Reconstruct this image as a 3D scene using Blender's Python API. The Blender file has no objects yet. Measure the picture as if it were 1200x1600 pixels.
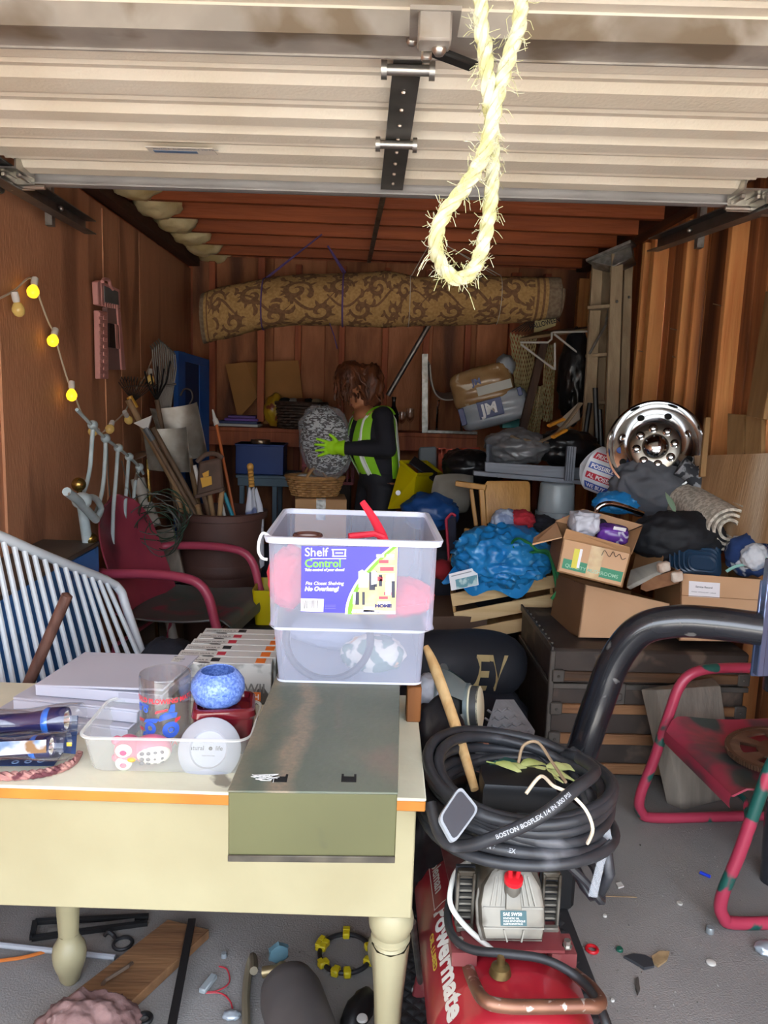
import bpy, bmesh, math, random
from mathutils import Vector as V, Matrix, noise, Euler
sc = bpy.context.scene
COL = sc.collection
pi = math.pi
rad = math.radians
sin, cos = math.sin, math.cos
random.seed(7)
rnd = random.uniform
# ---------------------------------------------------------------- camera (1200 x 1600 frame)
FPX, EYE = 1200.0, 1.55
YAW, PITCH, ROLL = rad(1.5), rad(8.7), rad(1.9)
FW = V((sin(YAW)*cos(PITCH), cos(YAW)*cos(PITCH), -sin(PITCH)))
R0 = V((cos(YAW), -sin(YAW), 0)); U0 = V((sin(YAW)*sin(PITCH), cos(YAW)*sin(PITCH), cos(PITCH)))
RT = R0*cos(ROLL) + U0*sin(ROLL); UP = U0*cos(ROLL) - R0*sin(ROLL)
CAM = V((0, 0, EYE))
cd = bpy.data.cameras.new('camera'); cam = bpy.data.objects.new('camera', cd); COL.objects.link(cam)
cam.matrix_world = Matrix(((RT.x, UP.x, -FW.x, 0), (RT.y, UP.y, -FW.y, 0), (RT.z, UP.z, -FW.z, EYE), (0, 0, 0, 1)))
cd.sensor_fit = 'VERTICAL'; cd.sensor_height = 24; cd.lens = 24*FPX/1600; cd.clip_start = .02
sc.camera = cam
# ---------------------------------------------------------------- sky, sun, exposure
w = bpy.data.worlds.new('sky'); sc.world = w; w.use_nodes = True
nt = w.node_tree; bg = nt.nodes['Background']
sky = nt.nodes.new('ShaderNodeTexSky'); sky.sky_type = 'NISHITA'; sky.sun_disc = False
sky.sun_elevation = rad(48); sky.sun_rotation = rad(14); sky.air_density = 1.0; sky.dust_density = 6
hs = nt.nodes.new('ShaderNodeHueSaturation'); hs.inputs['Saturation'].default_value = .4
nt.links.new(sky.outputs[0], hs.inputs['Color'])
nt.links.new(hs.outputs[0], bg.inputs[0]); bg.inputs[1].default_value = 1.9
sl = bpy.data.lights.new('sun', 'SUN'); so = bpy.data.objects.new('sun', sl); COL.objects.link(so)
sl.energy = 2.8; sl.angle = rad(.6); sl.color = (1, .95, .87)
so.rotation_euler = V((-.25, -1, -1.35)).to_track_quat('-Z', 'Y').to_euler()   # from behind the garage
sc.view_settings.view_transform = 'Standard'; sc.view_settings.look = 'None'
sc.view_settings.gamma = 1; sc.view_settings.use_curve_mapping = False
sc.view_settings.exposure = .58
sc.cycles.max_bounces = 10; sc.cycles.diffuse_bounces = 6; sc.cycles.transparent_max_bounces = 24
sc.cycles.sample_clamp_indirect = 4
# ---------------------------------------------------------------- points of the place
def ray(x, y): return FW*FPX + RT*(x-600) - UP*(y-800)
def P(x, y, Y): d = ray(x, y); return CAM + d*(Y/d.y)          # on the plane at depth Y
def Z(x, y, z=0): d = ray(x, y); return CAM + d*((z-EYE)/d.z)  # on the plane at height z
def X(x, y, xx): d = ray(x, y); return CAM + d*(xx/d.x)        # on the plane at side xx
def pm(Y): return Y/1209.0
# ---------------------------------------------------------------- materials
def C(h):
    v = [int(h[i:i+2], 16)/255 for i in (0, 2, 4)]
    return tuple((c/12.92 if c <= .04045 else ((c+.055)/1.055)**2.4) for c in v) + (1,)
MATS = {}
def mat(n, c, r=.6, m=0, c2=None, s=6, d=5, lo=.38, hi=.62, st=(1, 1, 1), bump=0, bs=40, bst=None, c3=None, s3=9, t3=.62, coat=0, alpha=1, trans=0, ior=1.45, em=0, dist=0, spec=.5, sheen=0, w3=.02, st3=None):
    if n in MATS: return MATS[n]
    M = bpy.data.materials.new(n); M.use_nodes = True; t = M.node_tree; b = t.nodes['Principled BSDF']; I = b.inputs
    N = t.nodes.new; L = t.links.new
    I['Base Color'].default_value = C(c); I['Roughness'].default_value = r; I['Metallic'].default_value = m
    I['Coat Weight'].default_value = coat; I['Alpha'].default_value = alpha; I['Transmission Weight'].default_value = trans
    I['IOR'].default_value = ior; I['Specular IOR Level'].default_value = spec; I['Sheen Weight'].default_value = sheen
    tc = N('ShaderNodeTexCoord')
    def nz(sc_, st_, det=5, di=0):
        mp = N('ShaderNodeMapping'); mp.inputs['Scale'].default_value = st_; L(tc.outputs['Object'], mp.inputs[0])
        z = N('ShaderNodeTexNoise'); z.inputs['Scale'].default_value = sc_; z.inputs['Detail'].default_value = det; z.inputs['Roughness'].default_value = .4
        z.inputs['Distortion'].default_value = di; L(mp.outputs[0], z.inputs['Vector']); return z.outputs['Fac']
    out = None
    if c2:
        rp = N('ShaderNodeValToRGB'); e = rp.color_ramp.elements; e[0].position = lo; e[1].position = hi; e[0].color = C(c); e[1].color = C(c2)
        L(nz(s, st, d, dist), rp.inputs[0]); out = rp.outputs[0]
    if c3:
        mx = N('ShaderNodeMix'); mx.data_type = 'RGBA'; rp = N('ShaderNodeValToRGB'); e = rp.color_ramp.elements
        e[0].position = t3-w3; e[1].position = t3+w3; L(nz(s3, st3 or st, 8, .4), rp.inputs[0]); L(rp.outputs[0], mx.inputs[0])
        if out: L(out, mx.inputs[6])
        else: mx.inputs[6].default_value = C(c)
        mx.inputs[7].default_value = C(c3); out = mx.outputs[2]
    if out: L(out, I['Base Color'])
    if em:
        I['Emission Strength'].default_value = em; I['Emission Color'].default_value = C(c)
    if bump:
        bp = N('ShaderNodeBump'); bp.inputs['Strength'].default_value = bump; bp.inputs['Distance'].default_value = .01
        L(nz(bs, bst or st), bp.inputs['Height']); L(bp.outputs[0], I['Normal'])
    MATS[n] = M
    return M
def wood(n, a, b, axis='z', s=3, r=.65, c3=None, t3=.66, k=.07, bump=.25, lo=.3, hi=.7):
    st = {'x': (k, 1, 1), 'y': (1, k, 1), 'z': (1, 1, k)}[axis]; st = tuple(v*8 for v in st)
    return mat(n, a, r, c2=b, s=s, d=8, lo=lo, hi=hi, st=st, bump=bump, bs=14, c3=c3, s3=1.4, t3=t3, dist=.6, w3=.06, st3=tuple(.35*v for v in st))
# ---------------------------------------------------------------- mesh building
def cr(pts, n=6, closed=False):
    "Catmull-Rom through the points"
    pts = [V(p) for p in pts]; L = len(pts); out = []
    for i in range(L if closed else L-1):
        g = lambda j: pts[j % L] if closed else pts[max(0, min(L-1, j))]
        a, b, c, d = g(i-1), g(i), g(i+1), g(i+2)
        for k in range(n):
            t = k/n
            out.append(.5*((2*b) + (c-a)*t + (2*a-5*b+4*c-d)*t*t + (3*b-a-3*c+d)*t*t*t))
    if not closed: out.append(pts[-1])
    return out
def frame(o, x=(1, 0, 0), up=(0, 0, 1)):
    x = V(x).normalized(); y = V(up).cross(x).normalized(); z = x.cross(y)
    return Matrix(((x.x, y.x, z.x, o[0]), (x.y, y.y, z.y, o[1]), (x.z, y.z, z.z, o[2]), (0, 0, 0, 1)))
def at(o, rx=0, ry=0, rz=0): return Matrix.Translation(V(o)) @ Euler((rad(rx), rad(ry), rad(rz))).to_matrix().to_4x4()
I4 = Matrix.Identity(4)
class MB:
    def __init__(s, M=None): s.b = bmesh.new(); s.M = M or I4; s.mi = 0; s.soft = False
    def vs(s, pts): return [s.b.verts.new(s.M @ V(p)) for p in pts]
    def f(s, vs):
        try:
            q = s.b.faces.new(vs); q.material_index = s.mi; return q
        except ValueError: pass
    def poly(s, pts, faces):
        v = s.vs(pts)
        for q in faces: s.f([v[i] for i in q])
        return s
    def hexa(s, p, bev=0, seg=1):
        "8 corners: bottom ring of 4 then top ring of 4"
        v = s.vs(p); fs = [s.f([v[i] for i in q]) for q in ((3, 2, 1, 0), (4, 5, 6, 7), (0, 1, 5, 4), (1, 2, 6, 5), (2, 3, 7, 6), (3, 0, 4, 7))]
        if bev:
            es = list({e for q in fs if q for e in q.edges})
            r = bmesh.ops.bevel(s.b, geom=es, offset=bev, segments=seg, affect='EDGES', profile=.6)
            for q in r['faces']: q.material_index = s.mi
        return s
    def box(s, c, z, bev=0, seg=1):
        c = V(c); x, y, h = z[0]/2, z[1]/2, z[2]/2
        return s.hexa([c+V(q) for q in ((-x, -y, -h), (x, -y, -h), (x, y, -h), (-x, y, -h), (-x, -y, h), (x, -y, h), (x, y, h), (-x, y, h))], bev, seg)
    def para(s, o, a, b, c, bev=0):
        o, a, b, c = V(o), V(a), V(b), V(c)
        return s.hexa([o, o+a, o+a+b, o+b, o+c, o+a+c, o+a+b+c, o+b+c], bev)
    def slab(s, p, t, bev=0):
        "quad a b c d given a thickness away from the viewer"
        p = [V(q) for q in p]; n = (p[1]-p[0]).cross(p[3]-p[0]).normalized()
        if n.dot(p[0]-CAM) < 0: n = -n
        return s.hexa(p + [q+n*t for q in p], bev)
    def bar(s, a, b, wd, th, up=(0, 0, 1), bev=0):
        "rectangular bar from a to b: wd across, th along up"
        a, b = V(a), V(b); m = frame(a, b-a, up); L = (b-a).length; o = s.M; s.M = o @ m
        s.box((L/2, 0, 0), (L, wd, th), bev); s.M = o; return s
    def prism(s, pts, h, bev=0, M=None):
        "outline in local XY extruded along Z"
        o = s.M
        if M: s.M = o @ M
        n = len(pts); lo = s.vs([(p[0], p[1], 0) for p in pts]); hi = s.vs([(p[0], p[1], h) for p in pts])
        fs = [s.f(lo[::-1]), s.f(hi)] + [s.f([lo[i], lo[(i+1) % n], hi[(i+1) % n], hi[i]]) for i in range(n)]
        if bev:
            es = [e for q in fs[:2] if q for e in q.edges]
            r = bmesh.ops.bevel(s.b, geom=es, offset=bev, segments=2, affect='EDGES', profile=.5)
            for q in r['faces']: q.material_index = s.mi
        s.M = o; return s
    def tube(s, pts, r, n=8, closed=False, sm=0, flat=None):
        if sm: pts = cr(pts, sm, closed)
        pts = [V(p) for p in pts]; L = len(pts)
        rr = r if callable(r) else (lambda t: r)
        if isinstance(r, (list, tuple)):
            def rr(t):
                x = t*(len(r)-1); i = min(int(x), len(r)-2); return r[i]+(r[i+1]-r[i])*(x-i)
        up = None; rings = []
        for i, p in enumerate(pts):
            a = pts[(i-1) % L] if closed else pts[max(0, i-1)]; c = pts[(i+1) % L] if closed else pts[min(L-1, i+1)]
            d = (c-a); d = d.normalized() if d.length > 1e-9 else V((0, 0, 1))
            if up is None:
                up = d.orthogonal().normalized()
                if flat: up = (V(flat[0]) - d*d.dot(V(flat[0]))).normalized()
            up = (up - d*d.dot(up)); up = up.normalized() if up.length > 1e-6 else d.orthogonal().normalized()
            sd = d.cross(up); q = rr(i/max(1, L-1)); k = flat[1] if flat else 1
            rings.append(s.vs([p + up*cos(2*pi*j/n)*q*k + sd*sin(2*pi*j/n)*q for j in range(n)]))
        for i in range(L if closed else L-1):
            A_, B_ = rings[i], rings[(i+1) % L]
            for j in range(n): s.f([A_[j], A_[(j+1) % n], B_[(j+1) % n], B_[j]])
        if not closed: s.f(rings[0][::-1]); s.f(rings[-1])
        return s
    def lathe(s, prof, n=24, M=None, cap=True, a0=0, a1=2*pi):
        o = s.M
        if M: s.M = o @ M
        full = abs(a1-a0-2*pi) < 1e-6; k = n if full else n+1; rings = []
        for r, z in prof:
            if r < 1e-6: rings.append(s.vs([(0, 0, z)])*k)
            else: rings.append(s.vs([(r*cos(a0+(a1-a0)*j/n), r*sin(a0+(a1-a0)*j/n), z) for j in range(k)]))
        for A_, B_ in zip(rings, rings[1:]):
            for j in range(n):
                q = [A_[j], A_[(j+1) % k], B_[(j+1) % k], B_[j]]; u = []
                for v in q:
                    if v not in u: u.append(v)
                if len(u) > 2: s.f(u)
        s.M = o; return s
    def surf(s, fn, nu, nv, cu=False, cv=False):
        g = [s.vs([fn(i/nu, j/nv) for j in range(nv if cv else nv+1)]) for i in range(nu if cu else nu+1)]
        for i in range(nu):
            for j in range(nv):
                a, b = g[i], g[(i+1) % len(g)]; l = len(a); s.f([a[j], b[j], b[(j+1) % l], a[(j+1) % l]])
        return s
    def blob(s, c, z, seed=0, amp=.15, fr=2.2, sub=4, rz=0, floor=None, fold=.6, rx=0, ry=0, sq=1):
        "crumpled soft lump"
        s.soft = True
        o = s.M; s.M = o @ at(c, rx, ry, rz); t = bmesh.new(); bmesh.ops.create_icosphere(t, subdivisions=sub, radius=1)
        off = V((seed*3.17, seed*1.31, seed*7.7)); idx = {}
        for v in t.verts:
            p = v.co; q = p*fr+off
            k = noise.fractal(q, .9, 2.1, 4)*(1-fold) + fold*(.5-abs(noise.noise(q*1.2)))*1.1 + .35*fold*(.4-abs(noise.noise(q*2.9))) + .2*fold*(.35-abs(noise.noise(q*5.7+V((3, 1, 2))))) + (.09*fold*(.3-abs(noise.noise(q*11))) if sub > 3 else 0)
            if sq != 1: p = V([math.copysign(abs(c_)**sq, c_) for c_ in p])
            q = V((p.x*z[0], p.y*z[1], p.z*z[2]))*(1+amp*k)
            if floor is not None and q.z < floor: q.z = floor + .12*(q.z-floor)
            idx[v.index] = s.vs([q])[0]
        for q in t.faces: s.f([idx[v.index] for v in q.verts])
        t.free(); s.M = o; return s
    def ball(s, c, r, n=12):
        r = r if isinstance(r, (tuple, list)) else (r, r, r); o = s.M; s.M = o @ Matrix.Translation(V(c)) @ Matrix.Diagonal((*r, 1))
        s.lathe([(sin(pi*i/n), -cos(pi*i/n)) for i in range(n+1)], n*2); s.M = o; return s
    def shell(s, fn, nu, nv, t):
        "thin curved sheet with thickness t"
        g = [[V(fn(i/nu, j/nv)) for j in range(nv+1)] for i in range(nu+1)]; N = []
        for i in range(nu+1):
            for j in range(nv+1):
                a = g[min(i+1, nu)][j]-g[max(i-1, 0)][j]; b = g[i][min(j+1, nv)]-g[i][max(j-1, 0)]; n = a.cross(b); N.append(n.normalized() if n.length > 1e-9 else V((0, 0, 1)))
        f = [s.vs([q for q in r]) for r in g]; k = [s.vs([g[i][j]-N[i*(nv+1)+j]*t for j in range(nv+1)]) for i in range(nu+1)]
        for i in range(nu):
            for j in range(nv):
                s.f([f[i][j], f[i+1][j], f[i+1][j+1], f[i][j+1]]); s.f([k[i][j], k[i][j+1], k[i+1][j+1], k[i+1][j]])
        for i in range(nu):
            s.f([f[i][0], k[i][0], k[i+1][0], f[i+1][0]]); s.f([f[i][nv], f[i+1][nv], k[i+1][nv], k[i][nv]])
        for j in range(nv):
            s.f([f[0][j], f[0][j+1], k[0][j+1], k[0][j]]); s.f([f[nu][j], k[nu][j], k[nu][j+1], f[nu][j+1]])
        return s
    def text(s, txt, size, M=None, fn=None, bold=0, ext=0, align='LEFT', sx=1, sh=0):
        "lettering as thin mesh; fn maps (x, y, z) to a point"
        cu = bpy.data.curves.new('t', 'FONT'); cu.body = txt; cu.size = size; cu.offset = bold; cu.extrude = ext; cu.align_x = align; cu.resolution_u = 3; cu.shear = sh
        ob = bpy.data.objects.new('t', cu); me = bpy.data.meshes.new_from_object(ob)
        o = s.M
        if M: s.M = o @ M
        v = s.vs([(fn(p.co.x*sx, p.co.y, p.co.z) if fn else (p.co.x*sx, p.co.y, p.co.z)) for p in me.vertices])
        for q in me.polygons: s.f([v[i] for i in q.vertices])
        bpy.data.objects.remove(ob); bpy.data.curves.remove(cu); bpy.data.meshes.remove(me); s.M = o; return s
PRINTS = ('lettering', 'oil_lettering', 'spine_lettering', 'folded_clothes', 'print_trousers', 'print_shirt', 'shelf_icon', 'small_print', 'barcode', 'corner_print', 'tractor_print', 'plough_print', 'shelf_lines', 'footer_lettering')
def wm(o):
    m = o.matrix_basis.copy()
    while o.parent: o = o.parent; m = o.matrix_basis @ m
    return m
def part(name, mb, m, parent=None, sharp=38, kind=None, label=None):
    b = mb.b
    if mb.soft: sharp = 85
    if parent: b.transform(wm(parent).inverted())
    b.normal_update()
    for q in b.faces: q.smooth = True
    for e in b.edges:
        if len(e.link_faces) == 2 and e.calc_face_angle(0) > rad(sharp): e.smooth = False
    me = bpy.data.meshes.new(name); b.to_mesh(me); b.free()
    for x in (m if isinstance(m, (list, tuple)) else [m]): me.materials.append(x)
    o = bpy.data.objects.new(name, me); COL.objects.link(o)
    if parent: o.parent = parent
    if kind or name in PRINTS: o['kind'] = kind or 'stuff'
    if label: o['label'] = label
    return o
def tag(o, label, cat, group=None):
    o['label'] = label; o['category'] = cat
    if group: o['group'] = group
    return o
def T(name, label, cat, loc, group=None):
    o = bpy.data.objects.new(name, None); o.empty_display_size = .05; COL.objects.link(o); o.location = loc
    return tag(o, label, cat, group)
def S(name, mb, m, label, cat, group=None, sharp=38):
    "a thing of one mesh, its origin at the middle of its base"
    xs = [v.co for v in mb.b.verts]; lo = V([min(p[i] for p in xs) for i in range(3)]); hi = V([max(p[i] for p in xs) for i in range(3)])
    c = V(((lo.x+hi.x)/2, (lo.y+hi.y)/2, lo.z)); mb.b.transform(Matrix.Translation(-c))
    o = part(name, mb, m, None, sharp); o.location = c
    return tag(o, label, cat, group)
def struct(name, mb, m, sharp=38): return part(name, mb, m, None, sharp, 'structure')
def dup(o, loc=None, rot=None, label=None):
    c = o.copy(); COL.objects.link(c)
    if loc is not None: c.location = loc
    if rot is not None: c.rotation_euler = rot
    if label: c['label'] = label
    for ch in list(o.children):
        d = ch.copy(); COL.objects.link(d); d.parent = c
        for g in list(ch.children): e = g.copy(); COL.objects.link(e); e.parent = d
    return c
def arc(c, r, a0, a1, n, u=(1, 0, 0), v=(0, 0, 1)):
    return [V(c)+V(u)*r*cos(rad(a0+(a1-a0)*i/n))+V(v)*r*sin(rad(a0+(a1-a0)*i/n)) for i in range(n+1)]
# ================================================================ THE GARAGE
XL, XR, YB, YF = -1.44, 1.76, 6.42, .1  # front plane set near the camera to even the daylight front to back
ply = wood('plywood', 'b57e5c', 'c58c68', 'z', 2.2, .7, c3='8f5f45', t3=.64, k=.2, lo=.15, hi=.85, bump=.35)
plyb = wood('plywood_back', '9f6240', 'cd885d', 'z', 2.0, .7, c3='75462d', t3=.63, k=.22, lo=.15, hi=.85)
plyb2 = wood('plywood_back_dark', '835034', 'b6744b', 'z', 2.4, .7, c3='5e3623', t3=.6, k=.22, lo=.15, hi=.85)
studm = wood('stud_wood', 'c98048', 'e7a866', 'z', 2.6, .6, c3='834827', t3=.66)
studd = wood('stud_dark', '8d462d', 'b4623c', 'z', 2.6, .65, c3='542918', t3=.64)
plank = wood('sheathing', '824d2f', 'bd7848', 'z', 2.4, .7, c3='492816', t3=.6)
plank2 = wood('sheathing_light', 'a7673d', 'db9255', 'z', 2.4, .7, c3='673a1f', t3=.64)
raft = wood('rafter_wood', '853f1f', 'a8562a', 'x', 2.4, .6, c3='3f190c', t3=.64)
deck = wood('roof_boards', '542a18', '784025', 'y', 2.4, .7, c3='30160d', t3=.62)
conc = mat('concrete', '7b7976', .85, c2='94918d', s=2.2, d=9, lo=.3, hi=.7, bump=.3, bs=200, c3='5b5a58', s3=1.1, t3=.66, w3=.1)
drive = mat('driveway', '9a978f', .9, c2='b5b1a8', s=2, bump=.2)
struct('floor', MB().box((.16, (YF+YB)/2, -.05), (3.5, YB-YF+.2, .1)), conc)
struct('trim_9', MB().box((0, -14.3, -.06), (40, 30, .1)), drive)['label'] = 'pale concrete driveway outside'
wl = struct('wall_left', MB().box((XL-.06, (YF+YB)/2, 1.42), (.06, YB-YF+.3, 2.86)), studd)
ys = [YF, .7, 1.9, 3.1, 4.32, 4.62, 5.0, 5.7, YB]
for a, b in zip(ys, ys[1:]):
    part('plywood_sheet', MB().box((XL-.012-rnd(0, .006), (a+b)/2, 1.28), (.014, b-a-.006, 2.44), .002), ply, wl)
for y in (3.1, 4.32): part('batten', MB().box((XL-.004, y, 1.28), (.012, .012, 2.4)), ply, wl)
tp = struct('trim_1', MB().box((XL+.02, (YF+YB)/2, 2.55), (.09, YB-YF, .07), .004), wood('plate_dark', '2e1910', '4a2a1a', 'y'))
wr = struct('wall_right', MB().box((XR+.06, (YF+YB)/2, 1.42), (.06, YB-YF+.3, 2.86)), studd)
y = YF; i = 0
while y < YB-.02:
    b = min(YB, y+rnd(.1, .19)); part('board', MB().box((XR+.012-rnd(0, .012), (y+b)/2, 1.32), (.02, b-y-.004, 2.6), .002), random.choice((plank, plank, plank2)), wr); y = b
for k, y in enumerate((.8, 1.4, 1.9, 2.35, 2.8, 3.2, X(1131, 500, 1.67).y, X(1064, 500, 1.67).y, X(1013, 500, 1.67).y, 4.85, 5.3, X(901, 500, 1.67).y, 6.0, 6.36)):
    part('stud', MB().box((XR-.047, y+.02, 1.27), (.09, .042+.02*(k % 3 == 2), 2.5), .003), studm, wr)
part('stud', MB().box((XR-.05, 4.1, 1.27), (.05, .03, 2.5), .003), plank2, wr)
struct('trim_2', MB().box((XR-.05, (YF+YB)/2, 2.63), (.1, YB-YF, .1), .005), wood('plate_right', '53301c', '7a4a2c', 'y', c3='2a140a', t3=.58))
for yy, z, L in ((X(1064, 430, 1.67).y, 1.95, .07), (X(1013, 430, 1.67).y, 1.86, .05), (X(1131, 430, 1.67).y, 2.02, .09), (X(1064, 470, 1.67).y, 1.8, .04)):
    n = S('nail', MB().tube([(XR-.08, yy+.01, z), (XR-.095-L*.5, yy-L*.3, z+.004)], .0025, 6), mat('nail', 'b8b4a8', .4, 1), 'bent nail in a right wall stud, '+{.07: 'high on the middle stud', .05: 'just right of the stepladder', .09: 'longest and nearest of the nails', .04: 'lowest and shortest of the nails'}[L], 'nail')
wb = struct('wall_back', MB().box((.16, YB+.07, 1.35), (3.4, .06, 2.9)), studd)
xs = [XL, -.78, -.36, .12, .52, .88, 1.2, XR]
for k, (a, b) in enumerate(zip(xs, xs[1:])):
    part('plywood_sheet', MB().box(((a+b)/2, YB+.02-rnd(0, .006), 1.3), (b-a-.006, .014, 2.6), .002), plyb if k % 2 else plyb2, wb)
for px in (333, 465, 533, 600, 663, 727, 797, 845):
    p = P(px, 600, YB-.03); part('stud', MB().box((p.x, YB-.035, 1.3), (.05 if px != 797 else .08, .07, 2.5), .003), studd, wb)
p = P(408, 600, 6.16); struct('trim_3', MB().box((p.x, 6.16, 1.93), (.055, .06, 1.25), .003), studd)
# shelf ledge along the back
zs = P(520, 672, 6.05).z
struct('trim_4', MB().box((-.28, 6.2, zs-.015), (2.3, .36, .03), .003).box((-.28, 6.03, zs-.085), (2.3, .03, .11), .003), studd)
cl = struct('ceiling', MB().box((.16, (YF+YB)/2, 2.8), (3.5, YB-YF+.4, .05)), deck)
for k in range(17):
    part('roof_board', MB().box((XL+.1+k*.19, (YF+YB)/2, 2.765), (.184, YB-YF, .02), .002), deck, cl)
blot = mat('foam', 'e0d0a0', .85, c2='c4ae78', s=5, bump=.6, bs=18)
for k in range(15):
    y = YF+.22+k*.425
    part('rafter', MB().box((.16, y, 2.66), (3.22, .045, .145), .003), raft, cl)
    if k > 7:
        part('insulation_plug', MB().blob((XL+.17, y+.2, 2.63), (.13, .165, .085), k, .3, 1.6, 4), blot, cl)
# unseen front wall above and beside the opening, set forward to dim the foreground
struct('wall_front', MB().box((XL-.05, YF, 1.3), (.12, .12, 2.6)).box((XR+.04, YF, 1.3), (.12, .12, 2.6)).box((.16, YF, 2.6), (3.4, .12, .4)), studd)
# steel strap nailed under the rafters, dark water stain beside it
steel = mat('galvanised', '9a9894', .42, .85, c2='7f7c78', s=30, c3='6b5e4d', s3=5, t3=.62, w3=.1, bump=.05)
S('steel_strap', MB().bar((.075, 3.6, 2.583), (-.02, YB-.08, 2.583), .03, .004), steel, 'thin steel strap running back under the brown rafters', 'strap')
# ---------------------------------------------------------------- overhead door, open under the rafters
ZD = 2.27
dm = Matrix.Translation((.02, 2.77, ZD)) @ Matrix.Rotation(rad(-2.2), 4, 'Z')
cream = mat('door_cream', 'e3dccb', .38, c2='d8cfbb', s=3, bump=.12, bs=120)
rsteel = mat('rail_steel', 'a9a7a6', .45, .25, c2='9a9897', s=4)
rust = mat('strut_steel', 'a09a92', .45, .15, c2='8d8780', s=9, c3='6f6252', s3=7, t3=.6, w3=.08)
dark = mat('dark_steel', '5c5b59', .4, .35, c2='4a4948', s=12)
bright = mat('zinc', 'b9b5ad', .3, .9)
dr = T('door_1', '', '', dm.translation); del dr['label'], dr['category']; dr['kind'] = 'structure'
HW = 1.2
def section(y0, y1):
    L = y1-y0; pr = [(0, .002)]
    for a, z in ((.03, 0), (.05, -.022), (.1, -.016), (.118, .004), (.165, 0), (.175, -.008), (.185, -.002), (.23, -.002), (.25, -.022), (.315, -.014), (.335, .004), (.375, 0), (.385, -.008), (.395, -.002), (.43, -.004), (.45, -.022), (.5, -.016), (.515, .004)):
        pr.append((a/.53*L, z))
    pr.append((L, .002)); m = MB(dm)
    lo = [[(x, -(y0+a), z) for a, z in pr] for x in (-HW, HW)]
    n = len(pr); v0 = m.vs(lo[0]); v1 = m.vs(lo[1]); t0 = m.vs([(-HW, -y0, .04), (-HW, -y1, .04)]); t1 = m.vs([(HW, -y0, .04), (HW, -y1, .04)])
    for i in range(n-1): m.f([v0[i], v0[i+1], v1[i+1], v1[i]])
    m.f([t0[0], t1[0], t1[1], t0[1]]); m.f([v0[0], v1[0], t1[0], t0[0]]); m.f([v1[-1], v0[-1], t0[1], t1[1]])
    m.f(v0[::-1]+[t0[0], t0[1]][::1]); m.f(v1+[t1[1], t1[0]])
    return part('door_section', m, cream, dr, 12)
secs = [section(k*.535+.004, k*.535+.531) for k in range(5)]  # nearest one is out of view, added to reach the shifted opening
part('top_rail', MB(dm).box((0, .012, -.005), (2.4, .016, .085), .002).box((0, -.008, -.045), (2.4, .04, .005)), rsteel, dr)
part('reinforcing_strut', MB(dm).box((0, -1.135, -.038), (2.42, .105, .006), .001).box((0, -1.085, -.02), (2.42, .006, .05)).box((0, -1.185, -.02), (2.42, .006, .05)), rust, dr)
cs = part('center_stile', MB(dm).poly([(.005, -.03, -.034), (.08, -.03, -.034), (.115, -1.07, -.034), (.055, -1.07, -.034), (.005, -.03, -.024), (.08, -.03, -.024), (.115, -1.07, -.024), (.055, -1.07, -.024)], ((0, 1, 2, 3), (7, 6, 5, 4), (0, 4, 5, 1), (1, 5, 6, 2), (2, 6, 7, 3), (3, 7, 4, 0))), dark, dr)
for yy, xo in ((-1.045, .085), (-.56, .06)):
    m = MB(dm).tube([(xo-.055, yy, -.05), (xo+.055, yy, -.05)], .011, 10)
    for xx in (xo-.05, xo+.05): m.tube([(xx-.006, yy, -.05), (xx+.006, yy, -.05)], .019, 10)
    part('hinge', m, bright, cs)
m = MB(dm)
for k in range(9): m.ball((.048+.004*k, -.12-.11*k, -.037), .006, 4)
part('rivet', m, bright, cs, kind='stuff')
for sx in (-1, 1):
    x = sx*1.22; m = MB(dm).box((x, -.09, -.03), (.085, .13, .006)).box((x-sx*.04, -.09, -.012), (.006, .13, .04)).box((x, -.025, -.045), (.085, .006, .05)).box((x+sx*.035, -.09, -.05), (.006, .13, .045))
    for k in (-.025, .025): m.box((x+k, -.06, -.04), (.012, .1, .014), .002)
    rb = part('roller_bracket', m, bright, dr)
    m = MB(dm).tube([(x-.05, -.03, -.06), (x+.08, -.03, -.06)], .008, 8).tube([(x+sx*.07, -.03, -.06), (x+sx*.1, -.03, -.06)], .024, 12); part('roller', m, bright, rb)
    m = MB(dm)
    for k in (-.025, .025): m.ball((x+k, -.1, -.04), .01, 5)
    part('bolt', m, bright, rb)
m = MB(dm).box((.13, -1.25, -.05), (.09, .12, .008)).box((.13, -1.28, -.075), (.06, .05, .05), .004)
lt = part('latch', m, rust, dr); part('latch_handle', MB(dm).bar((.13, -1.2, -.075), (.215, -1.135, -.075), .03, .012, bev=.003), mat('black_rubber', '191918', .6), lt)
m = MB(dm).box((.118, -1.24, -.1), (.02, .02, .02), .004).ball((.14, -1.27, -.1), .014, 5).ball((.09, -1.17, -.045), .012, 5); part('bolt', m, bright, lt)
st = part('sticker', MB(dm).box((-.58, -.36, -.024), (.2, .062, .002)), mat('label_paper', 'ded8cb', .6), secs[0])
part('sticker_print', MB(dm).box((-.6, -.352, -.0255), (.13, .02, .001)).text('NOTICE  EMERGENCY RELEASE', .014, dm.inverted() @ dm @ Matrix(((1, 0, 0, -.66), (0, 1, 0, -.384), (0, 0, -1, -.0258), (0, 0, 0, 1)))), mat('print_blue', '5b7391', .6), secs[0])
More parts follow.
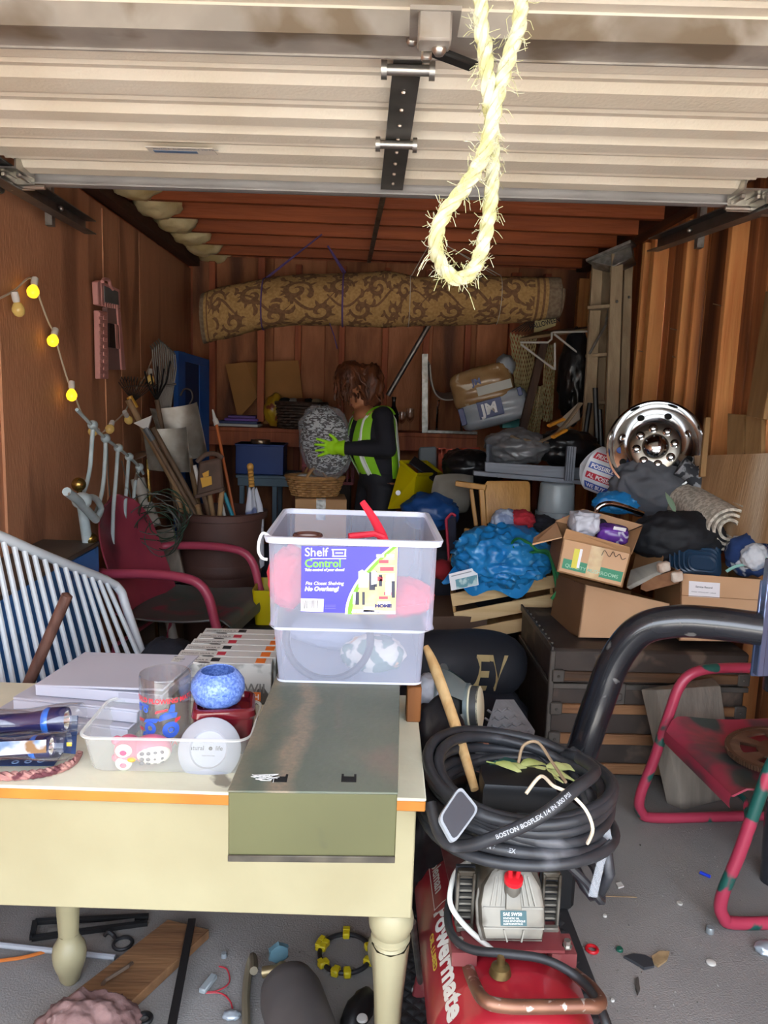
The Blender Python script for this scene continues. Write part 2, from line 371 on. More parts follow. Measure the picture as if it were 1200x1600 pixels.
# door tracks: dark angle irons on hangers
def track(name, a, b, up, label):
    t = T(name, label, 'door track', a)
    part('rail', MB().bar(a, b, .006, .062).bar(V(a)+V((up*.025, 0, -.03)), V(b)+V((up*.025, 0, -.03)), .055, .005).bar(V(a)+V((up*.025, 0, .03)), V(b)+V((up*.025, 0, .03)), .055, .005), dark, t)
    q = V(a).lerp(V(b), .62); part('hanger', MB().box((q.x-up*.02, q.y, q.z+.06), (.03, .035, .26), .002), steel, t)
    part('bolt', MB().ball((q.x+up*.03, q.y-.01, q.z), .012, 5), bright, t)
track('door_track', P(-40, 252, 2.5), P(133, 355, 3.95), 1, 'dark angle-iron door track along the left plywood wall')
track('door_track', P(1240, 305, 2.5), P(1028, 383, 3.95), -1, 'dark angle-iron door track along the right studs')
# ---------------------------------------------------------------- yellow rope hanging in a loop from the door
YR = .92
ropem = mat('rope_yellow', 'a5a270', .9, c2='afac84', s=30, st=(1, 1, 1), c3='b8b69c', s3=60, t3=.55, w3=.1)
pts = [(750, -60), (752, 0), (757, 70), (764, 150), (769, 220), (768, 300), (758, 370), (741, 418), (716, 436), (690, 415), (681, 378), (694, 335), (728, 290), (752, 250), (766, 205), (780, 140), (801, 70), (815, 0), (822, -60)]
c = [P(x, y, YR + (.012 if 4 <= i <= 9 else -.012)) for i, (x, y) in enumerate(pts)]
c[0].z = c[-1].z = ZD-.03
c = cr(c, 14); rt = T('rope', 'hanging loop of frayed pale yellow rope at the raised door', 'rope', c[0])
L = [0]
for a, b in zip(c, c[1:]): L.append(L[-1]+(b-a).length)
Rr = .0074; frm = []
up = V((0, 1, 0)); fray = MB()
for k in range(3):
    q = []
    for i, p in enumerate(c):
        d = (c[min(i+1, len(c)-1)]-c[max(i-1, 0)]).normalized(); u = (up-d*d.dot(up)).normalized(); s_ = d.cross(u); ph = L[i]*2*pi/.055+k*2*pi/3
        q.append(p+(u*cos(ph)+s_*sin(ph))*Rr*.56)
    part('strand', MB().tube(q, Rr*.66, 7), ropem, rt)
for i in range(620):
    j = random.randrange(10, len(c)-10); d = V((rnd(-1, 1), rnd(-1, 1), rnd(-1, 1))).normalized(); long_ = 90 < j < 215
    l = rnd(.008, .016) if not long_ or rnd(0, 1) < .8 else rnd(.012, .03); fray.tube([c[j]+d*Rr*.8, c[j]+d*(Rr+l*.5), c[j]+d*(Rr+l*.9)+V((0, 0, rnd(-.012, .006)))], .00035, 3)
part('frayed_fibres', fray, ropem, rt, kind='stuff')
# ================================================================ TABLE AND WHAT STANDS ON IT
TZ = .76
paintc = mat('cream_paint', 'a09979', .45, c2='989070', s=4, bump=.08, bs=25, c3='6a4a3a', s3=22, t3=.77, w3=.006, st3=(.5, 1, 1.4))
paintt = mat('cream_top', 'dfddc6', .5, c2='d0ceb6', s=5, bump=.12, bs=30, c3='8a8474', s3=9, t3=.7, w3=.02)
orange = mat('orange_edge', 'c07a2c', .5, c2='b06c24', s=7, c3='7a4a2a', s3=8, t3=.66)
tm = Matrix.Translation((.14, 1.417, 0)) @ Matrix.Rotation(rad(-1.4), 4, 'Z')
TW, TD = 1.32, .53
tb = T('farm_table', 'cream painted table with turned legs and a worn orange top edge', 'table', tm.translation)
part('tabletop', MB(tm).box((-TW/2, TD/2, TZ-.0035), (TW, TD, .007), .002), paintt, tb)
part('top_edge', MB(tm).box((-TW/2, TD/2, TZ-.018), (TW-.002, TD-.002, .022), .002), orange, tb, label='worn orange edge under the cream top')
za = P(630, 1441, 1.435).z
part('apron', MB(tm).box((-TW/2, .04, (TZ-.029+za)/2), (TW-.035, .025, TZ-.029-za), .003).box((-TW/2, TD-.04, (TZ-.029+za)/2), (TW-.035, .025, TZ-.029-za), .003).box((-.03, TD/2, (TZ-.029+za)/2), (.025, TD-.08, TZ-.029-za), .003).box((-TW+.03, TD/2, (TZ-.029+za)/2), (.025, TD-.08, TZ-.029-za), .003), paintc, tb)
lp = [(0, 0), (.018, 0), (.026, .012), (.03, .03), (.036, .045), (.041, .065), (.043, .085), (.04, .105), (.031, .12), (.026, .13), (.026, .14)]
lq = [(.027, .14), (.04, za-.115), (.041, za-.1)]
lr = [(.036, za-.1), (.033, za-.094), (.037, za-.088), (.043, za-.084), (.043, za-.079), (.036, za-.074), (.041, za-.068), (.048, za-.052), (.049, za-.036), (.045, za-.018), (.04, za-.01), (.043, za-.004), (.043, za+.06), (0, za+.06)]
lq = [(.0265, .14), (.032, .25), (.041, za-.11), (.041, za-.1)]
for x, y in ((-.058, .082), (-TW+.065, .082), (-.065, TD-.09), (-.885, TD-.145)):
    part('leg', MB(tm @ Matrix.Translation((x, y, 0))).lathe(lp, 20).lathe(lq, 8).lathe(lr, 20), paintc, tb, 50)
# ---------------------------------------------------------------- green steel box
olive = mat('olive_paint', '555536', .45, c2='4f4f32', s=3, c3='41412f', s3=6, t3=.68, w3=.06)
rusty = mat('rusty_green', '50594d', .5, c2='5e6457', s=4, d=9, bump=.15, bs=60, c3='75645a', s3=6.5, t3=.62, w3=.08, st3=(1, .3, 1))
def streaks(M):
    "worn tan streaks along the lid: one by its left edge, one down its middle"
    t = M.node_tree; N = t.nodes.new; L = t.links.new; b = t.nodes['Principled BSDF']; src = b.inputs['Base Color'].links[0].from_socket
    tc = N('ShaderNodeTexCoord'); sx = N('ShaderNodeSeparateXYZ'); L(tc.outputs['Object'], sx.inputs[0])
    n1 = N('ShaderNodeTexNoise'); n1.inputs['Scale'].default_value = 9; n1.inputs['Detail'].default_value = 6; L(tc.outputs['Object'], n1.inputs['Vector'])
    n2 = N('ShaderNodeTexNoise'); n2.inputs['Scale'].default_value = 110; n2.inputs['Detail'].default_value = 6; L(tc.outputs['Object'], n2.inputs['Vector'])
    def ma(op, a, b_):
        m = N('ShaderNodeMath'); m.operation = op
        for i, v in enumerate((a, b_)):
            if isinstance(v, (int, float)): m.inputs[i].default_value = v
            else: L(v, m.inputs[i])
        return m.outputs[0]
    v = ma('ADD', ma('MULTIPLY', ma('ADD', sx.outputs[0], .145), 3.3), ma('MULTIPLY', ma('SUBTRACT', n1.outputs[0], .5), .28)); v = ma('SUBTRACT', v, ma('MULTIPLY', sx.outputs[1], .16))
    rp = N('ShaderNodeValToRGB'); e = rp.color_ramp.elements; e[0].position = 0; e[0].color = (.75, .75, .75, 1); e[1].position = 1; e[1].color = (0, 0, 0, 1)
    for p, k in ((.08, .45), (.16, 0), (.24, .1), (.3, .8), (.35, .75), (.42, 0)): q = e.new(p); q.color = (k, k, k, 1)
    L(v, rp.inputs[0]); k = ma('MULTIPLY', rp.outputs[0], ma('MULTIPLY', n2.outputs[0], 1.5)); mx = N('ShaderNodeMix'); mx.data_type = 'RGBA'; L(k, mx.inputs[0]); L(src, mx.inputs[6]); mx.inputs[7].default_value = C('8c7c68'); L(mx.outputs[2], b.inputs['Base Color'])
streaks(rusty)
edge = mat('bare_edge', '5f5a50', .4, .6, c2='4a4640', s=20)
b0, b1 = (-.2135, 1.203), (.07, 1.207); BY = 1.96; ZT = .888
gb = T('steel_box', 'long olive green steel box with rusty lid overhanging the table edge', 'box', (-.07, 1.5, TZ))
part('body', MB().hexa([(b0[0], b0[1], TZ), (b1[0], b1[1], TZ), (.106, BY, TZ), (-.186, BY, TZ), (b0[0], b0[1], ZT-.003), (b1[0], b1[1], ZT-.003), (.106, BY, ZT-.003), (-.186, BY, ZT-.003)], .002), olive, gb)
part('lid', MB().hexa([(b0[0]-.001, b0[1]-.001, ZT-.004), (b1[0]+.001, b1[1]-.001, ZT-.004), (.107, BY, ZT-.004), (-.187, BY, ZT-.004), (b0[0]-.001, b0[1]-.001, ZT), (b1[0]+.001, b1[1]-.001, ZT), (.107, BY, ZT), (-.187, BY, ZT)], .0012), rusty, gb, label='rust-streaked dark green lid')
part('bottom_trim', MB().bar((b0[0], b0[1]-.002, TZ+.006), (b1[0], b1[1]-.002, TZ+.006), .004, .012, bev=.001), edge, gb)
blk = mat('black_hole', '060606', .9)
for px in (437, 545):
    q = Z(px, 1218, ZT); part('slot', MB().box((q.x, q.y, ZT+.0005), (.026, .018, .001)).box((q.x-.011, q.y+.012, ZT+.0005), (.004, .012, .001)).box((q.x+.011, q.y+.012, ZT+.0005), (.004, .012, .001)), blk, gb)
web = mat('silver_flake', 'c9c8c4', .5)
m = MB()
for i in range(9):
    q = Z(410+rnd(-14, 22), 1216+rnd(-4, 6), ZT); m.tube([q, q+V((rnd(-.02, .02), rnd(-.006, .006), .003)), q+V((rnd(-.03, .03), rnd(-.01, .01), .001))], .0007, 4)
part('paint_flake', m, web, gb, kind='stuff')
# ---------------------------------------------------------------- translucent storage bin with its label
def film(n, c, a, r=.25):
    if n in MATS: return MATS[n]
    M = bpy.data.materials.new(n); M.use_nodes = True; t = M.node_tree; b = t.nodes['Principled BSDF']; o = t.nodes['Material Output']
    b.inputs['Base Color'].default_value = C(c); b.inputs['Roughness'].default_value = r
    tr = t.nodes.new('ShaderNodeBsdfTransparent'); tr.inputs[0].default_value = (.97, .98, 1, 1); mx = t.nodes.new('ShaderNodeMixShader'); mx.inputs[0].default_value = a
    lw = t.nodes.new('ShaderNodeLayerWeight'); lw.inputs[0].default_value = .25
    ad = t.nodes.new('ShaderNodeMath'); ad.operation = 'MULTIPLY_ADD'; ad.inputs[1].default_value = .5*(1-a); ad.inputs[2].default_value = a
    t.links.new(lw.outputs['Facing'], ad.inputs[0]); t.links.new(ad.outputs[0], mx.inputs[0])
    t.links.new(tr.outputs[0], mx.inputs[1]); t.links.new(b.outputs[0], mx.inputs[2]); t.links.new(mx.outputs[0], o.inputs[0]); MATS[n] = M; return M
def clear(n, r=.03, k=.85):
    M = bpy.data.materials.new(n); M.use_nodes = True; t = M.node_tree; t.nodes.remove(t.nodes['Principled BSDF']); o = t.nodes['Material Output']
    a = t.nodes.new('ShaderNodeBsdfTransparent'); a.inputs[0].default_value = (.985, .99, .99, 1); g = t.nodes.new('ShaderNodeBsdfGlossy'); g.inputs['Roughness'].default_value = r
    f = t.nodes.new('ShaderNodeLayerWeight'); f.inputs[0].default_value = .2; m = t.nodes.new('ShaderNodeMath'); m.operation = 'MULTIPLY_ADD'; m.inputs[1].default_value = k; m.inputs[2].default_value = .05
    x = t.nodes.new('ShaderNodeMixShader'); t.links.new(f.outputs['Facing'], m.inputs[0]); t.links.new(m.outputs[0], x.inputs[0]); t.links.new(a.outputs[0], x.inputs[1]); t.links.new(g.outputs[0], x.inputs[2]); t.links.new(x.outputs[0], o.inputs[0]); MATS[n] = M; return M
binf = film('bin_plastic', 'd3daf0', .27, .3); binr = film('bin_rim', 'dfe4f2', .72, .3)
BF = 1.69; zt = P(550, 843, BF-.012).z; zst = P(550, 985, BF).z; BR = Z(550, 797, zt).y
def rrect(x0, x1, y0, y1, r, z, n=5):
    out = []
    for cx, cy, a in ((x1-r, y0+r, -90), (x1-r, y1-r, 0), (x0+r, y1-r, 90), (x0+r, y0+r, 180)):
        out += [(cx+r*cos(rad(a+90*i/n)), cy+r*sin(rad(a+90*i/n)), z) for i in range(n+1)]
    return out
def loft(m, rings, cap0=False, cap1=False):
    vs = [m.vs(r) for r in rings]; n = len(vs[0])
    for A_, B_ in zip(vs, vs[1:]):
        for j in range(n): m.f([A_[j], A_[(j+1) % n], B_[(j+1) % n], B_[j]])
    if cap0: m.f(vs[0][::-1])
    if cap1: m.f(vs[-1])
    return m
xa, xb = P(433, 1072, BF).x, P(658, 1072, BF).x; xc, xd = P(418, 860, BF).x, P(684, 860, BF).x; D = BR-BF
bn = T('storage_bin', 'tall translucent storage bin with purple and green label on the green box', 'bin', ((xa+xb)/2, BF+D/2, ZT))
xs_ = [(xa, xb), (P(426, 990, BF).x, P(665, 990, BF).x), (P(421, 980, BF).x, P(677, 980, BF).x), (xc, xd)]
part('body', loft(MB(), [rrect(*xs_[0], BF+.006, BR-.03, .02, ZT+.002), rrect(*xs_[0], BF+.004, BR-.03, .02, ZT+.012), rrect(*xs_[1], BF+.004, BR-.022, .02, zst-.004), rrect(*xs_[1], BF+.003, BR-.02, .02, zst), rrect(*xs_[2], BF, BR-.012, .02, zst+.004), rrect(*xs_[3], BF, BR-.006, .022, zt-.012)], True), binf, bn)
x0, x1 = P(411, 845, BF).x, P(694, 845, BF).x
part('rim', loft(MB(), [rrect(xc, xd, BF, BR-.006, .022, zt-.014), rrect(x0+.004, x1-.004, BF-.012, BR+.003, .026, zt-.014), rrect(x0, x1, BF-.014, BR+.005, .028, zt-.002), rrect(x0+.002, x1-.002, BF-.012, BR+.003, .026, zt), rrect(xc-.001, xd+.001, BF, BR-.006, .022, zt), rrect(xc-.001, xd+.001, BF, BR-.006, .022, zt-.014)]), binr, bn)
part('base_ring', loft(MB(), [rrect(xs_[0][0]-.003, xs_[0][1]+.003, BF, BR-.028, .022, ZT+.001), rrect(xs_[0][0]-.003, xs_[0][1]+.003, BF, BR-.028, .022, ZT+.006)]), binr, bn)
part('step_ridge', loft(MB(), [rrect(xs_[1][0]-.003, xs_[1][1]+.003, BF+.001, BR-.018, .022, zst-.004), rrect(xs_[2][0]-.003, xs_[2][1]+.003, BF-.003, BR-.01, .022, zst+.004)]), binr, bn)
part('handle', MB().tube([P(421, 838, BF+.02), P(411, 833, BF+.02), P(405, 845, BF+.02), P(404, 862, BF+.02), P(410, 872, BF+.02), P(418, 874, BF+.02)], .0035, 8, sm=4), mat('handle_white', 'e4e3e8', .5), bn)
# label
LY = BF-.0015
def LP(dx=0, o=0): return lambda x, y, z: P(x, y, LY-o)
def lquad(pts, o): return MB().poly([P(x, y, LY-o) for x, y in pts], [tuple(range(len(pts)))])
lb = part('label', lquad([(471, 853), (623, 855), (618, 960), (470, 956)], 0), mat('label_purple', '3a35a0', .35, c2='413cae', s=3), bn, label='purple and green printed paper label')
def arcx(y): return 545+72*((960-y)/106)**1.9 if y < 960 else 545
def strip(o, w0, w1, x1=None):
    ys_ = [960-106*i/14 for i in range(15)]
    p = [(arcx(y)+w0, y) for y in ys_]+[((arcx(y)+w1) if x1 is None else x1-3*(y-855)/105, y) for y in ys_[::-1]]
    p = [(min(x, 622-4*(y-855)/105), y-.5) for x, y in p]
    return lquad(p, o)
white = mat('print_white', 'ece9ea', .4); lime = mat('print_lime', '6fd62a', .4); beige = mat('print_beige', 'd9bd8e', .4, c2='cfae7c', s=40)
part('photo_print', strip(.0006, 4, 0, 622), beige, lb); part('white_arc', strip(.0004, -6, 8), white, lb); part('green_arc', strip(.0008, -2, 5), lime, lb)
def ltxt(txt, x, y, size, bold=0, sx=1, o=.0007, sh=0): return MB().text(txt, size, bold=bold, sx=sx, sh=sh, fn=lambda a, b, c: P(x+a, y-b, LY-o))
def join(ms):
    a = ms[0]
    for q in ms[1:]:
        t = bpy.data.meshes.new('j'); q.b.to_mesh(t); a.b.from_mesh(t); bpy.data.meshes.remove(t); q.b.free()
    return a
part('lettering', join([ltxt('Shelf', 476, 869, 19, .1), ltxt('Take control of your closet!', 476, 892, 5.4, .25, sh=.2), ltxt('Fits Closet Shelving', 477, 914, 7.6, .05, sh=.2), ltxt('No Overhang!', 476, 923, 9, .45, sh=.2)]), white, lb)
part('lettering', ltxt('Control', 476, 886, 17.5, .3), lime, lb, label='bold lime green word Control')
part('shelf_icon', join([lquad(q, .0007) for q in ([(518, 858), (541, 858), (541, 859.5), (518, 859.5)], [(519, 859), (521, 859), (522, 869), (520, 869)], [(539, 859), (541, 859), (540, 869), (538, 869)], [(519, 868), (541, 868), (541, 870), (519, 870)], [(524, 863), (536, 863), (536, 865), (524, 865)], [(518, 872.5), (541, 872.5), (541, 873.4), (485, 873.4), (485, 872.5)])]), white, lb)
part('barcode_patch', lquad([(470, 935), (506, 936), (505, 956), (470, 955)], .0006), white, lb)
part('barcode', join([lquad([(473+i*1.9, 938), (473+i*1.9+rnd(.5, 1.2), 938), (473+i*1.9+rnd(.5, 1.2), 951), (473+i*1.9, 951)], .001) for i in range(15)]), mat('print_dark', '33333c', .5), lb)
shf = []
for y in (862, 873, 884, 896): shf.append(lquad([(arcx(y)+8, y), (617, y), (617, y+1), (arcx(y)+8, y+1)], .0012))
part('shelf_lines', join(shf), mat('print_tan', 'f0e0bd', .5), lb)
for nm, cc, qs in (('folded_clothes', 'c04a5a', [(592, 875, 607, 880), (594, 886, 615, 892), (590, 901, 598, 908), (600, 925, 612, 930), (592, 932, 606, 936)]), ('folded_clothes', 'f3efe6', [(588, 866, 600, 871), (604, 866, 616, 871), (603, 898, 616, 908), (568, 948, 585, 956), (590, 940, 610, 945)]), ('print_trousers', '2f3346', [(577, 894, 586, 922), (585, 893, 589, 917), (592, 898, 597, 916), (555, 925, 561, 945), (566, 925, 570, 945), (612, 908, 617, 934)])):
    part(nm, join([lquad([(a, b), (c_, b), (c_, d_), (a, d_)], .0016) for a, b, c_, d_ in qs]), mat('print_'+cc, cc, .5), lb)
part('print_shirt', join([lquad([(560, 893), (566, 890), (570, 893), (577, 896), (575, 918), (560, 918)], .0018), lquad([(580, 893), (585, 891), (590, 896), (589, 912), (580, 914)], .0018), lquad([(602, 910), (608, 907), (612, 911), (611, 930), (602, 930)], .0018), lquad([(552, 925), (556, 925), (555, 944), (551, 944)], .0018)]), white, lb)
part('footer', lquad([(551, 952), (618, 955), (618, 959.5), (549, 957.5)], .0016), white, lb)
part('footer_lettering', join([ltxt('Tall Garment Storage', 553, 957.6, 4.6, .05, o=.002), ltxt('HOME', 586, 949, 7, .5, sx=1.3, o=.002)]), mat('print_navy', '262a66', .5), lb)
part('small_print', join([ltxt('w w w w w w w w', 508, 946+i*2.6, 2.1, o=.001) for i in range(3)]), mat('print_lilac', '9a97d8', .5), lb)
# things in the bin
redp = mat('red_plastic', 'd8293f', .4); reds = mat('red_cloth', 'c4303f', .8, c2='d8505c', s=9, bump=.2)
yb = BF+.05
S('red_sweater', MB().blob((P(452, 900, yb+.05).x, yb+.07, P(452, 905, yb+.05).z), (.05, .055, .075), 3, .25, 2.5), reds, 'red fabric bundle pressed against the left wall inside the clear bin', 'clothing')
S('red_sweater', MB().blob((P(632, 935, yb+.05).x, yb+.07, P(632, 935, yb+.05).z), (.065, .06, .045), 5, .25, 2.5), reds, 'folded red fabric behind the right side of the bin label', 'clothing')
hd = T('paddle', 'red plastic paddle handle sticking up above the rim of the clear bin', 'paddle', P(600, 960, yb+.16))
part('shaft', MB().tube([P(566, 784, yb+.24), P(590, 822, yb+.2), P(603, 865, yb+.15), P(612, 965, yb+.12)], [.008, .012, .016, .014], 10, sm=4, flat=((0, 1, 0), .5)), redp, hd)
part('crossbar', MB().tube([P(545, 838, yb+.15), P(585, 834, yb+.17), P(600, 840, yb+.17)], .008, 8), redp, hd)
hoopm = mat('hoop_rubber', '241a1c', .5)
S('rubber_hoop', MB().tube(arc(P(513, 998, yb-.025), .098, 0, 360, 36)[:-1], .009, 8, True), hoopm, 'dark rubber hoop leaning against the front inside the clear bin', 'hoop')
hb = T('hose_roll', 'small roll of brown striped hose inside the bin near its left rim', 'hose', P(480, 850, yb+.2))
for k in range(4): part('loop', MB().tube(arc(P(481, 846-k*3.2, yb+.2), .037-.001*k, 0, 360, 24, (1, 0, 0), (0, 1, 0))[:-1], .005, 7, True), mat('hose_brown', '5b352c', .5) if k % 2 else mat('hose_pale', 'b9aaa4', .5), hb)
flo = mat('floral_cloth', 'bdbab0', .8, c2='5f756c', s=26, d=2, lo=.5, hi=.54, c3='c9a37a', s3=16, t3=.63, bump=.1)
S('floral_cloth', MB().blob((P(583, 1020, yb+.06).x, yb+.06, P(583, 1022, yb+.06).z), (.075, .05, .045), 8, .22, 2.2), flo, 'white and green floral fabric folded at the bottom of the bin', 'clothing')
S('pale_cloth', MB().blob(((xa+xb)/2-.03, BF+D*.62, ZT+.045), (.13, .075, .042), 12, .2, 2.2), mat('pale_cloth', '8a92a8', .9, bump=.2), 'pale blue-grey cloth lining the bottom of the clear bin', 'clothing')
S('cream_cloth', MB().blob(((xa+xb)/2+.02, BF+D*.62, ZT+.13), (.13, .085, .055), 13, .25, 2.2), mat('cream_cloth', 'a89f94', .9, bump=.2), 'greyish crumpled clothes in the middle of the clear bin', 'clothing')
# ---------------------------------------------------------------- clear food tray and the things in it
trf = film('tray_plastic', 'e2e4dc', .2, .2); trr = film('tray_rim', 'eceee8', .6, .2)
f0, f1 = Z(136, 1207, TZ), Z(352, 1214, TZ); r0_ = Z(182, 1092, TZ+.075); tf = f0.y; zz = P(118, 1152, tf-.012).z; tr_ = Z(190, 1088, zz).y
ltx, rtx = f0.x, -.215+.06
tr = T('food_tray', 'clear plastic food tray on the table left of the green box', 'tray', ((ltx+rtx)/2, (tf+tr_)/2, TZ))
zb = TZ+.001; XR2 = -.222
part('body', loft(MB(), [rrect(ltx+.006, XR2-.012, tf+.008, tr_-.02, .025, zb), rrect(ltx+.001, XR2-.01, tf+.002, tr_-.016, .028, zb+.006), rrect(ltx-.012, XR2-.002, tf-.008, tr_-.006, .03, zz-.004)], True), trf, tr)
part('rim', loft(MB(), [rrect(ltx-.012, XR2-.002, tf-.008, tr_-.006, .03, zz-.004), rrect(ltx-.018, XR2+.002, tf-.014, tr_, .034, zz-.003), rrect(ltx-.018, XR2+.002, tf-.014, tr_, .034, zz), rrect(ltx-.013, XR2-.001, tf-.009, tr_-.005, .03, zz+.001)]), trr, tr)
# mug
gl = clear('clear_glass')
mgp = Z(252, 1172, zb+.004); mgy = mgp.y+.035; kk = (mgy*cos(PITCH)+(EYE-.84)*sin(PITCH))/FPX
mz = P(257, 1052, mgy).z; mr = 39*kk; mx = P(258, 1060, mgy).x
mm = Matrix.Translation((mx, mgy, zb+.002))
mg = T('beer_mug', 'clear glass mug with blue tractor print and red lettering in the tray', 'mug', mm.translation)
mh = mz-zb
part('glass_body', MB(mm).lathe([(0, 0), (mr-.004, 0), (mr-.001, .004), (mr-.001, mh*.3), (mr, mh-.004), (mr-.0015, mh), (mr-.004, mh-.002), (mr-.005, mh*.3), (mr-.007, .016), (0, .014)], 40), gl, mg)
part('handle', MB(mm).tube([(mr*.75, -mr*.62, mh-.012), (mr+.014, -mr*.3, mh-.01), (mr+.03, -mr*.2, mh*.7), (mr+.026, -mr*.25, mh*.42), (mr*.85, -mr*.5, mh*.26)], .006, 8, sm=5), gl, mg)
def mug(u, v): # u px to the right of the middle, v height share
    a = -pi/2 + u*kk/mr; return mm @ V(((mr+.0006)*cos(a), (mr+.0006)*sin(a), v*mh))
mred = mat('print_red', 'c8323c', .5); mblue = mat('print_cobalt', '3a5fc4', .5)
def mtx(t, u, v, s, b=.4, sx=1): return MB().text(t, s, bold=b, sx=sx, fn=lambda x, y, z: mug(u+x, v+y*kk/mh))
part('lettering', join([mtx('WORLD PLOWING MATCH', -54, .70, 10.5, .35, .92), mtx('AMANA, IOWA USA', -44, .12, 11.5, .3, .9), mtx('SEPT', -40, .42, 7, .3), mtx('1988', -41, .3, 7, .3)]), mred, mg)
tr2 = []
def disc(u, v, r, r2=0, n=14):
    m = MB(); o = m.vs([mug(u+r*cos(2*pi*i/n), v+r*sin(2*pi*i/n)*kk/mh) for i in range(n)]); i_ = m.vs([mug(u+r2*cos(2*pi*i/n), v+r2*sin(2*pi*i/n)*kk/mh) for i in range(n)])
    for i in range(n): m.f([o[i], o[(i+1) % n], i_[(i+1) % n], i_[i]])
    return m
def mpoly(pts): return MB().poly([mug(u, v) for u, v in pts], [tuple(range(len(pts)))])
part('tractor_print', join([disc(18, .34, 13, 5), disc(18, .34, 3.5), disc(-14, .36, 10, 4), disc(-36, .6, 5, 2), disc(-22, .6, 5, 2), mpoly([(-26, .42), (-4, .44), (2, .5), (-8, .5), (-22, .47)]), mpoly([(0, .46), (26, .5), (28, .56), (10, .58), (2, .54)]), mpoly([(14, .58), (24, .58), (24, .68), (18, .68)]), mpoly([(-40, .62), (-16, .63), (-16, .67), (-40, .66)]), mpoly([(-30, .24), (-6, .22), (-4, .28), (-26, .3)])]), mblue, mg)
part('plough_print', join([mpoly([(-6, .56), (12, .6), (14, .63), (-4, .6)]), mpoly([(24, .42), (32, .46), (33, .5), (24, .48)]), mpoly([(-10, .2), (20, .18), (22, .21), (-8, .23)])]), mred, mg)
# square red dish with a blue bowl on it
dred = mat('red_glass', '6a1822', .12, c2='57121a', s=5, coat=.6)
dy = mgy-.005; dm_ = Matrix.Translation((P(340, 1100, dy).x+.014, dy+.005, zb+.001)) @ Matrix.Rotation(rad(9), 4, 'Z')
dzt = P(340, 1105, dy-.03).z-zb
ds = T('glass_dish', 'dark red square glass dish in the tray under the blue bowl', 'dish', dm_.translation)
part('bowl', loft(MB(dm_), [rrect(-.05, .05, -.045, .045, .014, 0), rrect(-.06, .06, -.05, .05, .016, .006), rrect(-.065, .065, -.055, .055, .016, dzt-.02), rrect(-.06, .06, -.05, .05, .016, dzt-.02), rrect(-.053, .053, -.044, .044, .014, .01)], True, True), dred, ds)
part('lid', loft(MB(dm_), [rrect(-.066, .066, -.057, .057, .018, dzt-.022), rrect(-.069, .069, -.06, .06, .019, dzt-.016), rrect(-.067, .067, -.058, .058, .018, dzt-.004), rrect(-.062, .062, -.053, .053, .016, dzt), rrect(-.057, .057, -.048, .048, .014, dzt), rrect(-.054, .054, -.045, .045, .012, dzt-.012)], True, True), dred, ds)
bm_ = Matrix.Translation((P(339, 1080, dy).x, dy+.012, zb+dzt-.011)); br = 41*kk*1.02
bl = mat('blue_glaze', '5877be', .35, c2='7d9adb', s=150, d=8, c3='4463b0', s3=200, t3=.58, w3=.08, coat=.3)
S('glazed_bowl', MB(bm_).lathe([(0, 0), (br*.55, 0), (br*.84, br*.2), (br, br*.62), (br*.96, br*.95), (br*.78, br*1.22), (br*.66, br*1.32), (br*.63, br*1.34), (br*.6, br*1.31), (br*.7, br*1.2), (br*.88, br*.9), (br*.9, br*.6), (br*.6, br*.14), (0, br*.1)], 40), bl, 'round speckled blue glazed bowl on top of the red dish', 'bowl')
# plate and owl
wh = mat('white_ceramic', 'a5a8b0', .25, c2='9ea1aa', s=3)
pc = P(327, 1171, tf+.028); pmx = frame(pc, (1, 0, 0), V((0, -.86, .5)).cross(V((1, 0, 0)))*-1)
pmx = Matrix.Translation(pc) @ Matrix.Rotation(rad(62), 4, 'X')
pr_ = 47*kk*.98
pl = T('saucer', 'white ceramic saucer with printed lettering leaning in the clear tray', 'saucer', pc-V((0, 0, .04)))
part('dish', MB(pmx).lathe([(0, .006), (pr_*.55, .006), (pr_*.6, .009), (pr_*.95, .0), (pr_, -.004), (pr_*.95, -.004), (pr_*.6, .003), (0, .001)], 40), wh, pl)
part('lettering', MB(pmx @ Matrix.Translation((0, 0, .0068))).text('natural', .013, Matrix.Translation((-.046, -.002, 0)), bold=.0001).text('life', .013, Matrix.Translation((.014, -.002, 0)), bold=.0001).text('o', .012, Matrix.Translation((.0005, -.001, 0)), bold=.0012).text('Live Happy', .005, Matrix.Translation((-.013, .014, 0))).text('made with love', .0045, Matrix.Translation((-.014, -.014, 0))), mat('print_grey', '3f3b38', .6), pl)
pink = mat('pink_ceramic', 'c25a78', .3, c2='cf6c86', s=8); ow = mat('owl_white', 'e6dfcb', .35)
oc = P(222, 1180, tf+.035); oc.z = zb+.036; om = frame(oc, V((1, .15, -.05)), V((0, -.25, 1)))
o_ = T('owl_figurine', 'pink and white ceramic owl lying on its side in the tray', 'figurine', oc-V((0, 0, .036)))
part('body', MB(om).ball((.02, 0, 0), (.042, .03, .031), 14).ball((-.028, 0, 0), (.028, .031, .03), 14).ball((-.05, .0, .022), (.012, .01, .01), 6).ball((-.05, 0, -.022), (.012, .01, .01), 6), pink, o_, 60)
part('belly', MB(om).ball((.024, -.012, 0), (.036, .022, .024), 12), ow, o_, 60)
for s_ in (-1, 1):
    e = part('eye', MB(om @ Matrix.Translation((-.033, -.026, .016*s_)) @ Matrix.Rotation(pi/2, 4, 'X')).lathe([(0, .006), (.01, .006), (.0155, .003), (.017, 0), (0, -.004)], 20), ow, o_)
    part('pupil', MB(om @ Matrix.Translation((-.033, -.0325, .016*s_)) @ Matrix.Rotation(pi/2, 4, 'X')).lathe([(0, .001), (.006, .001), (.007, 0), (.0045, 0), (.0045, .0005)], 14), pink, e)
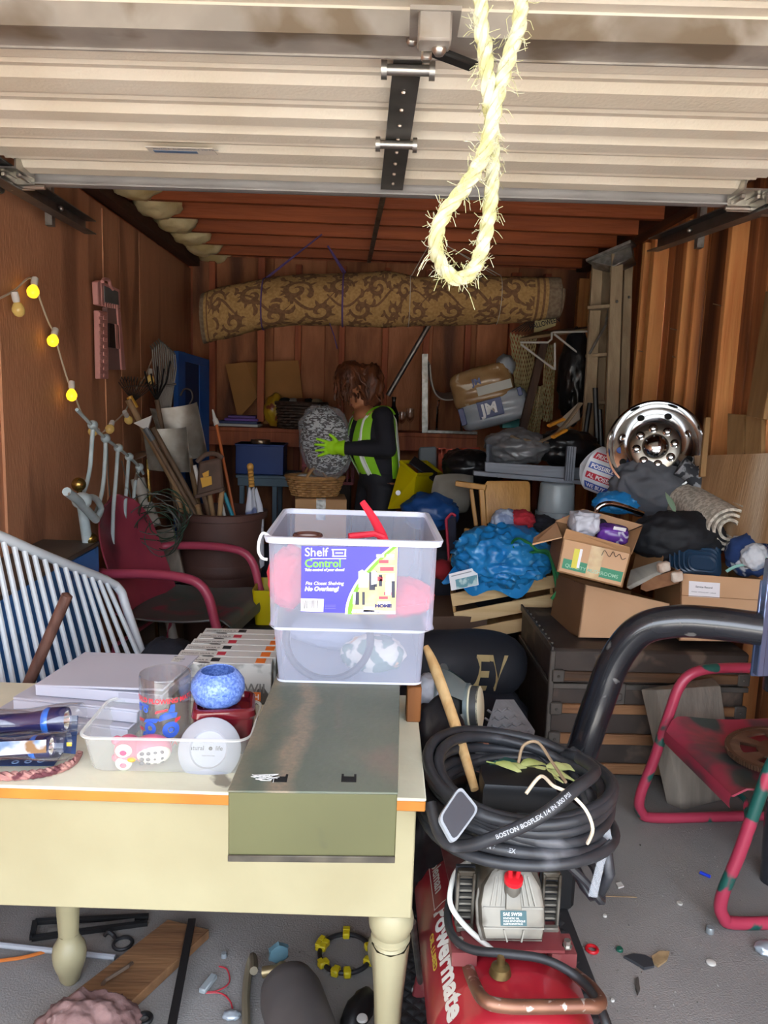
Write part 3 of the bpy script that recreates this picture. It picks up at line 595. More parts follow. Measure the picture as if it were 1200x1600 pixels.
part('beak', MB(om).ball((-.016, -.033, 0), (.009, .006, .005), 8), mat('beak_orange', 'd69a3c', .4), o_)
for i in range(3):
    for j in range(4): part('feather', MB(om).ball((.004+j*.013, -.0335+abs(i-1)*.003+.0006*j*j, (i-1)*.012), (.005, .003, .0045), 6), mat('feather_dark', '4a4350', .4), o_)
# ---------------------------------------------------------------- flashlights in blister packs, braided belt
navy = mat('navy_plastic', '1b1d4a', .35, c2='212352', s=4); bluep = mat('blue_ring', '2469c8', .3); card = mat('card_dark', '23355c', .4, c2='2d4776', s=4); blis = clear('blister', .08, .9); chrome = mat('chrome', 'dcdcdc', .08, 1)
def flash(a, b, r, name, label, cardpts, fin, txt):
    t = T(name, label, 'flashlight', (a+b)/2-V((0, 0, r))); fr = frame(a, b-a); L = (b-a).length; F_ = fr @ Matrix.Rotation(pi/2, 4, 'Y')
    if fin: cp = part('card', MB().slab(cardpts, .0015), card, t)
    else:
        n = (cardpts[1]-cardpts[0]).cross(cardpts[3]-cardpts[0]).normalized(); cp = part('card', MB().slab(cardpts, .0015), card, t)
    part('barrel', MB(F_).lathe([(0, 0), (r*.75, 0), (r*.82, L*.04), (r*.8, L*.2), (r*.72, L*.3), (r*.72, L*.62), (r*.85, L*.76), (r, L*.84), (r, L*.98), (r*.92, L), (r*.85, L*.98)], 24), navy, t)
    part('ring', MB(F_).lathe([(r*.88, L*.76), (r*1.03, L*.79), (r*1.03, L*.82), (r*.95, L*.84)], 24), bluep, t)
    part('ring', MB(F_).lathe([(r*.8, L*.08), (r*.9, L*.1), (r*.9, L*.17), (r*.8, L*.19)], 24), bluep, t)
    part('lens', MB(F_).lathe([(r*.88, L*.985), (r*.6, L*.93), (r*.2, L*.9), (0, L*.92)], 24), chrome, t)
    part('blister', MB(F_).surf(lambda u, v: V(((r*1.16+.004*sin(9*u))*cos(2*pi*v), (r*1.16+.004*sin(7*u+2))*sin(2*pi*v), -.02+u*(L+.05))), 10, 16, False, True), blis, t)
    return t, cp
fz = TZ+.075; fy = 1.53
a, b = P(-48, 1134, fy), P(106, 1124, fy+.01)
t1, c1 = flash(a, b, .027, 'flashlight', 'dark blue flashlight in clear blister pack, upper of the two on the table', [P(-60, 1158, fy+.0), P(118, 1178, fy-.03), P(122, 1118, fy+.05), P(-60, 1120, fy+.05)], 0, '')
part('badge', MB().slab([P(104, 1160, fy-.032), P(112, 1160, fy-.032), P(112, 1166, fy-.033), P(104, 1166, fy-.033)], .0008), mat('badge_yellow', 'd8b13a', .5), c1)
a, b = P(-60, 1172, 1.46), P(82, 1166, 1.47)
c4 = [Z(-60, 1196, TZ+.004), Z(84, 1196, TZ+.004), Z(116, 1150, TZ+.012), Z(-60, 1150, TZ+.012)]
t2, c2_ = flash(a, b, .022, 'flashlight', 'flashlight in blister pack lying lower, near the table edge', c4, 1, '')
part('foil_label', MB().slab([P(-20, 1160, 1.432), P(72, 1156, 1.435), P(72, 1176, 1.436), P(-20, 1182, 1.434)], .0008), mat('foil_print', '6d86a8', .3, .3, c2='c9cdd2', s=18, lo=.45, hi=.55, c3='8a6a4a', s3=14, t3=.6), t2)
for k in range(3):
    q = Z(24+20*k, 1191-1*k, TZ+.0062); part('icon', MB(Matrix.Translation(q)).lathe([(.004, 0), (.0075, 0), (.0075, .0006), (.004, .0006)], 16), mat('icon_blue', '8fb0dc', .5), c2_)
braid = mat('braid', '9a6a66', .8, c2='b98a80', s=40, bump=.3, c3='5d2f36', s3=22, t3=.52)
bt = T('braided_belt', 'braided maroon and tan belt along the table front edge under the flashlights', 'belt', Z(60, 1208, TZ))
pth = cr([Z(-40, 1213, TZ+.008), Z(20, 1213, TZ+.008), Z(75, 1207, TZ+.008), Z(112, 1193, TZ+.008), Z(124, 1178, TZ+.008)], 10)
for k in range(3): part('strand', MB().tube([p+V((0, cos(i*.9+k*2.1)*.007, sin(i*.9+k*2.1)*.004+.001)) for i, p in enumerate(pth)], .0055, 6), braid, bt)
# white folders
fol = mat('folder_white', 'b9bac6', .5, c2='b0b1be', s=3); fold2 = mat('folder_grey', '9a9aa8', .5)
for k, (cx, cy, rz, lab, w_, d_) in enumerate(((-.66, 1.79, -11, 'white cardboard file case, bottom one of the stack on the table', .34, .24), (-.63, 1.80, -11, 'white cardboard file case in the middle of the stack', .31, .23), (-.585, 1.815, -8, 'white file case with loose lid on top of the stack', .31, .23))):
    fm = at((cx, cy, TZ+.001+k*.034), 0, 0, rz); t = T('file_case', lab, 'folder', fm.translation, 'white file cases')
    part('tray', MB(fm).box((0, 0, .013), (w_, d_, .026), .002), fol, t)
    part('lid', MB(fm @ Matrix.Rotation(rad(-2.5 if k == 2 else 0), 4, 'Y')).box((.002, .002, .029 + .002*(k == 2)), (w_+.004, d_+.004, .006), .002), fol, t)
    if k == 2: part('spine_gap', MB(fm).box((.1, -d_/2-.0005, .018), (.1, .002, .012)), fold2, t)
# boxed book set
bkw = mat('book_cover', 'b9b8b2', .4, c2='8f8e88', s=22, d=6, lo=.48, hi=.56, c3='4f4d4a', s3=16, t3=.64, w3=.01); spn = mat('book_spine', 'c3c2bd', .4, c3='3c3a38', s3=16, t3=.6, w3=.01)
by = 1.86; bzt = P(343, 1037, by).z; bx0, bx1 = P(265, 1035, by).x, P(424, 1042, by).x; byr = Z(300, 981, bzt).y
st_ = (byr-by)/6; pred = mat('print_crimson', 'b03040', .5); pblk = mat('print_black', '24242a', .5); hor = mat('print_orange', 'd9702c', .5)
for k in range(6):
    y0 = by+k*st_+.001; xo = .006*k
    t = T('history_book', ['grey boxed book with orange square logo on its cover, front of the row'] [0] if k == 0 else f'grey boxed book standing with its lettered spine up, {["", "second", "third", "fourth", "fifth", "rearmost"][k]} in the row', 'book', ((bx0+bx1)/2, y0, TZ), 'boxed history books')
    part('case', MB().box(((bx0+bx1)/2+xo, y0+st_/2-.001, (bzt+TZ)/2), (bx1-bx0, st_-.003, bzt-TZ), .002), bkw, t)
    sp = part('spine', MB().box(((bx0+bx1)/2+xo, y0+st_/2-.001, bzt+.0004), (bx1-bx0-.004, st_-.006, .0016)), spn, t)
    part('spine_lettering', join([MB().text('WORLD WAR II', .013, Matrix.Translation((bx0+xo+.008, y0+.012+st_*.1, bzt+.0015)), bold=.0002, sx=.9), MB().text('THE COMPLETE HISTORY', .007, Matrix.Translation((bx0+xo+.008, y0+.004, bzt+.0015)))]), pblk, sp)
    part('spine_patch', MB().box((bx0+xo+.11, y0+st_/2, bzt+.0015), (.022, st_*.5, .0006)), pred if k in (1, 3, 4) else pblk, sp)
    part('spine_badge', MB().box((bx1+xo-.03, y0+st_/2, bzt+.0015), (.024, st_*.7, .0006)), hor, sp)
    if k == 0:
        part('logo', MB().box((bx1-.037, y0-.0012, bzt-.085), (.022, .001, .024)), hor, t)
        part('logo_letter', MB().text('H', .019, Matrix.Translation((bx1-.0435, y0-.002, bzt-.092)) @ Matrix.Rotation(pi/2, 4, 'X'), bold=.0006), white, t)
        part('title', MB().text('WWII', .035, Matrix.Translation((bx0+.15, y0-.0013, bzt-.075)) @ Matrix.Rotation(pi/2, 4, 'X'), bold=.0005), mat('print_mid', '6f6d6a', .5), t)
# brown pole behind the folders, black bag and wooden block at the back corner of the table
bark = wood('bark_brown', '4e332b', '6b4a3e', 'z', 3, .6, k=.3)
e0, e1 = P(105, 930, 2.06), P(50, 1052, 2.06); e2 = e0+(e1-e0)*(e0.z/(e0.z-e1.z))
S('wooden_pole', MB().tube([e0+V((.004, 0, .004)), e0, e0.lerp(e2, .5)+V((.006, 0, 0)), e2], [.006, .0155, .0165, .017], 10), bark, 'thick dark brown pole leaning up behind the white file cases', 'pole')
bkb = mat('black_bag', '121214', .32, c2='1c1c20', s=4, bump=.25, bs=18)
S('wood_block', MB().box((.135, 1.80, TZ+.045), (.035, .05, .09), .003), wood('block_brown', '6a3f1e', '8a5426', 'z'), 'small brown wooden block on the table beside the bin', 'block')
S('trash_bag', MB().blob((.2, 1.86, .52), (.1, .12, .25), 4, .22, 2.4, 4), bkb, 'black plastic bag bunched against the back right corner of the table', 'bag')
# ================================================================ COMPRESSOR, HOSE AND THE RIGHT FOREGROUND
tred = mat('tank_red', '9c1f2c', .3, c2='8d1c28', s=4, c3='5b1a1e', s3=2.5, t3=.62, w3=.12, coat=.4)
tdust = mat('tray_red', '7a2830', .6, c2='6c3a38', s=5, c3='8a6a62', s3=9, t3=.66, w3=.08)
cast = mat('cast_grey', '6a675f', .45, .5, c2='7a766c', s=12, c3='3e382f', s3=10, t3=.6, w3=.06)
rub = mat('black_rubber2', '1d1e20', .5, c2='26272a', s=10); hosem = mat('hose_black', '26272a', .42, c2='2e3034', s=20, c3='55565a', s3=14, t3=.68, w3=.06)
whp = mat('cable_white', 'c9c8c0', .45); copper = mat('worn_handle', '6e4a3a', .4, .6, c2='85604c', s=12, c3='b5a89e', s3=45, t3=.62)
TX, TR, TZc = .325, .165, .285
cp = T('air_compressor', 'red air compressor with horizontal tank and grey pump on top', 'compressor', (TX, 1.5, 0))
tp_ = [(0, -.1)]+[(TR*sin(rad(a)), -.1*cos(rad(a))) for a in range(10, 91, 10)]+[(TR, .06), (TR+.001, .065), (TR, .07), (TR, .57)]+[(TR*cos(rad(a)), .57+.1*sin(rad(a))) for a in range(10, 91, 10)]
tank = part('tank', MB(Matrix.Translation((TX, 1.27, TZc)) @ Matrix.Rotation(-pi/2, 4, 'X')).lathe(tp_, 48), tred, cp)
def tk(y, a, o=.0008): return V((TX-(TR+o)*sin(a), y, TZc+(TR+o)*cos(a)))
def tkt(t, y, a, s, b=.001, sx=1, sh=0): return MB().text(t, s, bold=b, sx=sx, sh=sh, fn=lambda x, h, z: tk(y-x, a-h/TR))
part('lettering', tkt('Powermate', 1.60, .98, .066, .0028, 1.02, .1), whp, tank, label='large white lettering running along the tank')
part('lettering', tkt('Coleman', 1.79, .9, .04, .001, .95), whp, tank)
part('yellow_lettering', tkt('OIL LUBED', 1.55, 1.14, .022, .0008), mat('print_yellow', 'b9a03a', .5), tank)
def tkbar(y0, y1, a0, a1): return MB().surf(lambda u, v: tk(y0+(y1-y0)*u, a0+(a1-a0)*v), 6, 2)
part('logo_frame', join([tkbar(1.8, 1.605, .97, .955), tkbar(1.8, 1.605, .64, .625), tkbar(1.8, 1.797, .97, .625), tkbar(1.608, 1.605, .97, .625)]), whp, tank)
zt2 = TZc+TR
part('deck', MB().poly([(TX-.1, 1.37, zt2+.012), (TX+.1, 1.37, zt2+.012), (TX+.12, 1.86, zt2+.012), (TX-.12, 1.86, zt2+.012), (TX-.1, 1.37, zt2+.018), (TX+.1, 1.37, zt2+.018), (TX+.12, 1.86, zt2+.018), (TX-.12, 1.86, zt2+.018)], ((3, 2, 1, 0), (4, 5, 6, 7), (0, 1, 5, 4), (1, 2, 6, 5), (2, 3, 7, 6), (3, 0, 4, 7))).box((TX-.1, 1.4, zt2-.005), (.05, .06, .03)).box((TX+.1, 1.4, zt2-.005), (.05, .06, .03)).box((TX-.1, 1.8, zt2-.005), (.05, .06, .03)).box((TX+.1, 1.8, zt2-.005), (.05, .06, .03)), tdust, cp)
for sx in (-1, 1): part('deck_bolt', MB(Matrix.Translation((TX+sx*.108, 1.385, zt2+.018))).lathe([(0, .012), (.007, .012), (.007, 0), (.011, 0), (.011, -.003)], 6), bright, cp)
# pump: arched cover leaning back, ribs, oil plug, fins
pm_ = Matrix.Translation((TX-.005, 1.395, zt2+.02)) @ Matrix.Rotation(rad(62), 4, 'X')
ho = [(-.062, 0), (.062, 0), (.07, .03), (.071, .07), (.064, .105), (.046, .135), (.022, .155), (0, .161), (-.022, .155), (-.046, .135), (-.064, .105), (-.071, .07), (-.07, .03)]
pc_ = part('pump_cover', MB(pm_).prism(ho, .012, .003).prism([(x*.93, .006+y*.93) for x, y in ho], .042, .012, Matrix.Translation((0, 0, .0))), cast, cp)
m = MB(pm_)
for x in (-.045, -.034, -.023, .023, .034, .045): m.bar((x, .068, .043), (x*.72, .135-.3*abs(x), .041), .003, .006)
for y in (.028, .064): m.bar((-.06, y, .0425), (.06, y, .0425), .003, .004)
m.bar((-.02, .026, .043), (-.014, .004, .041), .003, .005).bar((.02, .026, .043), (.014, .004, .041), .003, .005).prism([(-.016, .062), (.016, .062), (.014, .095), (-.014, .095)], .05, .003)
part('rib', m, cast, pc_, kind='stuff')
part('oil_label', MB(pm_).box((0, .046, .0432), (.052, .027, .001)), mat('label_teal', '18454a', .4), pc_)
part('oil_lettering', MB(pm_).text('SAE 5W50', .0085, Matrix.Translation((-.021, .0505, .0442)), bold=.0002).text('SYNTHETIC OIL', .0046, Matrix.Translation((-.021, .0445, .0442)), bold=.0001).text('HUILE SYNTHETIQUE', .0046, Matrix.Translation((-.021, .0395, .0442)), bold=.0001).text('ACEITE SINTETICO', .0046, Matrix.Translation((-.021, .0347, .0442)), bold=.0001), whp, pc_)
pg = Matrix.Translation(pm_ @ V((0, .1, .042))) @ Matrix.Rotation(rad(12), 4, 'X')
part('filler_neck', MB(pg).lathe([(0, -.02), (.017, -.02), (.017, .016), (.0145, .02), (0, .02)], 20), cast, cp)
pr2 = mat('plug_red', 'c01c26', .35)
part('oil_plug', MB(pg).lathe([(.019, .018), (.019, .028), (.014, .03), (0, .03)], 20).tube([(-.007, 0, .028), (-.008, 0, .05), (0, 0, .064), (.008, 0, .05), (.007, 0, .028)], .0045, 8, sm=5), pr2, cp)
part('cylinder_body', MB(Matrix.Translation((TX-.005, 1.42, zt2+.105)) @ Matrix.Rotation(-pi/2, 4, 'X')).lathe([(0, 0), (.058, 0), (.066, .012), (.066, .05), (.07, .06), (.07, .09), (.06, .1), (.06, .2), (0, .2)], 32), cast, cp)
for sx in (-1, 1):
    x = TX-.005+sx*.088; m = MB()
    m.box((x, 1.445, zt2+.135), (.036, .014, .012), .002).box((x, 1.43, zt2+.02), (.036, .014, .012), .002).box((x+sx*.017, 1.44, zt2+.078), (.006, .012, .12), .002).box((x-sx*.016, 1.44, zt2+.078), (.006, .012, .12), .002)
    for k in range(7): m.box((x, 1.447, zt2+.035+k*.015), (.032, .012, .005), .001)
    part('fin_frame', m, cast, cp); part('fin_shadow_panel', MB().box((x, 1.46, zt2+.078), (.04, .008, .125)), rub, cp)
part('motor', MB(Matrix.Translation((TX-.005, 1.6, zt2+.085)) @ Matrix.Rotation(-pi/2, 4, 'X')).lathe([(0, 0), (.07, 0), (.076, .01), (.076, .2), (.06, .22), (0, .22)], 28), rub, cp)
part('handle', MB().tube([P(728, 1498, 1.42)+V((0, 0, .0)), P(738, 1530, 1.33), P(756, 1562, 1.235), P(790, 1572, 1.22), P(850, 1573, 1.22), P(905, 1572, 1.22), P(938, 1570, 1.235), P(925, 1545, 1.3), P(885, 1512, 1.42)], .0125, 12, sm=6), copper, cp, label='bent tube handle with worn copper-brown finish')
part('pipe_fitting', MB(at(Z(782, 1512, zt2+.01))).lathe([(.022, -.012), (.018, .003), (.008, .008), (.008, .02), (.0095, .022), (.0095, .032), (.006, .034), (0, .034)], 16), mat('brass_dirty', '6a5a38', .4, .7), cp)
part('power_cable', MB().tube([P(712, 1380, 1.5), P(700, 1420, 1.46), P(706, 1460, 1.4), P(735, 1483, 1.36), P(790, 1490, 1.33), P(850, 1499, 1.32), P(900, 1525, 1.3), P(930, 1560, 1.25), P(950, 1610, 1.2), P(965, 1680, 1.2)], .0085, 10, sm=8), rub, cp, label='thick black power cable')
part('white_cable', MB().tube([P(748, 1340, 1.52), P(716, 1358, 1.5), P(704, 1390, 1.46), P(706, 1418, 1.44), P(730, 1450, 1.41), P(776, 1490, 1.37)], .0058, 10, sm=8), whp, cp, label='white cable')
for sx in (-1, 1):
    for y in (1.33, 1.78): part('leg', MB().bar((TX+sx*.11, y, .2), (TX+sx*.14, y, .0), .05, .012, (0, 1, 0), .003), tdust, cp)
# mat with a raised diamond tread
matm = mat('mat_rubber', '2b2c2e', .6, c2='343537', s=9); q0 = Z(948, 1500, 0)
mt = T('rubber_mat', 'black diamond-tread rubber mat on the floor under the compressor', 'mat', (.32, 1.75, 0))
mx0, mx1, my0, my1 = .1, .66, 1.5, 2.3
part('sheet', MB().box(((mx0+mx1)/2, (my0+my1)/2, .004), (mx1-mx0, my1-my0, .008), .002), matm, mt)
m = MB(); i = 0
y = my0+.03
while y < my1-.02:
    x = mx0+.02+(.02 if i % 2 else 0)
    while x < mx1-.02:
        m.poly([(x-.016, y, .008), (x, y-.016, .008), (x+.016, y, .008), (x, y+.016, .008), (x-.009, y, .0115), (x, y-.009, .0115), (x+.009, y, .0115), (x, y+.009, .0115)], ((0, 1, 5, 4), (1, 2, 6, 5), (2, 3, 7, 6), (3, 0, 4, 7), (4, 5, 6, 7))); x += .04
    y += .02; i += 1
part('tread', m, matm, mt, kind='stuff')
# coiled hose on the pump
hc = V((.352, 1.57, .695)); HR = .185
hz = T('hose_coil', 'coiled black rubber hose with white lettering lying on the compressor', 'hose', hc-V((0, 0, .06)))
pts = []; NL = 12; off = [(rnd(-.016, .016), rnd(-.016, .016), rnd(-.022, .026), rnd(-.01, .016)) for _ in range(NL+1)]
for k in range(NL*20):
    t = k/20; i = int(t); f_ = t-i; a = 2*pi*f_; o0, o1 = off[i], off[i+1]; o = [o0[j]+(o1[j]-o0[j])*f_ for j in range(4)]
    lay = (i % 6); z = -.045+lay*.018+o[3]*.5+.012*sin(a*2+i); r = HR+o[2]*.9+(.012 if i >= 6 else -.008)
    pts.append(hc+V((o[0]*.5+r*cos(a+1.1), o[1]*.5+r*.98*sin(a+1.1), z+.02*cos(a+1.1)*-.6)))
pts += [P(948, 1330, 1.5), P(945, 1380, 1.5), P(925, 1400, 1.52), P(900, 1360, 1.55), P(880, 1330, 1.6)]
hose = part('hose', MB().tube(pts, .0122, 10, sm=2), hosem, hz)
fr_ = part('loose_loop', MB().tube([P(672, 1255, 1.45), P(690, 1308, 1.4), P(725, 1322, 1.365), P(790, 1302, 1.335), P(850, 1272, 1.34), P(900, 1232, 1.38), P(930, 1205, 1.46), P(905, 1185, 1.56)], .0125, 10, sm=8), hosem, hz)
def tubetext(path, s0, size, txt, r, rev=False):
    pp = path[::-1] if rev else path; L = [0]
    for a, b in zip(pp, pp[1:]): L.append(L[-1]+(b-a).length)
    def fn(x, y, z):
        d = s0+x; i = 0
        while i < len(L)-2 and L[i+1] < d: i += 1
        t = (d-L[i])/(L[i+1]-L[i]); p = pp[i].lerp(pp[i+1], t); tn = (pp[i+1]-pp[i]).normalized(); v = (CAM-p).normalized(); v = (v-tn*v.dot(tn)).normalized(); u = v.cross(tn)
        a = (y-size*.35)/r; return p+(v*cos(a)+u*sin(a))*(r+.0006)
    return MB().text(txt, size, bold=size*.02, fn=fn)
ll = cr([P(672, 1255, 1.45), P(690, 1308, 1.4), P(725, 1322, 1.365), P(790, 1302, 1.335), P(850, 1272, 1.34), P(900, 1232, 1.38), P(930, 1205, 1.46)], 8)
part('lettering', tubetext(ll, .2, .011, 'BOSTON BOSFLEX 1/4 IN 300 PSI', .0125), mat('print_hose', '9c9ea2', .5), fr_)
for k in (5, 8, 11):
    seg = pts[k*20-14:k*20+8]; part('lettering', tubetext(seg, .22, .011, 'BOSTON BOSFLEX', .0125, seg[4].x > seg[9].x), MATS['print_hose'], hose)
tie = mat('tie_string', 'cdbfa6', .8)
part('tie', MB().tube([P(822, 1240, 1.4), P(845, 1213, 1.42), P(865, 1228, 1.38), P(890, 1240, 1.37), P(915, 1265, 1.36), P(926, 1295, 1.36), P(918, 1318, 1.38)], .0035, 6, sm=6), tie, hz, label='cream string tie')
part('tie', MB().tube([P(810, 1192, 1.62), P(818, 1165, 1.64), P(840, 1160, 1.64), P(862, 1190, 1.58), P(884, 1222, 1.5)], .0035, 6, sm=6), mat('tie_tan', '9a8468', .8), hz, label='tan string tie')
part('hose_tail', MB().tube([P(880, 1345, 1.5), P(915, 1378, 1.5), P(940, 1408, 1.5), P(930, 1360, 1.55), P(905, 1330, 1.6)], .009, 8, sm=6), hosem, hz)
clr = film('cling_film', 'd6dade', .2, .08)
S('cling_film', MB().tube([P(940, 1275, 1.47), P(948, 1310, 1.46), P(938, 1350, 1.47), P(926, 1400, 1.48)], [.006, .012, .009, .011], 6, sm=4, flat=((0, 1, 0), .4)), clr, 'strip of clear plastic wrap hanging off the hose on its right', 'wrap')
# small solar panel in a grey frame
pn = [P(x, y, Y) for x, y, Y in ((716, 1229, 1.42), (746, 1266, 1.4), (705, 1322, 1.33), (682, 1280, 1.35))]
def rq(p, r=.2, n=4):
    out = []
    for i in range(4):
        a, b, c = p[i-1], p[i], p[(i+1) % 4]; u, v = b.lerp(a, r), b.lerp(c, r)
        for k in range(n+1): t = k/n; out.append(u*(1-t)**2+b*2*t*(1-t)+v*t*t)
    return out
def plate(ring, t):
    n = (ring[5]-ring[0]).cross(ring[10]-ring[0]).normalized(); n = n if n.dot(CAM-ring[0]) > 0 else -n; m = MB()
    v0 = m.vs(ring); v1 = m.vs([p+n*t for p in ring]); L = len(ring); m.f(v0); m.f(v1[::-1])
    for i in range(L): m.f([v0[i], v0[(i+1) % L], v1[(i+1) % L], v1[i]])
    return m, n
sp_ = T('solar_charger', 'small square dark panel in a light grey frame leaning on the hose', 'panel', pn[2])
m, n_ = plate(rq(pn), .008); part('frame', m, mat('frame_grey', '9aa0a6', .4), sp_)
ctr = sum(pn, V())/4; m, _ = plate(rq([ctr+(p-ctr)*.86+n_*.0075 for p in pn]), .0015); part('panel', m, mat('panel_dark', '43454b', .25, c2='4c4e54', s=3), sp_)
# stick, black case, speaker, transformer, fake leaves
pale = wood('pale_stick', 'b48c58', 'cfae7c', 'z', 3, .5, k=.2)
S('wooden_stick', MB().tube([P(665, 1010, 1.95), P(680, 1045, 1.9), P(712, 1135, 1.75), P(742, 1234, 1.6)], [.008, .0145, .0135, .0095], 12, sm=4, flat=((0, 1, 0), .75)), pale, 'worn pale wooden stick slanting from the bin down to the hose coil', 'stick')
S('plastic_case', MB(at(P(808, 1226, 1.6)-V((0, 0, .045)), 0, 0, -4)).prism([(-.08, -.05), (.08, -.05), (.085, 0), (.08, .05), (-.08, .05), (-.085, 0)], .07, .014), mat('case_black', '17181a', .4), 'black plastic case sitting inside the hose coil', 'case')
m = T('speaker_driver', 'bare grey loudspeaker driver with round magnet behind the wooden stick', 'speaker', P(720, 1150, 2.02))
sm_ = frame(P(722, 1105, 2.0), V((1, -.3, .12)), (0, 0, 1)) @ Matrix.Rotation(pi/2, 4, 'Y'); sg = mat('basket_grey', '7d8b8c', .35, .5, c2='6b7a7c', s=8)
part('rim', MB(sm_).lathe([(.1, -.055), (.118, -.055), (.118, -.049), (.1, -.049)], 32), sg, m)
for k in range(4): part('spoke', MB(sm_ @ Matrix.Rotation(k*pi/2+.4, 4, 'Z')).surf(lambda u, v: V(((.112-.05*u)*cos((v-.5)*(.8+.3*u)), (.112-.05*u)*sin((v-.5)*(.8+.3*u)), -.05+.07*u**.8)), 5, 6), sg, m)
part('cone', MB(sm_).lathe([(.1, -.05), (.055, .0), (.03, .01), (0, .01)], 28), mat('cone_dark', '2a2a28', .8), m)
part('neck', MB(sm_).lathe([(.066, .012), (.066, .022), (.05, .026), (0, .026)], 28), sg, m)
wr_ = mat('ring_cream', 'c9c4a8', .5); ms_ = mat('magnet_dark', '3b3c3c', .5)
part('magnet', MB(sm_).lathe([(0, .026), (.058, .026), (.058, .05), (0, .05)], 32), ms_, m)
part('magnet_ring', MB(sm_).lathe([(.05, .022), (.06, .022), (.06, .028), (.05, .028)], 32), wr_, m); part('magnet_ring', MB(sm_).lathe([(0, .053), (.052, .053), (.058, .05), (.058, .046), (.05, .046)], 32), wr_, m)
tf_ = T('transformer', 'tiny transformer with copper top and steel side beside the speaker', 'transformer', P(752, 1182, 1.75))
tfm = at(P(752, 1172, 1.75), 0, 0, 12); part('core', MB(tfm).box((0, 0, -.008), (.042, .03, .022), .001), bright, tf_); part('coil', MB(tfm).box((0, 0, .013), (.03, .026, .02), .002), mat('coil_brown', '8a5a48', .5), tf_)
part('wires', join([MB().tube([P(742+3*k, 1185, 1.75), P(738+5*k, 1200+2*k, 1.73), P(752+4*k, 1206+2*k, 1.72), P(765, 1196+3*k, 1.72)], .0012, 5, sm=4) for k in range(5)]), mat('wire_red', '6a3a3a', .5), tf_, kind='stuff')
lfm = mat('leaf_green', '8a9a4a', .6, c2='b2b878', s=12); lft = mat('leaf_teal', '2f5f58', .5)
lt_ = T('fake_plant', 'artificial green leaves lying on the hose coil', 'plant', P(800, 1200, 1.66))
def leaf(p, a, L, w_, up_=.3, n=5):
    m = MB(); v = V((cos(a), sin(a), up_)); sd = V((-sin(a), cos(a), .2)); l = [p+v*L*i/n+V((0, 0, -.5*L*(i/n)**2)) for i in range(n+1)]; ww = [w_*sin(pi*(.06+.94*i/n)**.8) for i in range(n+1)]
    m.poly([q-sd*k for q, k in zip(l, ww)]+[q+V((0, 0, .003)) for q in l]+[q+sd*k for q, k in zip(l, ww)], [(i, i+1, n+2+i, n+1+i) for i in range(n)]+[(n+1+i, n+2+i, 2*n+3+i, 2*n+2+i) for i in range(n)]); return m
for k in range(8):
    part('leaf', leaf(P(775+k*13, 1192+4*(k % 3)+k, 1.64), -.5+.3*(k % 4), .07+.01*(k % 3), .013), lfm, lt_)
for k in range(3): part('leaf', leaf(P(765+k*14, 1196, 1.66), .1+.5*k, .09, .02, .1), lft, lt_, label='dark teal leaf')
part('stem', MB().tube([P(760, 1190, 1.66), P(800, 1198, 1.65), P(850, 1206, 1.63), P(872, 1216, 1.6)], .002, 5, sm=4), lfm, lt_)
# grey rubber block, white plastic bag, bag with gold letters
tire = mat('grey_rubber', '7f8083', .8, c2='8c8d90', s=14, bump=.7, bs=30)
rbk = T('rubber_block', 'thick grey patterned rubber slab standing in front of the trunk', 'slab', Z(800, 1200, 0))
rp = [P(752, 1160, 2.62), P(775, 1093, 2.85), P(803, 1093, 2.9), P(836, 1142, 2.75), P(822, 1200, 2.6), P(757, 1200, 2.6)]
m = MB(); n0 = V((.2, -.75, .6)).normalized(); v0 = m.vs(rp); v1 = m.vs([p+V((.02, .12, -.13)) for p in rp]); L = 6; m.f(v0); m.f(v1[::-1])
for i in range(L): m.f([v0[i], v0[(i+1) % L], v1[(i+1) % L], v1[i]])
part('slab', m, tire, rbk)
m = MB(); rc = sum(rp, V())/6
for i in range(9):
    for j in range(7):
        u, v = (i-4)/4.6, (j-3)/3.6; q = rc + (rp[3]-rc)*u*.8 + (rp[1]-rc)*v*.8
        if abs(u)+abs(v)*.8 < 1.15: m.bar(q+V((-.008, 0, -.006 if (i+j) % 2 else .006)), q+V((.009, 0, .006 if (i+j) % 2 else -.006)), .006, .008, (0, -.6, .7))
part('tread', m, tire, rbk, kind='stuff')
S('plastic_bag', MB().blob(P(666, 1088, 1.98), (.045, .05, .055), 21, .35, 2.6), mat('bag_white', 'a9adb5', .4, c2='bfc3ca', s=9, bump=.3, bs=20), 'crumpled white plastic bag behind the wooden stick, right of the bin', 'bag')
S('black_crate', MB(at((.42, 2.28, 0), 0, 0, 4)).box((0, 0, .2), (.5, .34, .4), .015), mat('crate_black', '18191b', .5), 'black crate standing on the floor behind the compressor', 'crate')
duf = mat('duffel_black', '1c1f26', .65, c2='22252c', s=6, bump=.25, bs=22)
dc = P(728, 1036, 3.25); dfm = frame(dc, V((1, .25, -.09)), (0, 0, 1)); DR = .148
dt = T('duffel_bag', 'black cylindrical duffel bag with big gold letters under the slatted crate', 'bag', dc-V((0, 0, DR)))
part('body', MB(dfm).surf(lambda u, v: V(((u-.5)*.5, (DR*(1-.35*abs(2*u-1)**6)+.005*sin(11*u+9*v))*cos(2*pi*v), (DR*(1-.35*abs(2*u-1)**6)+.005*sin(9*u+12*v))*sin(2*pi*v))), 16, 28, False, True).lathe([(0, 0), (DR*.65, 0)], 24, Matrix.Translation((-.25, 0, 0)) @ Matrix.Rotation(pi/2, 4, 'Y')), duf, dt)
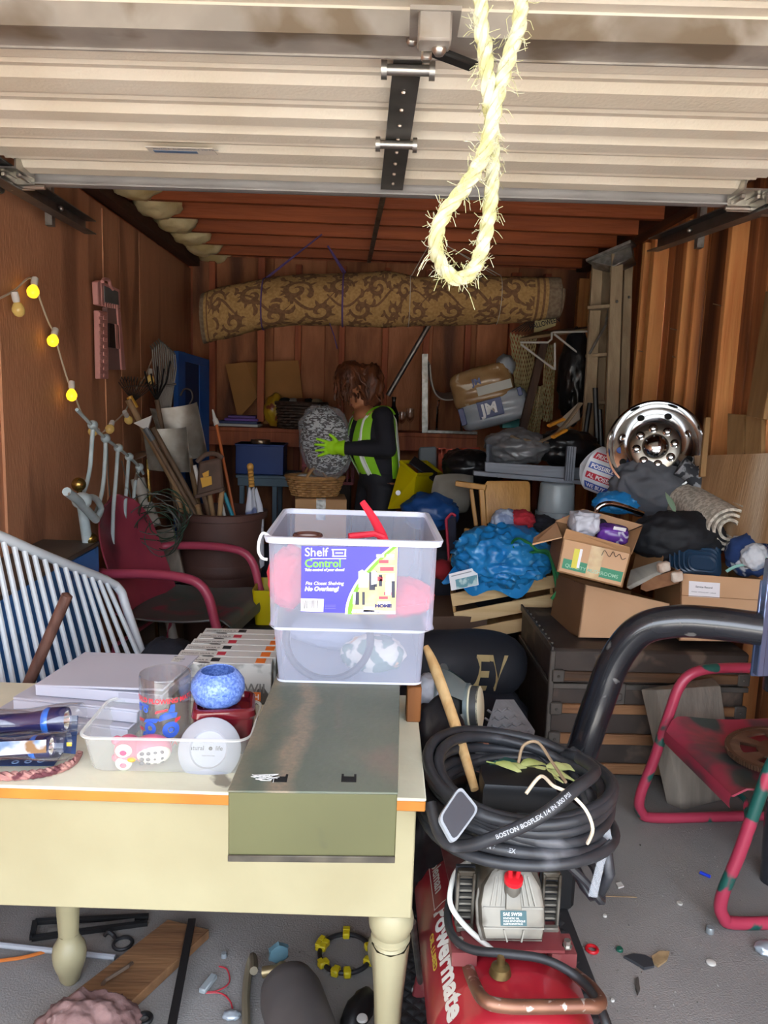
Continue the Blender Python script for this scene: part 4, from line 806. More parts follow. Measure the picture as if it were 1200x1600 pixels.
part('lettering', MB(dfm).text('EV', .22, bold=.004, sx=.62, fn=lambda x, y, z: V((x-.02, -(DR+.007)*cos((y-.07)/DR), (DR+.007)*sin((y-.07)/DR)))), mat('gold_print', 'a8966a', .5), dt, label='worn gold letters')
pile = mat('dark_cloth', '1b1d26', .9, c2='252833', s=6, bump=.2)
S('dark_clothes', MB().blob((dc.x-.02, dc.y+.02, .12), (.3, .26, .2), 31, .2, 2, 4, floor=-.12), pile, 'dark blue clothes heap on the floor under the black duffel bag', 'clothing')
# ---------------------------------------------------------------- old trunk
tz = .552; tx0, tx1, ty0, ty1 = .785, 1.6, 2.99, 3.62
leather = mat('trunk_leather', '362e2a', .5, c2='463c36', s=5, d=9, c3='66564a', s3=8, t3=.64, w3=.05, bump=.25, bs=22); slat = wood('trunk_slat', '7a5234', '946a46', 'x', 3, .6, c3='45301f', t3=.6); iron = mat('trunk_iron', '54504c', .45, .4, c2='625c56', s=14, bump=.2)
tk_ = T('trunk', 'old dark steamer trunk with wooden slats under the cardboard boxes', 'trunk', (1.12, 3.3, 0))
part('body', MB().box(((tx0+tx1)/2, (ty0+ty1)/2, .2), (tx1-tx0-.01, ty1-ty0-.01, .4), .008), leather, tk_)
part('lid', MB().box(((tx0+tx1)/2, (ty0+ty1)/2, .475), (tx1-tx0, ty1-ty0, .15), .012), leather, tk_)
for z, h in ((.44, .04), (.3, .04), (.17, .045), (.04, .045)):
    part('slat', MB().box(((tx0+tx1)/2, ty0-.008, z), (tx1-tx0-.05, .016, h), .003), slat, tk_)
    for x in (tx0+.025, tx1-.025): part('slat_cap', MB().box((x, ty0-.01, z), (.05, .022, h+.012), .004).ball((x, ty0-.022, z), .006, 5), iron, tk_)
part('lid_band', MB().box(((tx0+tx1)/2, ty0-.004, .395), (tx1-tx0+.006, .012, .022), .002).box((tx0-.003, (ty0+ty1)/2, .395), (.012, ty1-ty0, .022), .002), iron, tk_)
for z in (.02, .545): part('edge_band', MB().box((tx0-.002, (ty0+ty1)/2, z), (.01, ty1-ty0+.01, .03), .002), iron, tk_)
part('corner_band', MB().box((tx0, ty0, .275), (.022, .022, .54), .004), iron, tk_)
part('latch', MB().box((1.06, ty0-.012, .37), (.06, .02, .09), .004).box((1.06, ty0-.022, .36), (.03, .012, .03), .003), iron, tk_)
for k in range(9): part('rivet', MB().ball((tx0+.01, ty0+.06+k*.06, .555), .006, 5), iron, tk_)
# bent black pipe with mounting plate
pipem = mat('pipe_black', '1b1c20', .25, c2='26272c', s=5, c3='6b6a68', s3=14, t3=.74, w3=.02, coat=.5)
yp = 2.36; g0 = Z(872, 1275, 0)
pt = T('bent_pipe', 'large bent black steel pipe rising from the floor in front of the trunk', 'pipe', (g0.x, g0.y, 0))
pth = cr([g0, g0.lerp(P(908, 1178, yp), .6), P(908, 1178, yp), P(938, 1090, yp), P(962, 1030, yp), P(1000, 985, yp-.02), P(1055, 971, yp-.06), P(1120, 974, yp-.1), P(1190, 983, yp-.15)], 8)
part('tube', MB().tube(pth, .051, 24), pipem, pt)
pq = P(1186, 980, 2.2); px_ = .09
part('mounting_plate', MB().box((pq.x+.045, pq.y+.02, pq.z-.01), (.09, .012, .3), .003).box((pq.x+.012, pq.y, pq.z+.03), (.02, .03, .36), .003), mat('plate_bluegrey', '6f7fa6', .12, .7, c2='7d8cb0', s=2), pt)
part('post', MB().tube([V((pq.x+.12, pq.y+.06, pq.z+.12)), V((pq.x+.12, pq.y+.06, pq.z-.22))], .05, 20).tube([V((pq.x+.14, pq.y+.06, pq.z-.22)), V((pq.x+.19, pq.y+.1, 0))], .036, 16), pipem, pt)
# weathered plank leaning on the trunk
gp = wood('grey_plank', '6e665c', '857c70', 'z', 3, .75, c3='4b443c', t3=.62); gpe = wood('grey_plank_end', '8a7458', '9a8668', 'z', 3, .75)
pk = T('plank', 'thick weathered grey plank leaning against the front of the trunk', 'plank', Z(1075, 1265, 0))
a, b, c, d = P(1004, 1080, 2.9), P(1025, 1078, 2.84), P(1126, 1072, 2.86), P(1142, 1170, 2.76)
fl = [Z(1068, 1266, 0), Z(1150, 1245, 0)]
part('board', MB().hexa([fl[0], fl[1], fl[1]+V((.03, .07, 0)), Z(1046, 1262, 0)+V((0, .03, 0)), b, c, c+V((0, .07, .01)), a+V((0, .02, 0))], .003), gp, pk)
# ================================================================ RED LAWN CHAIRS
cred = mat('chair_red', 'a3344a', .35, c2='b03a50', s=5, c3='1f4a44', s3=5.5, t3=.6, w3=.015); cgrn = mat('chair_tube', 'a8384e', .35, c2='9c3248', s=5, c3='1d5048', s3=7, t3=.57, w3=.015)
cmar = mat('chair_maroon', 'a84456', .4, c2='98394c', s=4, c3='5c2832', s3=4, t3=.64, w3=.08); cmt = mat('maroon_tube', 'a84258', .35, c2='9c3a50', s=5); cseat = mat('worn_seat', '5e5855', .5, c2='4a5a55', s=5, c3='8a3f4e', s3=5, t3=.6, w3=.05)
cseatr = mat('worn_red_seat', '9c3446', .4, c2='8a2f40', s=4, c3='33403e', s3=4.5, t3=.55, w3=.05)
def lawn_chair(M, label, ms, mback, mtube):
    t = T('lawn_chair', label, 'chair', M.translation)
    def seat(u, v):
        x = -.22+.48*u; y = (v-.5)*2*(.27-.05*max(0, (u-.75)/.25)**2-.02*max(0, (.2-u)/.2)); e = abs(2*v-1)
        return V((x, y, .40-.02*cos((u-.45)*3)+.03*e**4-.05*max(0, (u-.88)/.12)**2+.01*u))
    part('seat', MB(M).shell(seat, 16, 14, .006).surf(lambda u, v: V((.262+.004*sin(pi*u), (v-.5)*.44, .395-.045*u)), 3, 10), ms, t)
    def back(u, v):
        w = .25*(1-max(0, (v-.45)/.55)**2.6)**.5 if v < .995 else .02; y = (u-.5)*2*w; z = .40+.46*v
        return V((-.215-.13*v**1.3+.05*(2*u-1)**2*(1-.5*v)-.015*sin(pi*v), y, z))
    part('backrest', MB(M).shell(back, 14, 16, .006), mback, t)
    for s in (-1, 1):
        y = .29*s
        part('side_frame', MB(M).tube([(-.27, .24*s, .585), (-.22, y, .595), (-.05, y, .605), (.08, y, .60), (.15, y, .58), (.19, y, .53), (.215, y, .44), (.26, y, .25), (.3, y, .11), (.29, y, .045), (.23, y, .019), (-.1, y, .019), (-.3, y, .019)], .019, 12, sm=6), mtube, t)
    part('rear_bar', MB(M).tube([(-.3, -.29, .019), (-.32, -.2, .019), (-.32, .2, .019), (-.3, .29, .019)], .019, 10, sm=4), mtube, t)
    part('brace', MB(M).tube([(.24, -.29, .33), (.2, -.2, .36), (.2, .2, .36), (.24, .29, .33)], .01, 8), mtube, t); part('brace', MB(M).tube([(-.2, -.29, .3), (-.2, .29, .3)], .008, 8), mtube, t)
    for s in (-1, 1): part('brace', MB(M).tube([(-.2, .29*s, .3), (-.25, .29*s, .019)], .008, 8), mtube, t)
    return t
CM = Matrix.Translation((1.375, 2.37, 0)) @ Matrix.Rotation(rad(184), 4, 'Z')
lawn_chair(CM, 'chipped red and green metal lawn chair at the right edge holding a gear disc', cseatr, cred, cgrn)
rw = mat('rusty_steel', '6b4c3a', .5, .5, c2='7d6552', s=7, c3='4f3a30', s3=9, t3=.6, w3=.06); tooth = mat('gear_teeth', '5f4534', .55, .5)
gc = CM @ V((-.02, .02, .43)); gd = T('ring_gear', 'rusty toothed gear disc with oval holes lying on the chipped chair seat', 'gear', gc)
gm = Matrix.Translation(gc) @ Matrix.Rotation(rad(-6), 4, 'Y')
m = MB(gm); R1 = .17
def gring(a0, a1, r0, r1, z0=0, z1=.008, n=6):
    m.surf(lambda u, v: V(((r0+(r1-r0)*v)*cos(a0+(a1-a0)*u), (r0+(r1-r0)*v)*sin(a0+(a1-a0)*u), z1)), n, 1); m.surf(lambda u, v: V(((r0+(r1-r0)*v)*cos(a0+(a1-a0)*u), (r0+(r1-r0)*v)*sin(a0+(a1-a0)*u), z0)), n, 1)
    for r in (r0, r1): m.surf(lambda u, v: V((r*cos(a0+(a1-a0)*u), r*sin(a0+(a1-a0)*u), z0+(z1-z0)*v)), n, 1)
gring(0, 2*pi, .02, .075, n=32); gring(0, 2*pi, .125, .155, n=40)
for k in range(6): gring(k*pi/3, k*pi/3+.45, .075, .125)
part('plate', m, rw, gd); m = MB(gm); gring(0, 2*pi, .155, R1-.004, -.004, .012, 48); part('ring', m, tooth, gd)
m = MB(gm)
for k in range(110):
    a = 2*pi*k/110; m.bar((R1*cos(a)-.006*cos(a), R1*sin(a)-.006*sin(a), .004), (R1*cos(a)+.001*cos(a), R1*sin(a)+.001*sin(a), .004), .0055, .016)
part('tooth', m, tooth, gd, kind='stuff')
# ================================================================ CRATE, TARP, BOXES ON THE TRUNK
pine = wood('crate_pine', 'd6b07a', 'e6c795', 'x', 3, .6, c3='8a5f36', t3=.66); pinee = wood('crate_end', 'a87e4c', 'c39a62', 'y', 3, .6)
yc = 3.7; cA, cB, cC, cD = P(704, 928, yc), P(866, 898, yc+.03), P(716, 1002, yc), P(868, 972, yc+.03)
ck = T('slatted_crate', 'pale pine slatted crate covered by the blue tarp', 'crate', (cC+cD)/2)
bk_ = V((.04, .36, 0))
for k in range(3):
    a = cA.lerp(cC, k/2.55); b = cB.lerp(cD, k/2.55); h = (cC-cA)*.27
    part('slat', MB().hexa([a+h, b+h, b+h+V((0, .012, 0)), a+h+V((0, .012, 0)), a, b, b+V((0, .012, 0)), a+V((0, .012, 0))], .002), pine, ck)
    part('slat', MB().hexa([a+h+bk_, b+h+bk_, b+h+bk_+V((0, .012, 0)), a+h+bk_+V((0, .012, 0)), a+bk_, b+bk_, b+bk_+V((0, .012, 0)), a+bk_+V((0, .012, 0))], .002), pine, ck)
for a, c in ((cA, cC), (cB-(cB-cA)*.04, cD-(cD-cC)*.04)): part('end_panel', MB().para(c+V((0, .012, 0)), V((.014, 0, 0)), bk_-V((0, .012, 0)), (a-c)), pinee, ck)
part('bottom', MB().hexa([cC, cD, cD+bk_, cC+bk_, cC+V((0, 0, .01)), cD+V((0, 0, .01)), cD+bk_+V((0, 0, .01)), cC+bk_+V((0, 0, .01))]), pinee, ck)
dcl = S('dark_box', MB(at((.36, 3.88, 0), 0, 0, 8)).box((0, 0, .235), (.5, .4, .47), .004), mat('box_brown_dark', '5b4638', .7, c2='6b5442', s=4), 'dark brown box on the floor under the slatted crate', 'box')
tarp = mat('tarp_blue', '1f78b8', .32, c2='2a88c8', s=5, bump=.5, bs=14, c3='6fb0dc', s3=30, t3=.66, w3=.04)
tq = P(785, 868, 3.68)
tb_ = T('blue_tarp', 'crumpled bright blue tarp heaped on the slatted crate', 'tarp', tq-V((0, 0, .1)))
part('heap', MB().blob(tq, (.21, .19, .13), 41, .42, 3.0, 5, fold=.9), tarp, tb_)
m = MB()
e_ = [P(690, 905, 3.6), P(715, 918, 3.55), P(745, 925, 3.58), P(790, 930, 3.6), P(830, 918, 3.6), P(850, 885, 3.66), P(866, 880, 3.72)]; i_ = [P(720, 880, 3.72), P(735, 870, 3.72), P(760, 870, 3.7), P(790, 860, 3.66), P(815, 860, 3.68), P(830, 850, 3.72), P(845, 845, 3.78)]
e_, i_ = cr(e_, 5), cr(i_, 5)
part('skirt', MB().shell(lambda u, v: i_[int(u*30)].lerp(e_[int(u*30)], v)+V((0, -.035*sin(pi*v)+.014*sin(u*19), .022*sin(u*23+4*v))), 30, 8, .002), tarp, tb_)
part('peak', MB().blob(P(815, 848, 3.78), (.09, .09, .08), 44, .4, 2.6, 4, fold=.8), tarp, tb_)
hgm = mat('cord_green', '1f6a3a', .4, c2='2a7d46', s=20)
S('bungee_rope', MB().tube([P(880, 908, 3.5), P(872, 925, 3.48), P(866, 895, 3.5), P(858, 868, 3.52), P(838, 862, 3.5), P(812, 868, 3.48), P(800, 852, 3.5), P(808, 842, 3.54), P(825, 848, 3.52), P(840, 860, 3.5), P(856, 862, 3.5), P(868, 885, 3.48), P(874, 915, 3.47), P(862, 936, 3.47)], .0075, 8, sm=6), hgm, 'green bungee cord looped over the blue tarp', 'cord')
fl_ = T('flyer', 'white flyer with a teal picture lying on the blue tarp', 'flyer', P(722, 918, 3.5))
fq = [P(701, 897, 3.52), P(745, 886, 3.52), P(748, 914, 3.5), P(705, 923, 3.5)]
part('sheet', MB().slab(fq, .002), mat('paper', 'dcdfe2', .5), fl_)
def qin(q, u0, v0, u1, v1, o):
    n = (q[1]-q[0]).cross(q[3]-q[0]).normalized(); n = n if n.dot(CAM-q[0]) > 0 else -n
    g = lambda u, v: (q[0].lerp(q[1], u)).lerp(q[3].lerp(q[2], u), v)+n*o
    return [g(u0, v0), g(u1, v0), g(u1, v1), g(u0, v1)]
part('picture', MB().poly(qin(fq, .2, .42, .97, .97, .0008), [(0, 1, 2, 3)]), mat('print_teal', '4f8894', .5, c2='a8c4c4', s=30, lo=.45, hi=.55, c3='c08a62', s3=14, t3=.6), fl_)
part('caption', MB().poly(qin(fq, .08, .14, .8, .2, .0008), [(0, 1, 2, 3)]), mat('print_grey2', '8a8f94', .5), fl_)
clm = [mat('cloth_%s' % c, c, .9, c2=c2, s=s_, bump=.25, bs=20, lo=.46, hi=.54) for c, c2, s_ in (('a8b4c8', '7f8fb0', 20), ('b02a36', 'a02430', 8), ('20222c', '16171d', 6), ('3d4048', '8a8c90', 22), ('2f7e8c', '46929c', 8))]
for (x, y, Y, sx, sz, mi, sd, lab) in ((790, 815, 3.8, .065, .06, 0, 51, 'light blue patterned clothes heaped behind the blue tarp'), (815, 812, 3.78, .06, .045, 1, 52, 'red shirt on top of the heap behind the blue tarp'), (846, 820, 3.84, .07, .045, 2, 53, 'black clothes between the red shirt and the grey bucket'), (872, 838, 3.82, .06, .04, 3, 54, 'grey and white socks under the box flap'), (862, 868, 3.72, .06, .05, 3, 55, 'black and white patterned cloth beside the green cord')):
    S('clothes', MB().blob(P(x, y, Y), (sx, .08, sz), sd, .4, 2.6, 4), clm[mi], lab, 'clothing', 'clothes behind the blue tarp')
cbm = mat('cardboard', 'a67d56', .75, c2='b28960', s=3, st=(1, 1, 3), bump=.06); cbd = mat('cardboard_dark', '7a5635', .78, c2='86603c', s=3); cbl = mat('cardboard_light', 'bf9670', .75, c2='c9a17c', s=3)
def obox(name, label, q, dep, t=.006, mt=cbm, flaps=(), group=None, closed=False):
    "open carton: q = front quad tl tr br bl, dep = vector to the back"
    tl, tr, br, bl = q; th = T(name, label, 'box', (bl+br)/2+dep/2, group); i = dep.normalized()*t
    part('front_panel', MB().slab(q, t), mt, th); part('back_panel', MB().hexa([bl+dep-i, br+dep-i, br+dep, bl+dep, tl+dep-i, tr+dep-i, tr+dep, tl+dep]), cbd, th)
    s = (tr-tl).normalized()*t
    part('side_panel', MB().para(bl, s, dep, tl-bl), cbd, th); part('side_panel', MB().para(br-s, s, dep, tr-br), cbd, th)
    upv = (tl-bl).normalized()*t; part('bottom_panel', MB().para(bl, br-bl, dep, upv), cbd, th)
    for a, b, o in flaps: part('flap', MB().hexa([a, b, b+o, a+o]+[p+V((0, 0, t)) for p in (a, b, b+o, a+o)]), mt, th)
    return th
# brown carton on the trunk
yb0 = 3.12; z_ = lambda x, y, Y: P(x, y, Y)
q = [P(914, 914, yb0+.02), P(1046, 944, yb0-.02), P(1040, 998, yb0-.02), P(903, 996, yb0)]; lift = tz+.004-min(p.z for p in q); q = [p+V((0, 0, lift)) if lift > 0 else p for p in q]
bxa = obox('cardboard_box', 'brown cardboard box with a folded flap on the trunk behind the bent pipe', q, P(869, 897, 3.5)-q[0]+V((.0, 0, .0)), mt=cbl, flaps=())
part('flap', MB().slab([q[0]+V((0, -.004, .002)), q[1]+V((0, -.004, .002)), q[1].lerp(q[2], .5)+V((-.05, -.006, .03)), q[0].lerp(q[3], .28)+V((.13, -.006, 0)), ][:4], .003), cbl, bxa)
n_ = bxa; part('print_marks', join([MB().poly([P(x, y, yb0+.0), P(x+w_, y+h*.2, yb0+.0), P(x+w_, y+h, yb0+.0), P(x, y+h*.8, yb0+.0)], [(0, 1, 2, 3)]) for x, y, w_, h in ((897, 908, 1, 1),)]), mat('print_faded', '4a3a34', .7), bxa)
# carton with a green band, tilted, on top of it
g = [P(880, 842, 2.98), P(986, 866, 2.95), P(972, 918, 2.93), P(870, 893, 2.96)]; dp = V((.02, .22, .035))
bxg = obox('cardboard_box', 'open tilted cardboard box with green printed band, purple packet inside', g, dp, mt=cbl)
part('flap', MB().hexa([g[0]+dp, g[1]+dp, g[1]+dp+V((0, .004, 0)), g[0]+dp+V((0, .004, 0)), P(911, 795, 3.24), P(1004, 820, 3.24), P(1004, 820, 3.245), P(911, 795, 3.245)]), cbl, bxg)
part('flap', MB().slab([P(885, 826, 3.0), P(984, 855, 2.98), g[1]+V((0, .004, 0)), g[0]+V((0, .004, 0))], .004), cbm, bxg)
part('flap', MB().hexa([g[0]+V((0, .02, 0)), g[0]+dp*.9, P(834, 842, 3.15), P(832, 852, 3.0), g[0]+V((0, .02, .004)), g[0]+dp*.9+V((0, 0, .004)), P(834, 840, 3.15), P(832, 849, 3.0)]), cbl, bxg)
part('flap', MB().hexa([g[1], g[1]+dp, P(1004, 822, 3.2), P(1002, 824, 3.12), g[1]+V((.004, 0, 0)), g[1]+dp+V((.004, 0, 0)), P(1005, 822, 3.2), P(1003, 824, 3.12)]), cbm, bxg)
band = MB().poly(qin(g, .06, .56, .96, .86, .001), [(0, 1, 2, 3)]); part('green_band', band, mat('print_green', '3f8a68', .6), bxg)
part('lettering', MB().text('QUALITY MUSHROOMS', .02, frame(qin(g, .1, .8, .2, .8, .0018)[0], g[1]-g[0], (g[0]-g[3])) @ Matrix.Rotation(pi/2, 4, 'X'), bold=.0002), mat('print_palegreen', '9cc4a8', .6), bxg)
part('sticker', MB().poly(qin(g, .19, .2, .29, .78, .0025), [(0, 1, 2, 3)]), mat('sticker_yellow', 'd9d044', .5), bxg); part('sticker', MB().poly(qin(g, .27, .18, .31, .75, .003), [(0, 1, 2, 3)]), white, bxg)
part('tape', MB().poly(qin(g, .42, 0, .62, .95, .0015), [(0, 1, 2, 3)]), mat('tape_tan', 'b9945c', .25, c2='c6a66e', s=30), bxg)
part('scribble', MB().tube(cr([P(940, 868, 2.945), P(945, 860, 2.945), P(952, 870, 2.945), P(958, 862, 2.945), P(962, 870, 2.945), P(968, 866, 2.945), P(972, 874, 2.944), P(978, 872, 2.944)], 5), .0012, 4), pblk, bxg)
bxi = P(958, 830, 3.1)
pp_ = T('purple_packet', 'shiny purple packet with white label inside the tilted box', 'packet', bxi-V((0, 0, .04)))
part('packet', MB(at(bxi, 8, 6, -12)).blob((0, 0, -.01), (.06, .05, .032), 61, .2, 2.4, 4, sq=.5), mat('packet_purple', '6a3a9a', .2, c2='55307f', s=12, c3='b9b4c8', s3=18, t3=.62), pp_)
part('label', MB(at(bxi+V((.01, -.045, .012)), 25, 6, -12)).box((0, 0, 0), (.05, .003, .03), .001), white, pp_)
S('zip_bag', MB().blob(P(912, 818, 3.1), (.05, .05, .045), 63, .5, 2.6, 4, sq=.6), mat('zip_bag', 'a8a9b2', .3, c2='bcbcc6', s=10), 'clear zip bag with pink edge in the left of the tilted box', 'bag')
S('dark_packet', MB().blob(P(938, 824, 3.16), (.03, .05, .035), 64, .2, 2, 3), clm[2], 'dark packet squeezed between the zip bag and purple packet', 'packet')
S('pink_hanger', MB().tube([P(880, 808, 3.3), P(884, 822, 3.26), P(894, 830, 3.2), P(880, 808, 3.3)], .003, 6), mat('hanger_pink', 'c83a86', .4), 'bright pink plastic edge sticking out left of the tilted box', 'hanger')
# carton with a white label at the right
r_ = [P(1064, 896, 3.0), P(1192, 906, 2.98), P(1188, 1003, 2.98), P(1061, 1001, 3.0)]
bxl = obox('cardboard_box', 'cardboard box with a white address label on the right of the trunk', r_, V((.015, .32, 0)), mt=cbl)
lp_ = part('address_label', MB().poly(qin(r_, .1, .1, .48, .33, .0012), [(0, 1, 2, 3)]), white, bxl)
lf = frame(qin(r_, .18, .19, .3, .3, .002)[0], r_[1]-r_[0], r_[0]-r_[3]) @ Matrix.Rotation(pi/2, 4, 'X')
part('lettering', MB().text('Service Record', .011, lf, bold=.0002).text('FRAGILE - STORAGE UNIT - GARAGE', .006, lf @ Matrix.Translation((-.014, -.02, 0))), pblk, bxl)
part('crease', MB().tube([P(1065, 930, 2.998), P(1190, 938, 2.978)], .0012, 4), cbd, bxl)
nvm = mat('navy_container', '22384e', .25, c2='284058', s=4)
for k in range(5):
    c_ = P(1098-3*k, 880-2.5*k, 3.1+.02*k); fm = at(c_, 58, 4, -6); w_, h_ = .058+.012*k, .036+.011*k
    S('food_container', loft(MB(fm), [rrect(-w_, w_, -h_, h_, .03, -.012), rrect(-w_-.003, w_+.003, -h_-.003, h_+.003, .032, -.004), rrect(-w_-.003, w_+.003, -h_-.003, h_+.003, .032, .0), rrect(-w_+.003, w_-.003, -h_+.003, h_-.003, .028, .002), rrect(-w_+.01, w_-.01, -h_+.01, h_-.01, .022, -.004)], True, True), nvm, ['navy plastic food container at the front of the nested set', 'navy plastic food container, second from the front of the nested set', 'navy plastic food container in the middle of the nested set', 'navy plastic food container, second from the back of the nested set', 'navy plastic food container at the back of the nested set'][k], 'container', 'nested navy containers')
nvc = mat('cloth_navywhite', '223a6a', .9, c2='cfd2d8', s=7, lo=.5, hi=.53, bump=.25, bs=18, dist=1)
S('striped_shirt', MB().blob(P(1170, 868, 3.12), (.085, .09, .085), 71, .3, 2, 4), nvc, 'navy and white striped clothes bulging out of the labelled box', 'clothing')
S('white_cloth', MB().blob(P(1180, 870, 3.02), (.05, .04, .05), 72, .4, 2.4, 4), mat('cloth_white', 'c4c6ca', .9, c2='9aa4b4', s=14, lo=.48, hi=.54), 'white wrinkled cloth in front of the navy striped clothes', 'clothing')
S('teal_strap', MB().tube([P(1135, 893, 3.06), P(1150, 885, 3.04), P(1175, 880, 3.0), P(1198, 872, 2.98)], .007, 8, sm=4, flat=((0, 1, 0), .3)), mat('strap_teal', '8ab8ae', .8), 'pale teal strap hanging over the corner of the labelled box', 'strap')
# broken mouldings lying on the trunk, brown carton flap behind
mdw = wood('moulding_white', '8a857c', 'a39d92', 'y', 3, .7, c3='5b5048', t3=.6); mdb = wood('moulding_brown', '7a5238', '936848', 'y', 3, .7)
mo = T('wooden_moulding', 'white painted moulding with a broken wooden end on the trunk boxes', 'moulding', P(1010, 905, 3.05))
part('board', MB().hexa([P(978, 918, 3.1), P(1046, 884, 3.0), P(1046, 892, 3.0), P(985, 922, 3.1), P(985, 890, 3.2), P(1030, 875, 3.05), P(1046, 878, 3.0), P(990, 895, 3.2)], .003), mdw, mo); part('broken_end', MB(at(P(1037, 886, 3.0), 0, -12, 12)).box((0, 0, 0), (.05, .03, .04), .006), mat('wood_raw', 'b89a84', .8, c2='d2c4b4', s=30), mo)
mo2 = T('wooden_moulding', 'brown moulding with a split pale end, nearer than the white one', 'moulding', P(1040, 908, 2.98))
part('board', MB().hexa([P(1000, 921, 3.06), P(1062, 903, 2.96), P(1062, 912, 2.96), P(1010, 925, 3.06), P(1004, 905, 3.08), P(1055, 890, 2.97), P(1064, 892, 2.96), P(1012, 908, 3.08)], .003), mdb, mo2); part('broken_end', MB(at(P(1058, 901, 2.95), 0, -12, 8)).box((0, 0, 0), (.045, .025, .042), .006), MATS['wood_raw'], mo2)
S('cardboard_flap', MB().slab([P(1000, 832, 3.35), P(1037, 858, 3.2), P(1034, 880, 3.2), P(985, 905, 3.35)], .006), cbd, 'dark cardboard flap standing behind the tilted box', 'cardboard')
# black duffel, carpet roll, jacket, chrome tube
S('duffel_bag', MB().blob(P(1060, 840, 3.3), (.2, .13, .115), 75, .22, 1.7, 5), mat('duffel2', '15161a', .7, c2='1b1c21', s=6, bump=.3, bs=16), 'large black fabric bag slumped between the boxes and the carpet roll', 'bag')
carp = mat('carpet_beige', 'a89f90', .95, c2='cfc6b6', s=60, d=2, lo=.42, hi=.58, bump=.7, bs=90)
ca, cb_ = P(1075, 785, 3.62), P(1142, 826, 3.2); cfm = frame(ca, cb_-ca); cL = (cb_-ca).length
cpt = T('carpet_roll', 'rolled beige shag carpet offcut above the black bag', 'carpet', (ca+cb_)/2-V((0, 0, .1)))
def croll(u, v):
    a = v*2*pi*3.2; r = .028+.0082*a/ (2*pi)*3.1; return V((cL*u, r*cos(a), r*sin(a)*.92))
part('roll', MB(cfm).shell(croll, 10, 110, .012), carp, cpt)
S('grey_jacket', MB().blob(P(1022, 762, 3.75), (.2, .14, .14), 77, .3, 1.8, 5), mat('jacket_grey', '55575d', .85, c2='5f6168', s=5, bump=.25, bs=14), 'grey jacket heaped in front of the chrome wheel', 'clothing')
S('grey_jacket', MB().blob(P(1100, 765, 3.75), (.12, .1, .06), 78, .3, 2, 4), mat('jacket_dark', '45474d', .85, bump=.25), 'darker grey cloth between the wheel and the plywood offcut', 'clothing')
S('jacket_sleeve', MB().tube([P(1062, 728, 3.62), P(1085, 745, 3.6), P(1092, 770, 3.58)], [.05, .04, .03], 10, sm=4), mat('camo_dark', '2f3238', .8, c2='85878c', s=24, lo=.52, hi=.56), 'dark patterned sleeve hanging below the chrome wheel', 'clothing')
S('blue_tarp', MB().blob(P(965, 785, 3.7), (.12, .08, .05), 79, .4, 2.5, 4, rz=15), tarp, 'small blue tarp piece poking out beside the grey jacket', 'tarp')
S('chrome_tube', MB().tube([P(932, 806, 3.45), P(934, 794, 3.45), P(948, 787, 3.45), P(970, 790, 3.45), P(1005, 803, 3.45)], .0125, 12, sm=6), chrome, 'bent chrome tube handle lying in front of the grey jacket', 'handle')
lv = T('leaf_sprig', 'single pale green leaf sprig on the black bag', 'plant', P(1055, 805, 3.3))
part('leaf', leaf(P(1054, 800, 3.28), 1.9, .07, .02, 1.6), mat('leaf_pale', '7f9a80', .5), lv); part('leaf', leaf(P(1054, 800, 3.28), 2.9, .06, .016, .2), MATS['leaf_pale'], lv)
# plywood offcut, boards leaning on the right wall
S('plywood_offcut', MB().slab([X(1085, 712, 1.585), X(1206, 708, 1.64), X(1206, 850, 1.61), X(1090, 840, 1.56)], .016), wood('offcut', '97714c', 'b08a62', 'z', 2.5, .7, c3='c9b49a', t3=.6), 'light plywood offcut standing behind the carpet roll', 'board')
lbm = wood('lean_board', '7d5d38', '96744a', 'z', 2.6, .7, c3='56391e')
for q, lab in (([X(1166, 650, 1.6), X(1196, 455, 1.66), X(1226, 462, 1.64), X(1192, 655, 1.58)], 'weathered board leaning on the right wall, longest of three'), ([X(1137, 646, 1.635), X(1163, 648, 1.645), X(1161, 760, 1.62), X(1134, 758, 1.61)], 'short grey-brown board standing left of the pair by the plywood offcut'), ([X(1165, 649, 1.64), X(1190, 651, 1.65), X(1189, 760, 1.63), X(1163, 760, 1.62)], 'short grey-brown board standing right of the pair by the plywood offcut')):
    S('leaning_board', MB().slab(q, .02, .002), lbm, lab, 'board', 'boards leaning on the right wall')
S('leaning_board', MB().slab([P(1103, 652, 3.45), P(1111, 652, 3.45), P(1103, 745, 3.4), P(1094, 745, 3.4)], .02, .002), lbm, 'narrow light lath standing just right of the chrome wheel', 'board', 'boards leaning on the right wall')
# chrome wheel
wc = P(1024, 699, 3.72); wv = (CAM-wc); wv.z = 0; wv = V((-.34, -.9, .22)).normalized()
wM = Matrix.Translation(wc) @ wv.to_track_quat('Z', 'Y').to_matrix().to_4x4(); WR = .232
chm = mat('wheel_chrome', 'c9cacb', .1, 1, c2='b0b1b3', s=3)
wl_ = T('truck_wheel', 'polished chrome truck wheel with eight lug nuts leaning by the right wall', 'wheel', wc-V((0, 0, WR)))
part('rim', MB(wM).lathe([(WR-.012, -.12), (WR-.004, -.1), (WR-.02, -.09), (WR-.02, -.02), (WR-.004, .0), (WR, .012), (WR-.003, .022), (WR-.012, .024), (WR-.018, .012), (WR-.022, -.004), (WR-.032, -.03), (.175, -.026), (.14, -.008), (.119, .01), (.112, .02), (.1, .02), (.06, .02)], 64), chm, wl_)
part('hub_disc', MB(wM).lathe([(.119, .014), (.119, .022), (.112, .027), (.062, .027), (.058, .022)], 48), mat('hub_satin', '9c958a', .3, 1, c2='8a8379', s=9), wl_)
part('hub_cap', MB(wM).lathe([(.058, .018), (.058, .03), (.05, .043), (.03, .053), (0, .056)], 32), chm, wl_)
